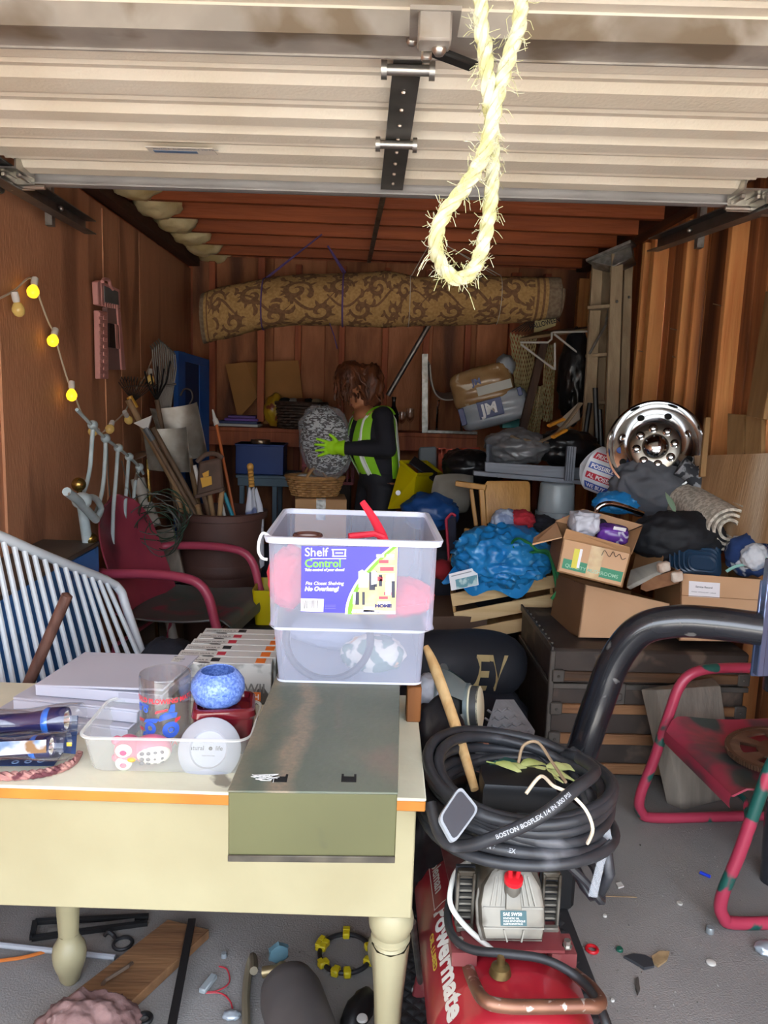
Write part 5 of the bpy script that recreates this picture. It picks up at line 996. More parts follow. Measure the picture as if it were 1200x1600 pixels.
for k in range(8):
    a = 2*pi*k/8+.2; part('lug_nut', MB(wM @ Matrix.Translation((.088*cos(a), .088*sin(a), .027))).lathe([(.021, 0), (.021, .004), (.0155, .006), (.0155, .014), (.011, .022), (0, .025)], 16), chm, wl_)
    a += .3; part('vent_hole', MB(wM @ Matrix.Translation((.165*cos(a), .165*sin(a), -.0205)) @ Matrix.Rotation(.35, 4, V((-sin(a), cos(a), 0)))).lathe([(0, .004), (.015, .004), (.018, .002), (.018, -.004)], 18), blk if k % 3 else chm, wl_)
em = Matrix.Translation(wM @ V((-.163, .03, -.018))); part('badge', MB(wM @ Matrix.Translation((-.165, -.02, -.022))).lathe([(0, .003), (.014, .003), (.016, 0)], 20), mat('badge_blue', '2b4a8a', .3), wl_)
pl_ = mat('plastic_bag', 'c9ccd4', .35, c2='b02a3a', s=7, st=(1, .3, 1), lo=.5, hi=.53, c3='2b4a9a', s3=6, t3=.58, w3=.02, bump=.3, bs=18)
bg_ = T('shopping_bag', 'white plastic bag with red and blue slogan bands below the chrome wheel', 'bag', P(952, 770, 3.95))
bgc = P(951, 740, 3.95); bgm = frame(bgc, V((.8, -.3, -.28)), (.2, -.1, 1)); brx = .125
def bsurf(u, v, o=0): a = (v-.5)*2; return bgm @ V(((u-.5)*.24*(1-.3*abs(a)**3), -brx*.5*(1-a*a)**.5*(1+.1*sin(9*u+3*a))-o, .12*a))
part('bag_body', MB().surf(lambda u, v: bsurf(u, v), 18, 14).surf(lambda u, v: bsurf(1-u, v)+V((0, .1, 0))*(1-abs(2*v-1)), 18, 14), mat('bag_plain', 'cfd2d8', .35, bump=.3, bs=18), bg_)
for k, (cc, v0) in enumerate((('b5283a', .80), ('2b4a9c', .58), ('b5283a', .36), ('2b4a9c', .14))):
    mm_ = mat('band_'+cc, cc, .4); bp_ = part('printed_band', MB().surf(lambda u, v: bsurf(.06+.88*u, v0-.07+.14*v, .002), 14, 3), mm_, bg_)
    part('lettering', MB().text(('PRICES GOOD', 'POSSIBLE', 'AL POSSIBLE', 'WE BUY')[k], .03, bold=.0006, fn=lambda x, y, z: bsurf(.1+x/.24, v0-.045+y/.24, .0035)), white, bp_)
# ================================================================ RUG HUNG FROM THE RAFTERS
rug = mat('rug_tan', 'b08c58', .9, c2='9d7b4a', s=60, d=2, bump=.2, bs=120); rugp = mat('rug_brown', '6b4d34', .9, c2='7a5a3e', s=50, d=2); rugb = mat('rug_back', '6e5c4a', .9, c2='80705c', s=50, bump=.2)
RY = 5.35
rc = cr([P(x, y, RY) for x, y in ((318, 498), (360, 487), (440, 474), (530, 466), (600, 468), (650, 472), (720, 470), (800, 466), (872, 466))], 8)
rl = [36, 40, 39, 38, 39, 34, 38, 37, 30]
def rugp_(u, v, o=0):
    x = u*(len(rc)-1); i = min(int(x), len(rc)-2); p = rc[i].lerp(rc[i+1], x-i); y = u*(len(rl)-1); j = min(int(y), len(rl)-2); r = (rl[j]+(rl[j+1]-rl[j])*(y-j))*pm(RY)
    a = v*2*pi; k = 1+.06*sin(a*2+u*9)+.05*sin(3*a-u*14)+.03*sin(25*u+a); return p+V((0, -cos(a)*(r*k*.85+o), sin(a)*(r*k+o)))
rg = T('rolled_rug', 'long rolled tan rug with brown scroll pattern hung from the rafters', 'rug', rc[len(rc)//2]-V((0, 0, .17)))
part('roll', MB().surf(rugp_, 110, 36, False, True), rug, rg, 80)
for a, b in ((0, .03), (.955, 1)): part('end_border', MB().surf(lambda u, v: rugp_(a+(b-a)*u, v, .003), 4, 36, False, True), rugb, rg, 80)
part('end_spiral', MB().tube([rc[-1]+V((.005, -cos(t)*(.03+.0085*t), sin(t)*(.03+.0085*t))) for t in [i*.3 for i in range(44)]], .01, 6), rugb, rg)
for uu in (.045, .94, .925): part('edge_line', MB().surf(lambda u, v: rugp_(uu+.006*u, v, .004), 2, 36, False, True), rugp, rg, 80)
m = MB(); AR = 2.42/.235
def stroke(pts, w):
    n = len(pts); L_ = []; R_ = []
    for i, (x, y) in enumerate(pts):
        a = pts[max(0, i-1)]; b = pts[min(n-1, i+1)]; dx, dy = b[0]-a[0], b[1]-a[1]; d = math.hypot(dx, dy) or 1; t = i/(n-1); k = w*(sin(pi*min(1, .12+t*.9)))**.7
        L_.append((x-dy/d*k, y+dx/d*k)); R_.append((x+dy/d*k, y-dx/d*k))
    f = lambda q: rugp_(min(.92, max(.05, .05+q[0]/2.42)), q[1]/1.07, .004)
    m.poly([f(q) for q in L_]+[f(q) for q in R_], [(i, i+1, n+i+1, n+i) for i in range(n-1)])
def scroll(x, y, s, d, turns=1.4, r0=.075, w=.015):
    stroke([(x+d*r*cos(a), y+s*r*sin(a)) for a, r in [(t*2*pi*turns/26, r0*(1-t/30)) for t in range(27)]], w)
    for k in range(7):
        a = k*.75+.3; r = r0*(1-a/(2*pi*turns)*.85); bx, by = x+d*r*cos(a), y+s*r*sin(a); ox, oy = d*cos(a+.7), s*sin(a+.7)
        stroke([(bx+ox*.04*t+oy*.012*t*t, by+oy*.04*t-ox*.012*t*t) for t in (0, .25, .5, .75, 1)], .009)
x = .1; k = 0
while x < 2.05:
    scroll(x, .06, 1, 1); scroll(x+.12, -.09, -1, -1, 1.3, .07); stroke([(x-.08+.3*t, .0+.07*sin(t*5+k)) for t in [i/14 for i in range(15)]], .008)
    scroll(x+.04, .2, 1, -1, 1.2, .06); scroll(x+.1, -.22, -1, 1, 1.2, .06)
    for q in range(10):
        a = rnd(0, 6.3); px_, py_ = x+rnd(-.1, .2), rnd(-.25, .25); stroke([(px_+cos(a+t)*.06*t, py_+sin(a+t)*.06*t) for t in (0, .3, .6, .85, 1.1)], .013)
    x += .235; k += 1
part('scroll_pattern', m, rugp, rg, 80, kind='stuff')
pur = mat('rope_purple', '5a4478', .8); strg = mat('string_white', 'b9b2a4', .8)
def sling(name, top, u, label, mt, r):
    lo = [rugp_(u, .25-.5*k/9, .006) for k in range(10)]
    S(name, MB().tube([top]+[rugp_(u+.004, .25, .006)]+lo[1:]+[rugp_(u, -.5, .006), rugp_(u, .5+.05, .006), rugp_(u-.002, .3, .006), top], r, 6), mt, label, 'rope')
sling('rug_sling', P(503, 366, RY), .21, 'purple cord sling around the rug roll, left one', pur, .005)
sling('rug_sling', P(512, 384, RY), .385, 'purple cord sling around the rug roll, right one, frayed', pur, .006)
S('sling_tail', MB().tube([P(515, 505, RY-.12), P(522, 525, RY-.1), P(527, 545, RY-.1)], .004, 5), pur, 'loose end of purple cord dangling below the rug roll', 'rope')
sling('string_sling', P(679, 368, RY), .6, 'white string sling around the rug roll, left one', strg, .0025)
sling('string_sling', P(700, 385, RY), .84, 'white string sling around the rug roll, right one', strg, .0025)
S('steel_pipe', MB().tube([P(672, 505, 6.1), P(606, 618, 6.1)], .02, 12), steel, 'grey steel pipe leaning diagonally on the back plywood wall', 'pipe')
S('steel_pipe', MB().tube([P(783, 346, 5.6), P(756, 384, 5.6)], .02, 12), steel, 'short grey pipe end slanting under the rafters above the rug', 'pipe')
# ================================================================ BACK SHELF AND BELOW IT
cbk = mat('cardboard_back', 'b07c46', .8, c2='9a6c3c', s=2.5)
yw = 6.3; zl = zs+.002
def seat_(q, z): d = z-min(p.z for p in q); return [p+V((0, 0, d)) for p in q]
cx1 = T('cardboard_box', 'flattened brown cardboard box leaning on the back wall, left behind the post', 'box', P(372, 660, yw))
part('panel', MB().slab([P(352, 569, yw), P(384, 566, yw-.05), P(403, 620, yw-.08), P(372, 655, yw-.02)], .012), cbk, cx1); part('panel', MB().slab([P(384, 566, yw-.05), P(410, 566, yw), P(412, 640, yw), P(403, 625, yw-.08)], .012), cbk, cx1)
cx2 = T('cardboard_box', 'flattened brown cardboard box leaning on the back wall, right of the post', 'box', P(445, 660, yw))
part('panel', MB().slab([P(412, 565, yw), P(466, 563, yw), P(478, 662, yw-.12), P(412, 662, yw-.12)], .03), cbk, cx2)
for k, (c, x0, x1, y, lab) in enumerate((('c8c6c0', 334, 404, 662, 'white binder at the bottom of the pile on the back shelf'), ('2d3c6a', 338, 402, 657, 'dark blue folder under the purple ones on the back shelf'), ('6a3f9a', 350, 402, 652, 'purple folder on the pile on the back shelf'), ('55307f', 355, 398, 647, 'dark purple folder on top of the pile on the back shelf'))):
    a, b = P(x0, y, 6.08), P(x1, y, 6.08); z0 = zl+k*.022
    S('folder', MB(at(((a.x+b.x)/2, 6.19, z0+.01), 0, 0, -3+2*k)).box((0, 0, 0), (b.x-a.x, .2, .019), .002), mat('folder_'+c, c, .5), lab, 'folder', 'folders piled on the back shelf')
yb_ = mat('bag_yellow', 'b99a2a', .35, c2='a5781f', s=9, c3='7a3a2a', s3=12, t3=.62, bump=.3, bs=18)
S('yellow_bag', MB().blob(P(431, 643, 6.15)+V((0, 0, .01)), (.085, .1, .12), 91, .3, 2.2, 4), yb_, 'yellow plastic snack bag beside the dark basket on the back shelf', 'bag')
def basket(name, label, c, rx, ry, h, mt, n=9, flare=.85, rz=0, handles=False):
    t = T(name, label, 'basket', c); M_ = at(c, 0, 0, rz)
    m = MB(M_)
    for k in range(n):
        z = h*(k+.5)/n; f_ = flare+(1-flare)*k/(n-1); ph = (k % 2)*pi/16
        m.tube([((rx*f_+.006*cos(32*a/2+k*pi))*cos(a), (ry*f_+.006*cos(32*a/2+k*pi))*sin(a), z) for a in [2*pi*i/64 for i in range(64)]], h/n*.52, 6, True)
    part('weave', m, mt, t, kind='stuff'); m = MB(M_)
    for k in range(32):
        a = 2*pi*k/32; m.tube([(rx*flare*cos(a), ry*flare*sin(a), 0), (rx*cos(a), ry*sin(a), h)], .005, 5)
    part('stake', m, mt, t, kind='stuff')
    part('rim', MB(M_).tube([(rx*1.02*cos(a), ry*1.02*sin(a), h) for a in [2*pi*i/40 for i in range(40)]], .012, 7, True), mt, t); part('base', MB(M_).lathe([(0, .003), (1, .003)], 32, Matrix.Diagonal((rx*flare, ry*flare, 1, 1))), mt, t)
    if handles:
        for s in (-1, 1): part('handle', MB(M_).tube([(rx*.35*k, s*ry*.98, h+.07*(1-k*k)) for k in (-1, -.7, -.3, .3, .7, 1)], .01, 7, sm=4), mt, t)
    return t
dkw = mat('wicker_dark', '3a2a22', .6, c2='4d382c', s=30); tnw = mat('wicker_tan', '8a6238', .6, c2='a87c4a', s=30)
bq = P(470, 668, 6.1); bq.z = zl; basket('wicker_basket', 'dark brown wicker basket full of odds and ends on the back shelf', bq, .2, .15, .2, dkw)
for k in range(5):
    S('basket_item', MB().blob(bq+V((-.12+.06*k, -.01, .205)), (.05, .07, .03), 93+k, .35, 2.3, 3), [clm[2], mat('paper_grey', '9a9a98', .7), mat('leather_brown', '5a3626', .6), clm[2], mat('string_beige', '9a8a70', .9)][k], ['black cloth at the left in the dark basket', 'crumpled grey paper in the dark basket', 'brown leather lump in the middle of the dark basket', 'black glove right of the leather in the dark basket', 'beige tangled string at the right of the dark basket'][k], 'item')
# pale blue table with the blue box and a tin
btm = mat('table_blue', '4e6272', .5, c2='5a7080', s=4)
bz = P(440, 742, 5.7).z; bl_, br_ = P(368, 740, 5.6), P(476, 742, 5.6)
bt_ = T('side_table', 'pale blue-grey table under the blue box at the back', 'table', ((bl_.x+br_.x)/2, 5.8, 0))
part('tabletop', MB().box(((bl_.x+br_.x)/2, 5.83, bz-.01), (br_.x-bl_.x, .46, .02), .003), btm, bt_); part('apron', MB().box(((bl_.x+br_.x)/2, 5.64, bz-.05), (br_.x-bl_.x-.02, .02, .06), .002), btm, bt_)
for x in (bl_.x+.04, (bl_.x+br_.x)/2+.03, br_.x-.04):
    for y in (5.65, 6.0): part('leg', MB().box((x, y, (bz-.02)/2), (.035, .035, bz-.02), .003), btm, bt_)
a, b = P(368, 700, 5.66), P(443, 700, 5.66); bbz = P(400, 694, 5.66).z
bx_ = T('storage_box', 'plain dark blue storage box on the pale blue table at the back', 'box', ((a.x+b.x)/2, 5.78, bz)); bbm = mat('box_blue', '123070', .5, c2='153678', s=3)
part('body', MB().box(((a.x+b.x)/2, 5.8, (bz+bbz)/2+.001), (b.x-a.x, .28, bbz-bz-.002), .004), bbm, bx_); part('lid', MB().box(((a.x+b.x)/2, 5.8, bbz-.008), (b.x-a.x+.01, .29, .016), .003), bbm, bx_)
tc = P(407, 690, 5.72); tc.z = bbz+.001; S('tin', MB(Matrix.Translation(tc)).lathe([(0, 0), (.07, 0), (.072, .003), (.072, .026), (.07, .03), (.06, .027), (0, .026)], 28), mat('tin_brass', '8a7560', .3, .8), 'shallow round metal tin on top of the blue box', 'tin')
# red crate, tan basket, taped carton
rcm = mat('crate_red', '8a1a26', .45, c2='7a1622', s=4)
ra, rb = P(472, 750, 5.35), P(552, 752, 5.35); rz0, rz1 = P(510, 757, 5.35).z, P(510, 700, 5.35).z; rw_ = rb.x-ra.x
rk = T('milk_crate', 'red plastic milk crate behind the striped bag', 'crate', ((ra.x+rb.x)/2, 5.5, rz0)); cxm = (ra.x+rb.x)/2
for y in (5.36, 5.66):
    m = MB()
    for k in range(12): m.box((ra.x+.012+k*(rw_-.024)/11, y, (rz0+rz1)/2), (.01, .008, rz1-rz0))
    for z in (rz0+.01, (rz0+rz1)/2, rz1-.012): m.box((cxm, y, z), (rw_, .012, .022), .002)
    part('side_grid', m, rcm, rk)
for x in (ra.x, rb.x): part('end_panel', MB().box((x, 5.51, (rz0+rz1)/2), (.01, .3, rz1-rz0), .002), rcm, rk)
part('floor_panel', MB().box((cxm, 5.51, rz0+.006), (rw_-.02, .29, .012)), rcm, rk)
S('wooden_stand', MB().box((cxm, 5.52, rz0/2), (rw_*.9, .28, rz0-.002), .004), mat('stand_dark', '2c1d16', .7), 'dark wooden stand under the red milk crate', 'stand')
ba = P(492, 772, 5.0); basket('wicker_basket', 'tan wicker basket with a loop handle on the taped cardboard box', V((ba.x, 5.0, P(492, 774, 5.0).z)), .185, .13, .125, tnw, 8, .78, 8, True)
S('white_cloth', MB().blob(V((ba.x-.06, 5.02, P(480, 748, 5.0).z)), (.07, .06, .03), 101, .3, 2.2, 3), mat('cloth_pale', 'b5b2ae', .9), 'white cloth in the tan wicker basket', 'clothing')
tz0 = P(492, 774, 5.0).z-.004
tb1 = T('cardboard_box', 'cardboard box sealed with shiny silver tape under the tan basket', 'box', (P(498, 780, 4.95).x, 5.0, 0))
part('carton', MB(at((P(500, 780, 4.95).x, 5.0, tz0/2), 0, 0, 5)).box((0, 0, 0), (.33, .28, tz0-.002), .004), cbm, tb1)
part('tape', MB(at((P(500, 780, 4.95).x, 5.0, tz0/2), 0, 0, 5)).box((-.0, -.1415, tz0*.5-.07), (.06, .002, .13)).box((0, -.07, tz0*.5+.0), (.06, .14, .002)), mat('tape_silver', 'c9c9c6', .25, .3, c2='8a8a88', s=40), tb1)
# ================================================================ PERSON
def fuse(mb, vox, it=3):
    me = bpy.data.meshes.new('f'); mb.b.to_mesh(me); mb.b.free(); o = bpy.data.objects.new('f', me); COL.objects.link(o)
    r = o.modifiers.new('r', 'REMESH'); r.mode = 'VOXEL'; r.voxel_size = vox
    if it: q = o.modifiers.new('s', 'SMOOTH'); q.iterations = it; q.factor = .5
    dg = bpy.context.evaluated_depsgraph_get(); m2 = bpy.data.meshes.new_from_object(o.evaluated_get(dg)); bpy.data.objects.remove(o); bpy.data.meshes.remove(me)
    n = MB(); n.b.from_mesh(m2); n.soft = True; bpy.data.meshes.remove(m2); return n
YP = 4.9; F_ = V((-.93, -.36, 0)).normalized(); Lt = V((F_.y*-1, F_.x, 0)); Lt = V((.36, -.93, 0)).normalized()   # Lt points to her near (left) side
pel = P(592, 742, YP); sho = P(585, 640, YP); nb = P(577, 632, YP); hd_ = P(549, 604, YP)+Lt*.02
pr0 = T('person', 'person in a neon vest and black clothes bending over a striped bag at the back', 'person', (pel.x, YP, 0))
axu = (sho-pel); TH_ = axu.length; axu = axu/TH_
def tor(h, a, o=0):
    k = h; rf = (.105+.035*sin(pi*min(1, k*1.1)))*(1-.35*max(0, (k-.85)/.15)); rl_ = (.15+.035*k)*(1-.45*max(0, (k-.86)/.2)**1.5); return pel+axu*TH_*h+F_*cos(a)*(rf+o)+Lt*sin(a)*(rl_+o)+F_*.03*sin(pi*h)
sN, sF = tor(.9, pi/2)-Lt*.02, tor(.9, -pi/2)+Lt*.02
eN = P(606, 702, YP-.2); hN = P(534, 700, YP-.17); eF = sF+V((-.08, .06, -.24)); hF = P(520, 705, YP+.12)
kn = [pel+Lt*.09+F_*.03+V((0, 0, -.42)), pel-Lt*.09+F_*.06+V((0, 0, -.42))]; an = [V((pel.x+.03, YP-.1, .09)), V((pel.x-.03, YP+.1, .09))]
skin = mat('skin', 'a8714f', .5, c2='9c6746', s=6)
hf = (F_*.72+V((0, 0, -.7))).normalized(); hu = (V((0, 0, 1))-hf*hf.z).normalized(); hM = Matrix(((hf.x, Lt.x, hu.x, hd_.x), (hf.y, Lt.y, hu.y, hd_.y), (hf.z, Lt.z, hu.z, hd_.z), (0, 0, 0, 1)))
b = MB(); b.M = hM; b.ball((-.01, 0, .02), (.092, .073, .1), 14); b.ball((.035, 0, -.055), (.052, .055, .062), 12); b.ball((.085, 0, -.03), (.018, .012, .022), 6); b.ball((.068, 0, -.075), (.02, .03, .014), 6); b.ball((.06, 0, -.1), (.025, .028, .02), 6)
for s in (-1, 1): b.ball((-.005, s*.073, -.015), (.018, .01, .03), 6); b.ball((.068, s*.032, .0), (.02, .026, .014), 6)
b.M = I4; b.tube([nb-axu*.08, nb.lerp(hd_, .35), hM @ V((-.03, 0, -.05))], [.06, .052, .055], 12)
b.surf(lambda u, v: tor(u*.96, v*2*pi, -.012), 10, 20, False, True); b.ball(tor(.9, 0)-F_*.06, (.1, .13, .07), 10); b.ball(pel, (.1, .13, .08), 10)
for s_, e_, h_ in ((sN, eN, hN), (sF, eF, hF)): b.tube([s_, e_], [.05, .04], 10); b.tube([e_, h_], [.042, .028], 10); b.ball(h_+(h_-e_).normalized()*.05, (.02, .02, .02), 8); b.ball(e_, .041, 8); b.ball(s_, .052, 8)
for k, a_ in zip(kn, an): hp = V((pel.x, pel.y, pel.z-.03))+Lt*(.08 if k is kn[0] else -.08); b.tube([hp, k], [.085, .058], 12); b.tube([k, a_], [.058, .04], 12); b.ball(k, .058, 8); b.ball(a_+V((-.05, 0, -.04)), (.1, .04, .03), 8)
part('body', fuse(b, .011), skin, pr0)
fcl = mat('eye_dark', '1a1210', .3)
for s in (-1, 1): part('eye', MB(hM).ball((.084, s*.032, .0), (.007, .012, .006), 6), fcl, pr0)
part('lips', MB(hM).ball((.083, 0, -.077), (.008, .02, .006), 6), mat('lips', '8a4a42', .4), pr0)
blc = mat('sweater_black', '12121a', .85, c2='191922', s=6, bump=.2, bs=14)
b = MB(); b.surf(lambda u, v: tor(.02+u*.96, v*2*pi, .006+.004*sin(9*u+3*v*6.28)), 16, 28, False, True); b.ball(tor(.93, 0)-F_*.09, (.1, .12, .06), 10); b.tube([nb-axu*.1, nb-axu*.02+F_*.01], [.1, .064], 14); b.ball(pel+axu*.03, (.12, .15, .06), 10)
for s_, e_, h_ in ((sN, eN, hN), (sF, eF, hF)):
    b.tube([s_, s_.lerp(e_, .5), e_], [.068, .062, .054], 12); b.tube([e_, e_.lerp(h_, .5), h_], [.055, .05, .04], 12); b.ball(s_, .069, 10); b.ball(e_, .056, 10)
part('sweater', fuse(b, .012, 4), blc, pr0)
b = MB(); b.ball(pel+V((0, 0, -.01)), (.13, .165, .1), 12)
for k, a_ in zip(kn, an): hp = V((pel.x, pel.y, pel.z-.05))+Lt*(.085 if k is kn[0] else -.085); b.tube([hp, k], [.105, .085], 14); b.tube([k, a_-V((0, 0, .03))], [.085, .07], 14); b.ball(k, .085, 10)
part('trousers', fuse(b, .014, 3), mat('trousers_black', '15151c', .8, bump=.2), pr0)
for a_ in an: part('shoe', fuse(MB().ball(a_+V((-.06, 0, -.045)), (.13, .05, .045), 10).ball(a_+V((0, 0, -.02)), (.05, .045, .05), 8), .01), mat('shoe_dark', '222226', .6), pr0)
neon = mat('vest_neon', '7fbf1e', .6, c2='8ccc2a', s=8, bump=.1, bs=30); refl = mat('vest_reflective', 'd8dcd4', .3)
def vpanel(a0, a1, h0, h1, t0, t1, o=.016):
    return MB().shell(lambda u, v: tor(h0+(h1-h0)*v, (a0+(t0-a0)*v)*(1-u)+(a1+(t1-a1)*v)*u, o+.005*sin(7*v+5*u)), 10, 16, .004)
vp = [(.1, 1.22, -.04, .97, .3, .95), (-1.2, -.1, -.04, .97, -.9, -.3), (pi-1.32, pi+1.32, -.02, .99, pi-1.0, pi+1.0)]
for k, (a0, a1, h0, h1, t0, t1) in enumerate(vp):
    p_ = part('vest_panel', vpanel(a0, a1, h0, h1, t0, t1), neon, pr0, 70)
    for c_ in ((.5,) if k < 2 else (.25, .75)):
        w_ = .1 if k < 2 else .05; part('reflective_stripe', vpanel(a0+(a1-a0)*(c_-w_), a0+(a1-a0)*(c_+w_), h0, h1, t0+(t1-t0)*(c_-w_), t0+(t1-t0)*(c_+w_), .021), refl, p_, 70)
for s in (-1, 1): part('vest_strap', MB().tube([tor(.93, s*.55, .017), tor(1.0, s*.9, .01)+axu*.01, tor(1.01, s*1.9, .01)+axu*.015, tor(.95, pi-s*(-.4) if s < 0 else pi-.4, .017)], .03, 8, sm=5, flat=(axu, .25)), neon, pr0)
def glove(h_, e_, near):
    d = (h_-e_).normalized(); up = V((0, 0, 1)); sd = Lt if near else -Lt; b = MB(); w = h_+d*.015; fr = frame(w, d, up)
    b.M = fr; b.tube([(-.035, 0, 0), (0, 0, 0), (.03, 0, 0)], [.052, .042, .03], 12); b.ball((.035, 0, 0), (.055, .024, .044), 10)
    for k, (z, L, sp) in enumerate(((.033, .07, .32), (.012, .08, .1), (-.01, .075, -.12), (-.031, .058, -.36))):
        s = -1 if near else 1; s *= -1
        p0 = V((.07, 0, z)); p1 = p0+V((L*.5, s*.008, L*.5*sp)); p2 = p1+V((L*.42, s*.026, L*.42*sp)); b.tube([p0, p1, p2], [.0105, .0098, .0085], 8); b.ball(p2, .0086, 6); b.ball(p1, .0099, 6)
    b.tube([(.01, 0, .03), (.035, 0, .062), (.058, .008, .08)], [.013, .0115, .0095], 8); b.ball((.058, .008, .08), .0096, 6); b.M = I4
    return fuse(b, .0045, 2)
gln = mat('glove_neon', 'a4e01a', .6, c2='96d414', s=9)
part('glove', glove(hN, eN, True), gln, pr0, label='neon green work glove'); part('glove', glove(hF, eF, False), gln, pr0, label='neon green work glove')
hair = mat('hair_brown', '40200f', .55, c2='5e3219', s=30, st=(1, 1, .25), bump=.7, bs=60); hr = part('hair', MB(hM).blob((-.03, 0, .05), (.098, .088, .095), 111, .25, 3, 4), hair, pr0)
b = MB(hM)
for k in range(150):
    a, z = rnd(-pi, pi), rnd(-.2, 1); r_ = (1-z*z)**.5; p0 = V((-.035+.095*r_*cos(a), .088*r_*sin(a), .05+.095*z))
    if p0.x > .04 and p0.z < .05: continue
    back = p0.x < -.03; q = [p0]
    for j in range(7 if back else 4): q.append(q[-1]+(hM.inverted().to_3x3() @ V((.012 if back else 0, 0, -.028)))+V((rnd(-.016, .01), rnd(-.016, .016), rnd(-.014, .014))))
    b.tube(q, .0065, 5, sm=3)
part('curl', b, hair, hr, kind='stuff')
part('bun', MB().blob(P(578, 604, YP)+Lt*.02, (.075, .075, .13), 113, .4, 3, 4), hair, hr); part('bun', MB().blob(P(567, 585, YP), (.075, .07, .06), 114, .4, 3, 4), hair, hr)
# bag of zebra striped bedding
zb_ = mat('zebra', '0c0c0e', .7, c2='c6c6c4', s=26, d=1, st=(1, 1, 2.4), lo=.5, hi=.52, dist=1.6)
zc = P(509, 690, YP+.0); zg = T('bedding_bag', 'clear plastic bag of black and white zebra striped bedding held by the person', 'bag', zc-V((0, 0, .22)))
part('bedding', MB().blob(zc, (.145, .115, .205), 121, .22, 2.2, 4, ry=-14), zb_, zg); part('plastic_film', MB().blob(zc+V((0, 0, .004)), (.162, .13, .228), 122, .22, 2.1, 4, ry=-14), film('bag_film', 'd0d2d6', .14, .12), zg)
# ================================================================ BACK RIGHT: BINS, TABLE FRAME, CHAIR, BUCKET
yel = mat('bin_yellow', 'b9a800', .4, c2='aa9a00', s=4)
yq = [P(626, 722, 4.7), P(650, 742, 4.55), P(643, 793, 4.5), P(606, 795, 4.6)]; yd = V((.18, .3, -.02))
yb2 = T('yellow_bin', 'tipped yellow plastic bin with a black lid behind the clear bin', 'bin', P(640, 800, 4.7))
part('side_panel', MB().slab(yq, .008), yel, yb2); part('side_panel', MB().hexa([yq[1], yq[1]+yd, yq[2]+yd, yq[2], yq[1]+V((-.008, .008, 0)), yq[1]+yd+V((-.008, 0, 0)), yq[2]+yd+V((-.008, 0, 0)), yq[2]+V((-.008, .008, 0))]), yel, yb2)
part('side_panel', MB().slab([q+yd for q in yq], .008), yel, yb2); part('bottom_panel', MB().hexa([yq[3], yq[2], yq[2]+yd, yq[3]+yd]+[p+V((0, 0, .008)) for p in (yq[3], yq[2], yq[2]+yd, yq[3]+yd)]), yel, yb2)
part('rim', MB().tube([yq[0], yq[1], yq[1]+yd, yq[0]+yd], .012, 8, True), yel, yb2)
part('lid', MB().slab([P(648, 712, 4.8), P(684, 738, 4.75), P(680, 752, 4.7), P(640, 722, 4.7)], .012, .003), mat('lid_black', '16161a', .5), yb2)
part('star_sticker', MB(Matrix.Translation(P(622, 770, 4.54)) @ Matrix.Rotation(pi/2, 4, 'X')).lathe([(0, .002), (.016, .002), (.016, 0)], 8), white, yb2)
S('blue_tarp', MB().blob(P(672, 800, 4.3), (.15, .12, .1), 131, .35, 2.2, 4), mat('tarp_dark', '173a6e', .4, c2='1d4880', s=5, bump=.4, bs=14), 'dark blue tarp bundle beside the yellow bin', 'tarp')
mtq = [P(697, 812, 4.1), P(712, 806, 4.1), P(713, 882, 4.0), P(702, 884, 4.0)]; nv_ = T('navy_mat', 'folded navy mat with red edging standing right of the clear bin', 'mat', mtq[3])
part('mat', MB().slab(mtq, .12), mat('mat_navy', '161a2c', .8), nv_); part('edging', MB().tube([mtq[0], P(705, 803, 4.1), mtq[1]], .008, 6, sm=4).tube([mtq[0], mtq[3]], .008, 6), mat('edging_red', 'a81e3a', .6), nv_)
S('wood_scrap', MB(at(P(715, 868, 3.95), 10, 20, 15)).box((0, 0, 0), (.05, .05, .09), .002), wood('scrap', '8a5a2e', 'a87440', 'z'), 'small chunky wood scrap left of the blue tarp', 'wood'); S('red_cloth', MB().blob(P(690, 890, 3.9), (.06, .06, .05), 133, .3, 2, 3), mat('cloth_darkred', '8a1c26', .9), 'dark red cloth between the clear bin and the blue tarp', 'clothing')
S('cushion', MB(at(P(706, 772, 4.35), 15, 0, 12)).surf(lambda u, v: V((.125*(2*u-1)*(1-.1*(2*v-1)**2), .05*((1-(2*u-1)**4)*(1-(2*v-1)**4))**.5*-1, .125*(2*v-1)*(1-.1*(2*u-1)**2))), 14, 14).surf(lambda u, v: V((.125*(1-2*u)*(1-.1*(2*v-1)**2), .05*((1-(2*u-1)**4)*(1-(2*v-1)**4))**.5, .125*(2*v-1)*(1-.1*(2*u-1)**2))), 14, 14), mat('cushion_grey', '6b665c', .9, c2='76716a', s=6, bump=.2), 'grey square cushion tilted beside the upturned chair', 'cushion', sharp=80)
for x, y, Y, sx, sz, sd, lab in ((735, 730, 4.6, .15, .095, 134, 'black bag slumped left of the grey wooden frame'), (715, 722, 4.75, .08, .07, 135, 'small black bag in front of the orange crate'), (884, 700, 4.5, .17, .1, 136, 'black bag lying in the right of the grey wooden frame'), (898, 590, 5.2, .095, .28, 137, 'tall black garbage bag hanging beside the stepladder')):
    S('black_bag', MB().blob(P(x, y, Y), (sx, .12, sz), sd, .4, 2.6, 4, fold=.8), bkb, lab, 'bag')
S('clothes_pile', MB().blob(P(750, 850, 4.25)+V((0, .1, -.38)), (.42, .3, .4), 140, .12, 2, 4), pile, 'dark heap of clothes under the upturned chair and cushion', 'clothing')
ocm = mat('crate_orange', 'c8481a', .45, c2='b8401a', s=4); oc_ = T('orange_crate', 'orange plastic crate on the floor pile at the back', 'crate', P(717, 740, 5.2))
m = MB()
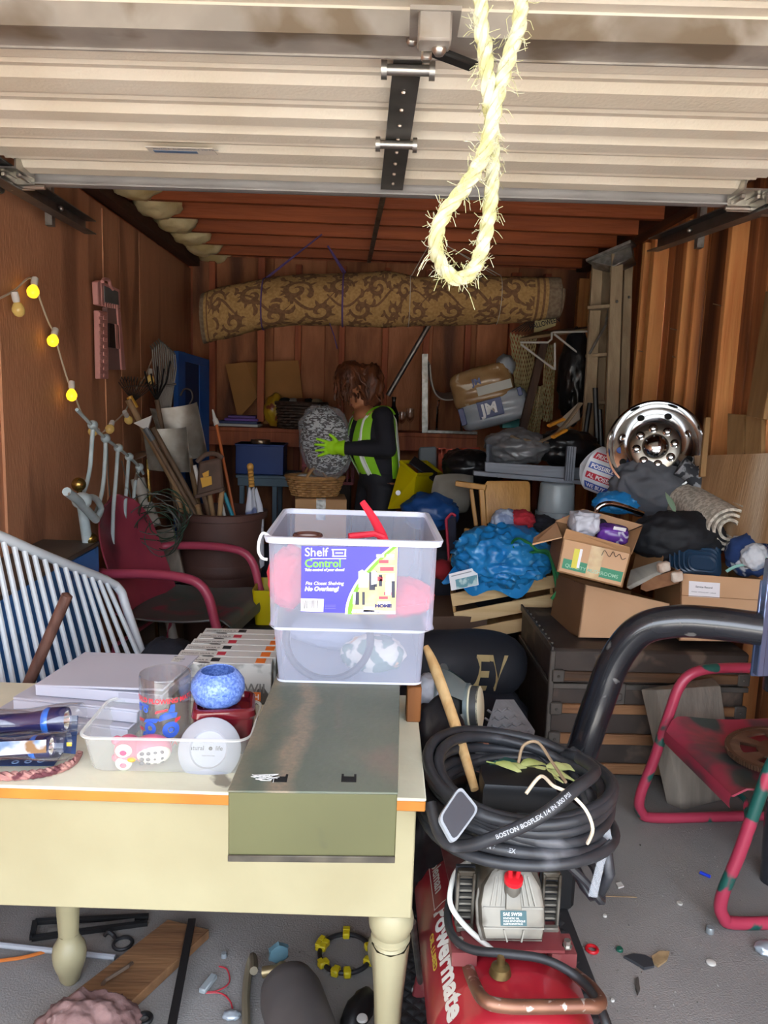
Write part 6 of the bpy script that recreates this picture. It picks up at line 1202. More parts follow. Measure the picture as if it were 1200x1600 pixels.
for q in ([P(685, 702, 5.2), P(750, 699, 5.2), P(750, 709, 5.2), P(685, 712, 5.2)], [P(685, 726, 5.2), P(750, 724, 5.2), P(750, 745, 5.2), P(685, 745, 5.2)], [P(685, 700, 5.2), P(697, 700, 5.2), P(697, 742, 5.2), P(685, 742, 5.2)], [P(712, 700, 5.2), P(722, 700, 5.2), P(722, 742, 5.2), P(712, 742, 5.2)], [P(740, 700, 5.2), P(750, 700, 5.2), P(750, 742, 5.2), P(740, 742, 5.2)]): m.slab(q, .012)
part('front_grid', m, ocm, oc_); part('side_panel', MB().box(P(685, 722, 5.35)+V((.01, .05, 0)), (.01, .3, .17)).box(P(750, 722, 5.35)+V((-.02, .05, 0)), (.01, .3, .17)).box(P(717, 722, 5.5), (.28, .01, .17)).box(P(717, 741, 5.35), (.28, .3, .012)), ocm, oc_)
S('tool_case', MB().slab([P(655, 698, 5.25), P(682, 697, 5.25), P(683, 736, 5.2), P(655, 734, 5.2)], .2, .01), mat('case_grey', '6f7478', .5), 'grey tool case left of the orange crate', 'case')
S('storage_chest', MB().box((P(717, 760, 5.3).x, 5.35, P(717, 746, 5.2).z/2), (.55, .4, P(717, 746, 5.2).z-.004), .01), mat('chest_dark', '241a16', .8), 'dark low chest under the orange crate', 'chest')
# bentwood seat shell, steel strips
bw_ = T('bentwood_chair', 'pale bent chair seat shell on a thin chrome leg on the back shelf', 'chair', V((P(690, 676, 5.9).x, 5.95, zl)))
part('seat', MB().shell(lambda u, v: cr([P(673, 570, 5.9), P(675, 592, 5.9), P(680, 612, 5.88), P(690, 622, 5.86), P(704, 624, 5.84), P(723, 619, 5.8)], 4)[int(round(u*20))]+V((0, .3*v, .05*v)), 20, 6, .01), mat('shell_white', 'a8a49c', .5), bw_)
part('leg', MB().tube([P(686, 626, 5.86), P(684, 640, 5.95), V((P(682, 672, 6.06).x, 6.06, zl))], .009, 8, sm=3).tube([P(720, 621, 5.85), V((P(722, 672, 6.06).x, 6.06, zl))], .009, 8), chrome, bw_)
S('steel_angle', MB().bar(P(664, 553, 6.06), V((P(664, 670, 6.06).x, 6.06, zl)), .045, .012, (0, 1, 0)), steel, 'upright shiny steel strip left of the pale seat shell', 'strip'); S('steel_angle', MB().bar(V((P(668, 677, 6.04).x, 6.045, zl+.012)), V((P(745, 684, 6.04).x, 6.045, zl+.012)), .05, .02, (0, 0, 1)), steel, 'horizontal shiny steel strip along the shelf edge', 'strip')
# insulation bag
jb = mat('bag_clear_tan', '8a6a44', .25, c2='a0805a', s=7, bump=.4, bs=14, c3='c9bda8', s3=9, t3=.62); jw = mat('bag_whiteblue', '97a0aa', .3, c2='a9b0b8', s=5, bump=.3, bs=14, coat=.3); jn = mat('logo_navy', '182a6a', .4)
jc = P(762, 618, 5.5); jM = at(jc, 0, -17, -10); jt = T('insulation_bag', 'big insulation bag, clear tan top and white bottom with navy logo, on the shelf', 'bag', P(765, 666, 5.5))
def pil(c, s, p=4): return lambda u, v: V((c[0]+s[0]*(abs(cos(2*pi*v))**(2/p)*(1 if cos(2*pi*v) > 0 else -1))*(1-(2*u-1)**6)**.3, c[1]+s[1]*(abs(sin(2*pi*v))**(2/p)*(1 if sin(2*pi*v) > 0 else -1))*(1-(2*u-1)**6)**.3+.006*sin(17*u+9*v), c[2]+s[2]*(2*u-1)))
part('top_pack', MB(jM).surf(pil((-.02, 0, .065), (.22, .165, .15)), 18, 30, False, True), jb, jt, 80); part('bottom_pack', MB(jM).surf(pil((.02, 0, -.105), (.245, .17, .12)), 18, 30, False, True), jw, jt, 80)
part('gathered_end', MB(jM).blob((.17, -.02, .17), (.06, .1, .07), 141, .4, 2.6, 3), jw, jt)
part('logo', MB(jM).box((0, -.176, -.09), (.17, .004, .12), .002), jn, jt); part('lettering', MB(jM).text('JM', .105, Matrix.Translation((-.062, -.1795, -.125)) @ Matrix.Rotation(pi/2, 4, 'X'), bold=.004), white, jt)
part('lettering', MB(jM).text('JM', .06, Matrix.Translation((-.08, -.175, .09)) @ Matrix.Rotation(pi/2, 4, 'X'), bold=.002), jn, jt); part('stripe', MB(jM).box((.06, -.172, .04), (.24, .004, .06)), mat('label_pale', 'a7a59c', .4), jt); part('corner_print', MB(jM).box((.22, -.14, -.03), (.03, .05, .06), .004).box((-.2, -.14, -.1), (.04, .05, .12), .004), jn, jt)
S('teal_box', MB().slab([P(785, 653, 5.6), P(812, 652, 5.6), P(812, 668, 5.6), P(785, 669, 5.6)], .12, .003), mat('box_teal', '3f8a86', .5), 'small teal box under the corner of the insulation bag', 'box')
# glassware on the shelf
for x, lab, h in ((627, 'clear glass goblet on the back shelf, nearest the person', .11), (640, 'clear glass goblet on the back shelf, right one', .13)):
    c = P(x, 672, 6.15); c.z = zl; S('goblet', MB(Matrix.Translation(c)).lathe([(0, 0), (.035, 0), (.034, .004), (.006, .01), (.005, h*.55), (.02, h*.65), (.034, h*.85), (.032, h*1.4), (.029, h*1.4), (.03, h*.9), (0, h*.66)], 20), gl, lab, 'glass')
c = P(614, 672, 6.1); c.z = zl; S('bottle', MB(Matrix.Translation(c)).lathe([(0, 0), (.04, 0), (.042, .01), (.042, .14), (.016, .2), (.015, .25), (.018, .252), (.018, .27), (0, .27)], 20), mat('bottle_dark', '121416', .1), 'dark bottle on the back shelf behind the person', 'bottle')
# grey wooden frame with silver tarp and skids
gpm = wood('grey_paint_wood', '6a6f78', '7b808a', 'x', 3, .55, c3='4a4e56', t3=.66)
gA, gB = P(752, 742, 4.25), P(926, 757, 4.25); gf = T('bed_railing', 'grey painted wooden frame piece resting on the bucket and the pile', 'frame', (gA+gB)/2)
part('rail', MB().slab([P(758, 722, 4.22), P(924, 732, 4.2), P(924, 757, 4.2), P(758, 744, 4.22)], .025, .003), gpm, gf); part('ledge', MB().slab([P(740, 736, 4.18), P(926, 752, 4.15), P(926, 759, 4.15), P(740, 743, 4.18)], .05, .003), gpm, gf)
part('end_board', MB().hexa([P(760, 744, 4.24), P(776, 742, 4.6), P(776, 742, 4.62), P(764, 744, 4.26), P(760, 694, 4.24), P(780, 696, 4.6), P(780, 696, 4.62), P(764, 694, 4.26)], .002), gpm, gf); part('panel', MB().hexa([P(760, 742, 4.24), P(924, 755, 4.22), P(915, 735, 4.75), P(775, 725, 4.75), P(760, 739, 4.24), P(924, 752, 4.22), P(915, 732, 4.75), P(775, 722, 4.75)]), gpm, gf)
bp_ = T('grooved_post', 'short grooved grey block standing on the grey frame rail', 'post', P(892, 752, 4.18)); part('block', MB().slab([P(887, 697, 4.15), P(901, 698, 4.15), P(897, 752, 4.13), P(883, 751, 4.13)], .03, .003), gpm, bp_)
for k in range(3): part('groove', MB().slab([P(889+3.6*k, 698, 4.147), P(890+3.6*k, 698, 4.147), P(886+3.6*k, 751, 4.127), P(885+3.6*k, 751, 4.127)], .003), mat('groove_dark', '3c4048', .7), bp_)
slv = mat('tarp_silver', '5c5d60', .32, c2='6a6b6e', s=4, bump=.4, bs=10, coat=.3); S('silver_tarp', MB().blob(P(806, 698, 4.45), (.17, .15, .1), 145, .35, 1.8, 5), slv, 'grey shiny tarp bundle heaped in the grey wooden frame', 'tarp')
skm = wood('skid_wood', '7a664c', '93806a', 'x', 3, .6); otp = mat('tape_orange', 'c8862c', .4)
for pts_, lab, os_ in (([(820, 687), (845, 689), (875, 672), (908, 630)], 'curved wooden slat with orange tape, upper of the two', [(858, 665, 880, 655)]), ([(800, 682), (830, 692), (860, 690), (890, 670)], 'curved wooden slat with orange tape, lower of the two', [(864, 683, 884, 672), (820, 690, 845, 690)])):
    t = T('wooden_ski', lab, 'slat', P(*pts_[1], 4.35)); part('slat', MB().tube([P(x, y, 4.3+.2*i/3) for i, (x, y) in enumerate(pts_)], .018, 8, sm=6, flat=((0, 0, 1), .4)), skm, t)
    for a0, b0_, a1, b1_ in os_: part('tape', MB().tube([P(a0, b0_, 4.33), P(a1, b1_, 4.38)], .02, 8, flat=((0, 0, 1), .5)), otp, t)
S('cardboard_sheet', MB().slab([P(868, 662, 4.9), P(905, 628, 4.9), P(906, 655, 4.85), P(880, 672, 4.85)], .01), mat('card_pale', 'a89c8c', .8), 'pale printed cardboard piece standing behind the wooden slats', 'cardboard')
# upturned wooden chair
chw = wood('chair_wood', '9c7038', 'b58748', 'z', 2.6, .5, c3='7a5226')
uc = T('wooden_chair', 'upturned wooden chair with its plywood seat facing out beside the bucket', 'chair', P(790, 820, 4.05))
part('seat', MB().prism([(-.12, -.11), (-.125, .1), (-.11, .118), (.11, .118), (.125, .1), (.12, -.11)], .014, .004, frame(P(793, 786, 4.06), V((1, .1, .02)), V((0, .25, 1))) @ Matrix.Rotation(pi/2, 4, 'X')), chw, uc)
for a, b_, w_ in (((712, 755, 4.1), (760, 762, 4.05), .03), ((736, 764, 4.1), (744, 822, 4.05), .022), ((752, 764, 4.05), (757, 832, 4.02), .028), ((726, 829, 4.05), (785, 842, 3.95), .03)): part('rail', MB().bar(P(*a), P(*b_), w_, w_, (0, 1, 0), .004), chw, uc)
# grey bucket on a box
bkc = P(874, 811, 4.05); bkz = bkc.z; S('cardboard_box', MB().box((bkc.x+.03, 4.14, bkz/2-.002), (.42, .4, bkz-.006), .005), cbd, 'brown cardboard box standing on the floor under the grey bucket', 'box')
bg2 = mat('bucket_grey', '8d9699', .3, c2='858e92', s=3); bM = Matrix.Translation((bkc.x, 4.14, bkz))
bk2 = T('bucket', 'light grey plastic bucket upside down under the grey wooden frame', 'bucket', bM.translation); hb_ = P(874, 757, 4.05).z-bkz
part('body', MB(bM).lathe([(.104, 0), (.106, .004), (.104, .02), (.1, .025), (.092, hb_-.008), (.086, hb_-.002), (0, hb_-.002)], 36), bg2, bk2); part('rim', MB(bM).lathe([(.104, 0), (.11, 0), (.11, .03), (.103, .032)], 36), bg2, bk2)
# stepladder, shelf with brackets, hammock, sign, dark post, tripod
ldm = wood('ladder_wood', '8d7a60', 'a8967a', 'z', 2.4, .75, c3='6b5a44', t3=.64)
ld = T('stepladder', 'old wooden stepladder with steel top cap leaning by the right wall', 'ladder', P(940, 860, 4.8))
LYt, LYb = 5.0, 4.75
def lrail(x0, y0, x1, y1, w_, dy, k=1.45): a = P(x0, y0, LYt+dy); b_ = P(x1, y1, LYb+dy); b_ = a+(b_-a)*k; return MB().bar(a, b_, .03, w_, (1, 0, 0), .003)
for q in ((934, 408, 921, 627, .07, .05), (964, 398, 955, 661, .075, -.1), (982, 396, 973, 662, .055, .02), (947, 410, 937, 640, .05, .14)): part('rail', lrail(*q), ldm, ld)
for y, w_ in ((482, .0), (557, .0), (632, 0), (700, 0)):
    part('step', MB().bar(P(922-(y-480)*.05, y, 4.93), P(957-(y-480)*.035, y-3, 4.85), .1, .022, (0, 0, 1), .003), ldm, ld)
part('top_cap', MB().slab([P(921, 408, 4.95), P(986, 379, 4.86), P(990, 402, 4.84), P(958, 416, 4.86)], .1, .004).bar(P(920, 410, 4.98), P(990, 380, 4.84), .14, .02, (0, 0, 1), .003), steel, ld)
part('spreader', MB().tube([P(921, 553, 4.85), P(946, 508, 4.85), P(952, 478, 4.9)], .008, 8), steel, ld)
m = MB()
for x, y in ((962, 472), (961, 556), (955, 636), (981, 465), (974, 598)): m.ball(P(x, y, 4.82 if x < 970 else 4.95)+V((-.0, -.025, 0)), .009, 5)
part('bolt', m, steel, ld, kind='stuff')
sh_ = T('hung_shelf', 'wooden shelf board on white wire brackets beside the hammock', 'shelf', P(865, 530, 5.3)); wb_ = mat('bracket_white', 'b5b2ac', .4)
part('board', MB().hexa([P(812, 533, 5.1), P(917, 517, 5.1), P(918, 513, 5.45), P(836, 522, 5.45), P(812, 528, 5.1), P(917, 513, 5.1), P(918, 510, 5.45), P(836, 519, 5.45)], .002), wood('shelf_board', '5e4a34', '75603f', 'x'), sh_)
for pts_ in ([(813, 535), (856, 535), (862, 530), (862, 520), (866, 519), (918, 518)], [(814, 538), (866, 577)], [(866, 522), (916, 562)], [(867, 536), (867, 578)]): part('bracket', MB().tube([P(x, y, 5.09) for x, y in pts_], .007, 6), wb_, sh_)
net = mat('net_beige', 'a8966a', .9, c2='b5a478', s=20); hk = T('hammock', 'beige rope net hammock bunched on the back wall beside the shelf', 'hammock', P(830, 670, 5.55)); m = MB()
def netp(x0, x1, xb0, xb1, y0, y1, n, Y, rows):
    for k in range(n+1):
        for s in (-1, 1):
            q = []
            for j in range(rows+1):
                t = j/rows; xa_, xb2 = x0+(xb0-x0)*t, x1+(xb1-x1)*t; u = (k+(.5*s if j % 2 else 0))/n; q.append(P(xa_+(xb2-xa_)*min(1.03, max(-.03, u)), y0+(y1-y0)*t+4*sin(3*u), Y+.03*sin(9*u)))
            m.tube(q, .0055, 4)
netp(798, 838, 808, 826, 520, 632, 8, 5.6, 16); netp(853, 868, 846, 862, 535, 655, 4, 5.5, 18); netp(836, 850, 824, 842, 600, 676, 5, 5.45, 14)
part('net', m, net, hk, kind='stuff'); m = MB()
for k in range(9): m.tube([P(800+5*k, 518, 5.6), P(828+2*k, 500, 5.62)], .004, 4)
part('spreader_cords', m, mat('cord_dark', '3a3026', .8), hk, kind='stuff')
sgq = [P(836, 501, 5.45), P(870, 492, 5.45), P(868, 509, 5.43), P(834, 521, 5.43)]; sg_ = T('sign', 'cream cardboard sign with black lettering above the hung shelf', 'sign', sgq[3])
part('board', MB().slab(sgq, .008), mat('sign_cream', 'b5a878', .6), sg_); part('lettering', MB().text('HALLOWEEN', .05, frame(sgq[0].lerp(sgq[3], .72)-V((.03, .004, -.001)), sgq[1]-sgq[0], sgq[0]-sgq[3]) @ Matrix.Rotation(pi/2, 4, 'X'), bold=.001, sx=.72), pblk, sg_)
S('wooden_post', MB().bar(P(850, 535, 5.3), P(812, 690, 5.25), .055, .04, (0, 1, 0), .003), wood('post_dark', '3a2418', '4d3220', 'z'), 'dark wooden post slanting in front of the hammock net', 'post')
tp2 = T('tripod', 'folded black tripod leaning against the stepladder', 'tripod', P(928, 720, 4.6)); bk3 = mat('tripod_black', '121214', .4)
for q in (((930, 606), (934, 705)), ((922, 630), (913, 690)), ((937, 640), (940, 712))): part('leg', MB().tube([P(*q[0], 4.6), P(q[0][0]+(q[1][0]-q[0][0])*1.4, q[0][1]+(q[1][1]-q[0][1])*1.4, 4.55)], .016, 8), bk3, tp2)
# ================================================================ LEFT SIDE
XQ = lambda pts, xx: [X(x, y, xx) for x, y in pts]
# string lights along the plywood
cab = mat('cable_cream', 'c4b5a0', .6); sck = mat('socket_white', 'd5cfc8', .5)
sl_ = T('string_lights', 'white string of round yellow bulbs draped on the left plywood wall', 'lights', X(83, 524, -1.42))
lpx = [(-25, 478), (8, 462), (25, 452), (46, 434), (56, 450), (66, 478), (76, 504), (84, 520), (96, 562), (108, 600), (118, 622), (130, 650), (150, 676), (160, 676), (172, 664), (184, 655), (197, 640), (212, 608), (226, 590), (238, 560)]
cb2 = part('cable', MB().tube([X(x, y, -1.41) for x, y in lpx], .0045, 6, sm=4), cab, sl_)
lit = mat('bulb_lit', 'ffcf2a', .3, em=1.1); dimb = mat('bulb_dim', 'c9a860', .08, c2='b8945a', s=20, em=.12)
for x, y, dx, dy, on in ((18, 458, 8, 14, 0), (50, 437, 3, 10, 1), (82, 516, 2, 10, 1), (108, 598, 4, 8, 1), (148, 672, -10, 5, 0), (172, 660, 0, 9, 0), (192, 644, 6, 6, 0), (232, 578, 3, 10, 0)):
    a = X(x, y, -1.41)+V((.012, 0, 0)); b = X(x+dx, y+dy, -1.395); d = (b-a).normalized(); M_ = Matrix.Translation(a) @ d.to_track_quat('Z', 'Y').to_matrix().to_4x4()
    s_ = part('socket', MB(M_).lathe([(0, -.008), (.014, -.006), (.015, .02), (.013, .034), (0, .034)], 14), sck, sl_)
    part('bulb', MB(M_).lathe([(.009, .034), (.016, .04), (.0235, .055), (.025, .066), (.02, .082), (.01, .09), (0, .092)], 18), lit if on else dimb, s_)
# pink folding stool hung on the wall
pk_ = mat('pink_plastic', 'd59a92', .5, c2='c98c86', s=6); pgr = mat('pink_grey', '8a6a66', .6); pdk = mat('slate_grey', '55585a', .6, c2='606365', s=12)
ps = T('folding_stool', 'pink plastic folding step stool hanging on the left plywood wall', 'stool', X(172, 592, -1.39)); xw = -1.40
part('side_rail', MB().slab(XQ([(155, 485), (168, 487), (170, 592), (157, 592)], xw), .03, .004), pk_, ps)
for i in range(9):
    for j in range(2): part('weave_block', MB().slab(XQ([(156.5+6*j, 488+11.3*i+(j*5)), (161.5+6*j, 488.5+11.3*i+(j*5)), (161.8+6*j, 495+11.3*i+j*5), (156.8+6*j, 494.5+11.3*i+j*5)], xw+.006), .01, .002), pk_, ps)
part('back_panel', MB().slab(XQ([(168, 480), (184, 482), (190, 578), (170, 578)], xw-.01), .03, .003), pgr, ps); part('side_rail', MB().slab(XQ([(184, 482), (188, 482), (197, 578), (191, 578)], xw), .03, .003), pk_, ps)
part('window', MB().slab(XQ([(171, 505), (185, 508), (187, 545), (172, 543)], xw+.001), .012), mat('window_dark', '24120c', .8), ps); part('window_bar', MB().slab(XQ([(180, 506), (184, 507), (186, 545), (182, 544)], xw+.004), .01), pk_, ps)
part('top_board', MB().slab(XQ([(152, 440), (158, 438), (160, 478), (154, 476)], xw), .03, .004).slab(XQ([(158, 438), (187, 452), (188, 482), (160, 478)], xw+.004), .03, .004), pk_, ps)
part('grip_pad', MB().slab(XQ([(163, 446), (185, 456), (186, 477), (164, 474)], xw+.008), .008, .002), pdk, ps)
for k in range(6): part('tooth', MB().slab(XQ([(165+3.6*k, 472+.8*k), (167+3.6*k, 472.4+.8*k), (167.5+3.6*k, 480+.6*k), (165.5+3.6*k, 479.6+.6*k)], xw+.01), .008), pk_, ps)
part('handle', MB().tube(XQ([(160, 440), (163, 436), (170, 438), (172, 446), (176, 452)], xw+.01), .009, 8, sm=4), pk_, ps)
# iron bed headboard
irn = mat('iron_paleblue', 'a6b6b9', .5, c2='b8c5c6', s=14, c3='6c6258', s3=16, t3=.68); brs = mat('brass', '8a7038', .25, .9, c2='9c8248', s=8)
hbq = T('iron_headboard', 'pale blue-grey iron bed headboard with brass balls leaning by the left wall', 'headboard', X(135, 900, -1.2))
kn_ = [(145, 664), (165, 685), (185, 700), (202, 714), (218, 730)]; kx = -1.22
part('top_rail', MB().tube(XQ([(120, 640), (145, 666), (165, 685), (185, 700), (202, 714), (218, 730), (224, 740)], kx), .008, 8, sm=4), irn, hbq)
for k, (x, y) in enumerate(kn_): part('knuckle', MB().ball(X(x, y, kx), (.022, .03, .022), 8), irn, hbq)
for pts_ in ([(145, 668), (143, 700), (140, 735), (132, 766), (124, 772)], [(165, 688), (164, 720), (160, 765), (150, 800), (143, 802)], [(184, 704), (181, 750), (177, 800), (176, 850)], [(201, 718), (198, 760), (195, 800), (195, 850)], [(217, 734), (212, 750), (209, 780), (209, 830)]): part('spindle', MB().tube(XQ(pts_, kx), .0095, 10, sm=4), irn, hbq)
part('post', MB().tube([X(124, 772, kx), X(130, 800, kx), X(137, 850, kx), V((X(137, 850, kx).x, X(137, 850, kx).y, 0))], .022, 12), irn, hbq)
part('lower_rail', MB().tube(XQ([(104, 768), (122, 782), (150, 812)], kx+.05), .018, 10).tube(XQ([(132, 778), (148, 778), (158, 795), (150, 812)], kx+.03), .014, 10, sm=4), irn, hbq)
part('joint', MB().ball(X(128, 782, kx+.04), (.04, .05, .035), 10), irn, hbq)
for x, y in ((123, 757), (141, 842)): part('brass_ball', MB().ball(X(x, y, kx+.01), .03, 12).tube([X(x, y, kx+.01), X(x+1, y+14, kx+.01)], .012, 8), brs, hbq)
# blue chest and white slatted crib rail
bch = mat('chest_blue', '3a78c4', .5, c2='4282cc', s=3, c3='2c62a4', s3=5); bct = mat('chest_top', '4a4038', .7, c2='5a4e44', s=4)
c0 = P(154, 846, 3.4); bct_z = c0.z
bc = T('blue_chest', 'blue painted chest with a dark top along the left wall behind the slats', 'chest', (-1.28, 2.75, 0))
part('body', MB().box(((-1.43+c0.x)/2, 2.75, bct_z/2-.01), (c0.x+1.43, 1.3, bct_z-.02), .004), bch, bc); part('top', MB().box(((-1.43+c0.x)/2, 2.75, bct_z-.008), (c0.x+1.435, 1.31, .02), .003), bct, bc)
slw = mat('crib_white', 'cbd0d4', .4, c2='c0c6cb', s=5)
cr_ = T('crib_rail', 'white slatted crib rail with rounded top corner leaning at the left', 'rail', P(100, 1100, 2.2))
tp3 = [P(-60, 815, 2.2), P(0, 838, 2.32), P(60, 864, 2.46), P(120, 888, 2.64), P(165, 906, 2.78)]
def tops(t): q = t*(len(tp3)-1); i = min(int(q), len(tp3)-2); return tp3[i].lerp(tp3[i+1], q-i)
low = lambda a, b, z: a+(b-a)*((a.z-z)/(a.z-b.z))
endc = low(P(196, 945, 2.82), P(228, 1040, 2.79), .04)
part('frame', MB().tube(cr(tp3, 4)+cr([P(180, 914, 2.82), P(190, 926, 2.83), P(196, 945, 2.82), P(228, 1040, 2.79)], 4)+[endc], .0165, 12), slw, cr_)
bots = []
for k in range(16):
    t = k/15.0; a = tops(t*.995); xt = -60+225*t; b_ = P(-12+xt*.0+(228-(-12))*t-4, 1042, a.y-.03); q = low(a, b_, .04); bots.append(q)
    if k: part('slat', MB().tube([a, q], .0088, 8), slw, cr_)
part('bottom_rail', MB().tube([bots[0], endc], .0165, 12), slw, cr_)
# blue screen leaning in the far corner
bs = T('blue_screen', 'blue painted panel frame leaning in the back left corner', 'panel', P(303, 712, 5.6)); bsm = mat('screen_blue', '20509a', .5, c2='2a5ea8', s=4); bsd = mat('screen_dark', '14305c', .6)
part('panel', MB().slab([P(283, 556, 5.6), P(327, 563, 6.1), P(327, 900, 6.0), P(283, 940, 5.45)], .02), bsd, bs); part('frame', MB().slab([P(279, 548, 5.55), P(290, 550, 5.66), P(290, 960, 5.45), P(279, 968, 5.36)], .04, .003).slab([P(312, 560, 5.9), P(327, 563, 6.05), P(327, 905, 5.95), P(312, 920, 5.8)], .04, .003).slab([P(279, 548, 5.55), P(327, 562, 6.05), P(327, 574, 6.05), P(279, 562, 5.55)], .04, .003), bsm, bs)
# maroon chair
lawn_chair(Matrix.Translation((-.86, 3.76, 0)) @ Matrix.Rotation(rad(-9), 4, 'Z') @ Matrix.Scale(1.17, 4), 'maroon metal lawn chair with a worn dark seat in front of the tool barrel', cseat, cmar, cmt)
# brown barrel full of tools
BYc = 4.55; bcx = P(345, 800, BYc); brl = mat('barrel_brown', '4b322c', .6, c2='573b34', s=4, bump=.1)
bB = Matrix.Translation((bcx.x, BYc, 0)); bh = P(345, 806, BYc-.25).z
bar = T('trash_barrel', 'brown plastic barrel full of long-handled tools behind the maroon chair', 'barrel', bB.translation)
part('body', MB(bB).lathe([(0, 0), (.21, 0), (.215, .02), (.262, bh-.03), (.262, bh), (.252, bh), (.25, bh-.03), (.2, .03), (0, .03)], 36), brl, bar); part('rim', MB(bB).lathe([(.262, bh-.045), (.276, bh-.04), (.276, bh-.005), (.262, bh)], 36), brl, bar)
part('band', MB(bB).lathe([(.238, bh*.55), (.246, bh*.56), (.25, bh*.6), (.246, bh*.64)], 36), brl, bar)
hw_ = wood('handle_wood', '86684a', 'a5855f', 'z', 3, .6, c3='5b4230'); hd2 = wood('handle_dark', '5a4634', '6f5742', 'z', 3, .65); ash = wood('handle_ash', 'a8865c', 'c09c70', 'z', 3, .55)
alum = mat('aluminium', '8f887e', .45, .5, c2='a39c92', s=14, c3='6e6459', s3=8, t3=.6, w3=.08)
Yt = 4.5
def base(x, y=0): return V((bcx.x+x, BYc+y, .1))
def stick(name, label, pts, r, m, cat='handle', n=10): return S(name.replace('tool_handle', 'tool_pole'), MB().tube(pts, r, n), m, label, cat)
stick('tool_handle', 'long wooden tool handle from the rake, leftmost in the barrel', [P(200, 625, Yt-.15), P(312, 826, Yt), base(.1)], .018, hw_)
stick('tool_handle', 'long weathered wooden handle just right of the squeegee pole', [P(238, 668, Yt-.1), P(320, 815, Yt), base(.13)], .017, hd2)
for x0, y0, x1, y1, m_, lab in ((318, 772, 330, 815, hd2, 'dark handle stub between the shovels and the axe'), (327, 770, 334, 812, hw_, 'pale handle stub left of the axe handle'), (347, 765, 342, 815, ash, 'light short axe handle under the rusty blade'), (308, 790, 316, 820, hw_, 'short wooden stub at the left rim of the barrel')): stick('tool_handle', lab, [P(x0, y0, Yt-.06), P(x1, y1, Yt), base(.02)], .015, m_)
stick('teal_pole', 'teal plastic pole in the barrel right of the axe handle', [P(350, 770, Yt), P(364, 808, Yt), base(.1, .05)], .012, mat('teal_plastic', '2a8090', .4), 'pole')
stick('white_pole', 'white pole in the barrel beside the teal one', [P(344, 778, Yt+.05), P(352, 812, Yt+.05), base(.06, .1)], .011, sck, 'pole')
op = T('orange_pole', 'orange fibreglass pole with white tip leaning out of the barrel', 'pole', P(366, 805, Yt+.1)); opm = mat('pole_orange', 'b8602a', .45)
part('pole', MB().tube([P(338, 662, Yt+.25), P(366, 805, Yt+.12), base(.12, .1)], .0095, 8), opm, op); part('tip', MB().tube([P(332, 640, Yt+.27), P(336, 655, Yt+.26)], [.005, .013], 8).tube([P(336, 655, Yt+.26), P(339, 664, Yt+.25)], .017, 8), sck, op)
ub = T('umbrella', 'folded white umbrella with bamboo handle standing in the barrel', 'umbrella', P(393, 800, Yt)); bam = mat('bamboo', 'b5843c', .4, c2='c9984c', s=12)
m = MB()
for k in range(6): a, b_ = P(391+.4*k, 729+5.4*k, Yt), P(391.4+.4*k, 733.6+5.4*k, Yt); m.tube([a, a.lerp(b_, .5), b_], [.019, .0155, .019], 10)
m.ball(P(391, 729, Yt), .021, 8); part('handle', m, bam, ub); part('shaft', MB().tube([P(393.5, 758, Yt), P(395, 770, Yt)], .005, 6), chrome, ub)
part('canopy', MB().surf(lambda u, v: P(394.5+4*u, 764+55*u, Yt).lerp(base(.16), max(0, u-.6))+V(((.02+.04*u)*cos(2*pi*v)*(1+.25*cos(10*pi*v)), (.02+.04*u)*sin(2*pi*v)*(1+.25*cos(10*pi*v)), .012*cos(10*pi*v))), 8, 40, False, True), mat('umbrella_white', 'b9bcc6', .7, c2='5a6488', s=5, lo=.56, hi=.6), ub, 60)
def scoop(q, name, label, hand):
    t = T(name, label, 'shovel', q[3]); n = (q[1]-q[0]).cross(q[3]-q[0]).normalized(); n = n if n.dot(CAM-q[0]) > 0 else -n
    f = lambda u, v: (q[0].lerp(q[1], u)).lerp(q[3].lerp(q[2], u), v) - n*(.05*sin(pi*u)*(.4+.6*v)) + n*.05*(abs(2*u-1)**6)*.8
    part('blade', MB().shell(f, 14, 10, .004), alum, t); part('handle', MB().tube(hand, .017, 10), hw_, t)
    part('socket', MB().tube([q[3].lerp(q[2], .5)-n*.03, q[3].lerp(q[2], .5)+(hand[0]-q[3].lerp(q[2], .5))*.2+n*.01], .024, 10), alum, t); return t
scoop([P(236, 640, Yt+.2), P(309, 630, Yt+.24), P(326, 712, Yt+.2), P(262, 722, Yt+.15)], 'snow_shovel', 'large aluminium scoop shovel standing blade up, rear one', [P(296, 716, Yt+.15), base(-.02, .1)])
scoop([P(224, 671, Yt-.02), P(293, 668, Yt+.02), P(299, 738, Yt+.02), P(234, 735, Yt-.05)], 'snow_shovel', 'smaller dented aluminium shovel standing blade up, front one', [P(268, 735, Yt-.05), base(-.08)])
sq_ = T('squeegee', 'white metal squeegee head on a pole in front of the shovels', 'squeegee', P(222, 665, Yt-.2))
part('head', MB().slab([P(208, 661, Yt-.2), P(237, 649, Yt-.2), P(231, 671, Yt-.2), P(222, 669, Yt-.2)], .02, .002), mat('squeegee_white', 'c5c3be', .4), sq_); part('pole', MB().tube([P(226, 669, Yt-.19), P(240, 690, Yt-.18), P(318, 826, Yt), base(.08, -.05)], .014, 8), hd2, sq_); part('grip', MB().tube([P(227, 669, Yt-.192), P(239, 688, Yt-.185)], .018, 8), pdk, sq_)
rfm = mat('rake_dark', '3a3430', .6, .3); rk1 = T('leaf_rake', 'dark wire leaf rake fanned out against the left wall', 'rake', P(215, 640, Yt+.1))
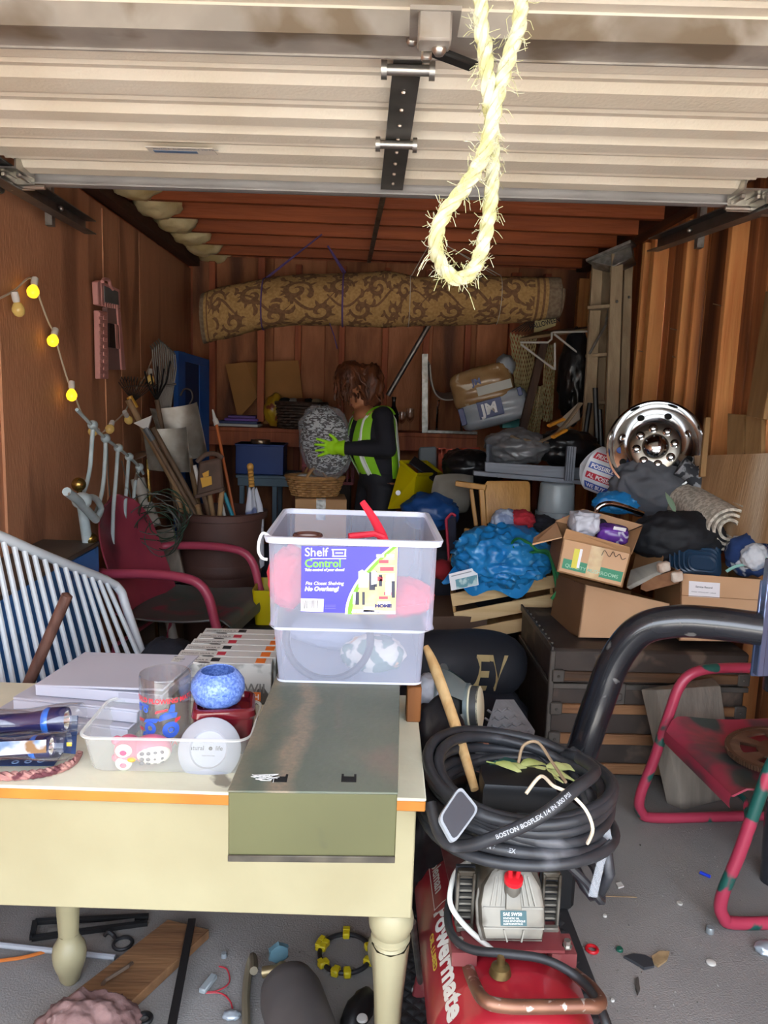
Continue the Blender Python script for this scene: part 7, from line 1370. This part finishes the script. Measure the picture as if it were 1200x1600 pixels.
for k in range(14): a = P(208, 628, Yt-.1); e = P(180+5*k, 590-6*sin(k/13*pi)+.8*k, Yt+.1); part('tine', MB().tube([a, a.lerp(e, .6), e, e+V((-.01, .0, -.03))], .0028, 5), rfm, rk1)
part('cross_wire', MB().tube([P(190+5*k, 606-3*sin(k/9*pi), Yt) for k in range(9)], .003, 5), rfm, rk1); part('socket', MB().tube([P(202, 620, Yt-.12), P(212, 638, Yt-.12)], .018, 8), mat('rake_yellow', 'b9882c', .5), rk1)
rk2 = T('fan_rake', 'upright fan of grey rake tines rising behind the shovels', 'rake', P(255, 650, Yt+.3)); tg = mat('tine_grey', '6f6a64', .5, .5)
for k in range(12): part('tine', MB().tube([P(252+1.2*k, 645, Yt+.3), P(240+3.2*k, 575, Yt+.3), P(238+3.2*k, 535+8*abs(k-4)/3, Yt+.3), P(235+3.2*k, 530+8*abs(k-4)/3, Yt+.27)], .005, 5), tg, rk2)
part('crossbar', MB().tube([P(240, 606, Yt+.29), P(275, 600, Yt+.29)], .007, 6), tg, rk2); part('handle', MB().tube([P(258, 645, Yt+.3), base(-.1, .12)], .015, 8), hw_, rk2)
dk_ = T('hay_fork', 'black fork head with bent tines left of the blue screen', 'fork', P(245, 620, Yt+.2))
for k in range(5): part('tine', MB().tube([P(245, 625, Yt+.2), P(232+7*k, 605-2*k, Yt+.18), P(226+10*k, 580-4*k+8*(k % 2), Yt+.15)], .006, 6), bk3, dk_)
part('handle', MB().tube([P(245, 625, Yt+.2), base(-.15, .05)], .015, 8), hd2, dk_)
S('wire_hoop', MB().tube([P(282, 618, Yt+.3), P(288, 608, Yt+.3), P(298, 610, Yt+.3), P(301, 622, Yt+.3), P(296, 632, Yt+.3)], .006, 6, sm=4), rfm, 'dark wire loop standing above the rear shovel', 'hoop')
ax = T('rusty_spade', 'rusty spade blade with yellow tape over the short handle', 'spade', P(330, 770, Yt-.08)); rst = mat('spade_rust', '4f3d33', .75, c2='5f4a3d', s=10, bump=.2)
part('blade', MB().slab([P(310, 722, Yt-.1), P(345, 715, Yt-.1), P(349, 764, Yt-.1), P(306, 776, Yt-.1)], .03, .012).slab([P(304, 774, Yt-.12), P(349, 762, Yt-.12), P(349, 768, Yt-.12), P(304, 780, Yt-.12)], .05, .004), rst, ax); part('top_edge', MB().tube([P(308, 722, Yt-.09), P(320, 711, Yt-.09), P(336, 709, Yt-.09), P(348, 716, Yt-.09)], .014, 8, sm=4), rst, ax)
part('yellow_tape', MB().slab([P(313, 747, Yt-.115), P(330, 744, Yt-.115), P(331, 757, Yt-.115), P(316, 762, Yt-.115)], .008).slab([P(316, 740, Yt-.115), P(326, 735, Yt-.115), P(326, 744, Yt-.115), P(318, 746, Yt-.115)], .008), mat('tape_yellow', 'c8952a', .5), ax)
S('spray_wand', MB().tube([P(304, 727, Yt-.05), P(312, 760, Yt-.04)], [.011, .014], 8), sck, 'small white sprayer wand beside the rusty spade', 'wand')
pv = T('drain_pipe', 'white plastic pipe leaning between the maroon chair and the shovels', 'pipe', P(254, 930, 4.15)); pvm = mat('pvc_white', 'bdb9ae', .45, c2='aaa69c', s=6)
pa, pb_ = P(217, 752, 4.35), P(255, 925, 4.2); pz = low(pa, pb_, .02)
part('pipe', MB().tube([pa, pz], .026, 14), pvm, pv); part('coupling', MB().tube([P(215, 748, 4.35), P(220, 772, 4.34)], .04, 16).tube([P(228, 788, 4.3), P(241, 822, 4.27)], .04, 16), pvm, pv)
S('brass_lamp_pole', MB().tube([P(230, 718, 4.45), P(233, 770, 4.45), low(P(230, 718, 4.45), P(233, 770, 4.45), .02)], .012, 8), brs, 'thin brass pole under the brown dish', 'pole'); S('brown_dish', MB(at(P(219, 712, 4.45), 10, -20, 0)).lathe([(0, .02), (.03, .018), (.055, 0), (.055, -.006), (0, .008)], 20), mat('dish_brown', '5e4634', .5), 'small brown metal dish on top of the brass pole', 'dish')
wt = T('wire_tangle', 'tangled ring of green wire fencing hanging over the maroon chair back', 'wire', P(250, 860, 4.05)); wgm = mat('wire_green', '35503f', .5, .3); wgr = mat('wire_grey', '5f6560', .5, .3)
for k in range(16):
    cx_, cy_, r1, r2 = 250+rnd(-14, 16), 820+rnd(-22, 20), rnd(24, 46), rnd(20, 42); ph = rnd(0, 6)
    part('wire', MB().tube([P(cx_+r1*cos(ph+a)+rnd(-2, 2), cy_+r2*sin(ph+a)+rnd(-2, 2), 4.02+.08*sin(a*2+k)) for a in [i*.42 for i in range(13)]], .0028, 5, sm=4), wgm if k % 3 else wgr, wt)
for pts_ in ([(168, 690), (170, 760), (180, 810), (200, 835)], [(190, 720), (205, 780), (215, 820), (240, 850)], [(212, 735), (235, 770), (262, 790), (280, 830)]): part('strand', MB().tube([P(x, y, 4.05) for x, y in pts_], .003, 5, sm=5), wgr, wt)
S('grey_plank', MB().slab([P(243, 828, 4.3), P(270, 824, 4.3), P(290, 908, 4.2), P(262, 912, 4.2)], .03, .003), gp, 'grey plank standing behind the arm of the maroon chair', 'plank'); S('blue_strip', MB().slab([P(249, 868, 4.25), P(256, 866, 4.25), P(264, 908, 4.2), P(256, 910, 4.2)], .02), bch, 'narrow blue strip left of the grey plank', 'strip')
S('yellow_tub', loft(MB(), [rrect(P(398, 975, 3.9).x, P(440, 975, 3.9).x, 3.9, 4.15, .02, P(420, 977, 3.9).z), rrect(P(394, 928, 3.9).x, P(450, 928, 3.9).x, 3.88, 4.18, .02, P(420, 922, 3.9).z), rrect(P(397, 928, 3.9).x, P(447, 928, 3.9).x, 3.89, 4.17, .02, P(420, 922, 3.9).z), rrect(P(400, 975, 3.9).x, P(438, 975, 3.9).x, 3.91, 4.14, .02, P(420, 974, 3.9).z)], True, True), yel, 'yellow plastic tub on the floor left of the clear bin', 'tub')
zt3 = P(420, 977, 3.9).z; S('low_crate', MB().box((P(420, 975, 3.9).x, 4.03, zt3/2), (.36, .34, zt3-.004), .006), mat('crate_dark', '1e1a18', .7), 'dark crate under the yellow tub', 'crate')
S('dark_bundle', MB().blob((P(250, 1030, 2.75).x, 2.8, .3), (.17, .2, .3), 151, .25, 2, 4), pile, 'dark cloth bundle on the floor behind the row of books', 'clothing')
S('dark_bundle', MB().blob((P(420, 850, 4.9).x+.05, 4.95, .28), (.2, .2, .28), 152, .25, 2, 4), pile, 'dark bundle on the floor right of the tool barrel', 'clothing')
# ================================================================ ON THE FLOOR UNDER THE TABLE AND AT THE RIGHT
gcy = mat('cylinder_grey', '5e5a58', .55, .4, c2='6b6765', s=8, c3='6e5240', s3=7, t3=.64)
ga, gb_ = Z(448, 1536, .08), Z(508, 1720, .08); gfr = frame(ga, gb_-ga) @ Matrix.Rotation(pi/2, 4, 'Y'); gl_ = (gb_-ga).length
gt = T('gas_cylinder', 'scuffed grey gas cylinder lying on the floor under the table', 'cylinder', (ga+gb_)/2-V((0, 0, .088)))
part('body', MB(gfr).lathe([(0, -.03), (.02, -.028), (.045, -.016), (.068, .01), (.077, .05), (.078, gl_), (.06, gl_+.02), (0, gl_+.02)], 36), gcy, gt)
vd = (ga-gb_).normalized(); part('valve_body', MB().tube([ga, ga+vd*.06], .016, 12).tube([ga+vd*.05, ga+vd*.05+V((-.05, .0, -.01))], .014, 10), mat('valve_brass', '8a7c5c', .4, .7), gt)
hwm = mat('handwheel', '5b7f8c', .45, .3, c2='6a8e9a', s=20); m = MB(Matrix.Translation(ga+vd*.085+V((0, 0, .015))) @ vd.to_track_quat('Z', 'Y').to_matrix().to_4x4())
m.prism([((.03 if k % 2 else .021)*cos(k*pi/6), (.03 if k % 2 else .021)*sin(k*pi/6)) for k in range(12)], .014, .003); part('handwheel', m, hwm, gt)
S('gas_hose', MB().tube([ga+vd*.06+V((-.07, -.005, -.01)), Z(395, 1495, .04), Z(388, 1520, .015), Z(384, 1560, .012), Z(384, 1610, .012), Z(370, 1680, .012)], .011, 8, sm=5), mat('hose_tan', '6a6250', .6), 'tan hose running from the cylinder valve along the floor', 'hose')
pkm = wood('floor_plank', '6a4a30', '84603f', 'x', 3, .75, c3='3f2c1e', t3=.58)
q = [Z(30, 1615, .03), Z(125, 1640, .03), Z(327, 1452, .03), Z(262, 1436, .03)]; fp = T('floor_plank', 'dirty brown plank with a metal handle lying under the table', 'plank', sum(q, V())/4-V((0, 0, .028)))
part('board', MB().hexa([p-V((0, 0, .029)) for p in q]+q, .002), pkm, fp); part('handle', MB().tube([Z(160, 1538, .031), Z(165, 1532, .05), Z(200, 1510, .05), Z(206, 1505, .031)], .005, 8), mat('handle_iron', '7a6a5c', .5, .5), fp)
S('metal_strip', MB().bar(Z(268, 1605, .035), Z(300, 1436, .035), .022, .006, bev=.001), mat('strip_black', '1c1b1b', .5), 'narrow black strip lying across the brown plank', 'strip')
S('white_pole', MB().tube([Z(-30, 1473, .012), Z(180, 1496, .012)], .008, 8), mat('pole_white', 'a3a8ae', .4), 'thin white pole on the floor behind the left table leg', 'pole')
S('extension_lead', MB().tube([Z(-30, 1504, .008), Z(30, 1497, .008), Z(70, 1487, .008), Z(95, 1478, .008)], .005, 7, sm=5), mat('cord_orange', 'b8682a', .5), 'orange cord curving on the floor behind the left table leg', 'cord')
sf = T('window_screen', 'flat black metal frame lying far under the table', 'frame', Z(140, 1450, 0)); sbm = mat('frame_black', '161617', .5)
for a, b_ in (((50, 1466), (55, 1440)), ((55, 1440), (232, 1432)), ((50, 1466), (230, 1442)), ((75, 1456), (210, 1440))): part('bar', MB().bar(Z(*a, .01), Z(*b_, .01), .014, .012), sbm if a != (75, 1456) else MATS['galvanised'], sf)
rkm = mat('rock_pink', '6e5350', .9, c2='8a6e6a', s=14, d=9, bump=.9, bs=26, c3='a58c88', s3=20, t3=.66)
S('rock', MB().blob(Z(135, 1622, .06), (.12, .085, .09), 161, .3, 2.2, 5, fold=.4, floor=-.06), rkm, 'rough pinkish rock on the floor at the front left', 'rock')
def ring(x, y, R, r, label, m=rub): return S('rubber_ring', MB().tube(arc(Z(x, y, r), R, 0, 360, 28, (1, 0, 0), (0, 1, 0))[:-1], r, 8, True), m, label, 'ring')
ring(192, 1474, .025, .005, 'small black rubber ring beside the brown plank'); ring(225, 1592, .017, .006, 'small black rubber ring beside the black strip at the front')
S('cable_clip', MB().tube([Z(163, 1462, .01), Z(170, 1456, .02), Z(178, 1462, .01), Z(182, 1470, .006)], .006, 6, sm=4), rub, 'small black twisted cable bit left of the rubber ring', 'cable')
rc_ = Z(540, 1489, .01); rR = .072; rr_ = T('ring_cable', 'black cable ring with bright yellow clips on the floor under the table', 'cable', rc_-V((0, 0, .01))); ycl = mat('clip_yellow', 'c9b81e', .4)
part('ring', MB().tube([rc_+V((rR*cos(a), rR*1.05*sin(a), 0)) for a in [2*pi*i/36 for i in range(36)]], .0065, 8, True), rub, rr_)
for a in (20, 90, 150, 165, 215, 250, 275, 335): p_ = rc_+V((rR*cos(rad(a)), rR*1.05*sin(rad(a)), .002)); part('clip', MB(at(p_, 0, 0, a)).box((0, 0, 0), (.03, .02, .018), .003).box((.008, 0, .011), (.014, .02, .004), .001), ycl, rr_)
wrd = mat('wire_bright_red', 'a82a36', .5)
rw2 = T('wire_connector', 'grey connector with loose red wires on the floor by the cylinder', 'connector', Z(325, 1535, 0))
part('plug', MB().bar(Z(315, 1550, .012), Z(335, 1524, .012), .02, .014, bev=.003), mat('plug_grey', '8c9496', .5), rw2)
for pts_ in ([(318, 1550), (340, 1548), (358, 1535), (355, 1515), (342, 1510)], [(318, 1552), (345, 1552), (360, 1565), (364, 1582)]): part('wire', MB().tube([Z(x, y, .006) for x, y in pts_], .002, 5, sm=5), wrd, rw2)
S('foil_scrap', MB().blob(Z(362, 1586, .01), (.02, .014, .008), 163, .5, 3, 3), mat('foil', 'a9b4bc', .3, .4), 'crumpled foil scrap beside the red wires', 'scrap'); S('foil_scrap', MB().blob(Z(1198, 1482, .012), (.03, .025, .014), 164, .5, 3, 3), MATS['foil'], 'crumpled pale wrapper under the near chair runner at the right edge', 'scrap')
S('plastic_nub', MB(Matrix.Translation(Z(350, 1495, .0))).lathe([(0, .012), (.007, .012), (.009, 0), (0, 0)], 12), mat('cap_grey', '7d8488', .5), 'small grey cap on the floor above the red wires', 'cap')
S('black_shoe', MB().blob(Z(560, 1580, .03), (.032, .07, .03), 165, .25, 2, 3, rz=-25), sbm, 'black shoe-shaped rubber piece beside the front table leg', 'shoe'); S('plastic_disc', MB(Matrix.Translation(Z(566, 1592, .062))).lathe([(0, .006), (.012, .005), (.014, 0), (0, 0)], 16), whp, 'white cap lying on the black rubber piece', 'cap')
stn = T('metal_stand', 'thin grey metal leg standing between table and compressor', 'stand', Z(652, 1545, 0)); part('leg', MB().tube([P(645, 1440, 1.62), Z(658, 1548, .0)], .008, 8), steel, stn); part('foot', MB().tube([Z(645, 1545, .012), Z(668, 1552, .012)], .01, 8), steel, stn)
def cap(x, y, r, h, m, label): return S('plastic_disc', MB(at(Z(x, y, .001), 0, 0, 0)).lathe([(0, h), (r*.8, h), (r, h*.7), (r, 0), (0, 0)], 18), m, label, 'cap')
cap(1111, 1505, .013, .006, whp, 'white round cap on the floor at the lower right'); cap(1062, 1412, .009, .005, mat('cap_clear', 'b5b3aa', .3), 'small pale button in the middle of the right floor'); cap(1109, 1457, .012, .018, mat('knob_grey', '8d9496', .35, .4), 'small grey knob beside the near chair leg'); cap(968, 1485, .01, .008, mat('cap_green', '1d5a48', .3), 'dark green cap on the floor right of the compressor'); cap(945, 1432, .006, .006, whp, 'tiny white bead on the floor near the compressor'); cap(957, 1564, .005, .005, whp, 'tiny white bead at the bottom right of the compressor')
ring(925, 1483, .015, .005, 'red plastic ring beside the compressor base', pr2)
S('pen_piece', MB().tube([Z(1094, 1363, .006), Z(1110, 1370, .006)], .0055, 8), mat('pen_blue', '1d3fd0', .35), 'bright blue pen cap on the floor by the chair leg', 'cap')
def flat(name, pts, m, label, cat, h=.004): c_ = [Z(x, y, .001) for x, y in pts]; b = MB(); v0 = b.vs(c_); v1 = b.vs([p+V((0, 0, h+rnd(0, .006))) for p in c_]); n = len(c_); b.f(v0[::-1]); b.f(v1); [b.f([v0[i], v0[(i+1) % n], v1[(i+1) % n], v1[i]]) for i in range(n)]; return S(name, b, m, label, cat)
flat('dead_leaf', [(974, 1497), (990, 1492), (1008, 1494), (1018, 1502), (1022, 1512), (1006, 1516), (990, 1506)], mat('leaf_dark', '34363a', .8), 'dark grey scrap on the floor beside the straw coloured leaf', 'scrap'); flat('dead_leaf', [(1018, 1496), (1030, 1490), (1046, 1490), (1042, 1502), (1028, 1512), (1020, 1506)], mat('leaf_straw', '8a7352', .8, c2='a58c66', s=40), 'straw coloured dry leaf on the right floor', 'leaf'); flat('paper_scrap', [(962, 1382), (970, 1380), (975, 1386), (966, 1389)], whp, 'small white paper scrap right of the hose', 'scrap'); flat('seed_pod', [(993, 1532), (997, 1530), (1000, 1548), (996, 1556), (993, 1546)], mat('stem_dark', '4b4640', .8), 'thin dark seed pod on the floor at the bottom right', 'leaf'); flat('wood_chip', [(1147, 1341), (1160, 1342), (1160, 1345), (1147, 1345)], MATS['leaf_straw'], 'pale wood chip on the floor between the chair legs', 'scrap')
S('twig', MB().tube([Z(940, 1400, .004), Z(965, 1401, .004), Z(995, 1402, .004)], .0015, 5), MATS['leaf_straw'], 'thin straw twig on the floor right of the cling wrap', 'twig')
deb = MB()
for i in range(260):
    x, y = (rnd(930, 1200), rnd(1240, 1600)) if i < 190 else (rnd(180, 620), rnd(1445, 1600)); p_ = Z(x, y, .001); k = rnd(.001, .0035); deb.hexa([p_+V((rnd(-1, 1)*k, rnd(-1, 1)*k, 0))*1 for _ in range(4)]+[p_+V((rnd(-1, 1)*k, rnd(-1, 1)*k, k)) for _ in range(4)])
g_ = S('floor_grit', deb, mat('grit', '8d8a84', .8), 'small grit and crumbs scattered on the concrete floor', 'debris'); g_['kind'] = 'stuff'
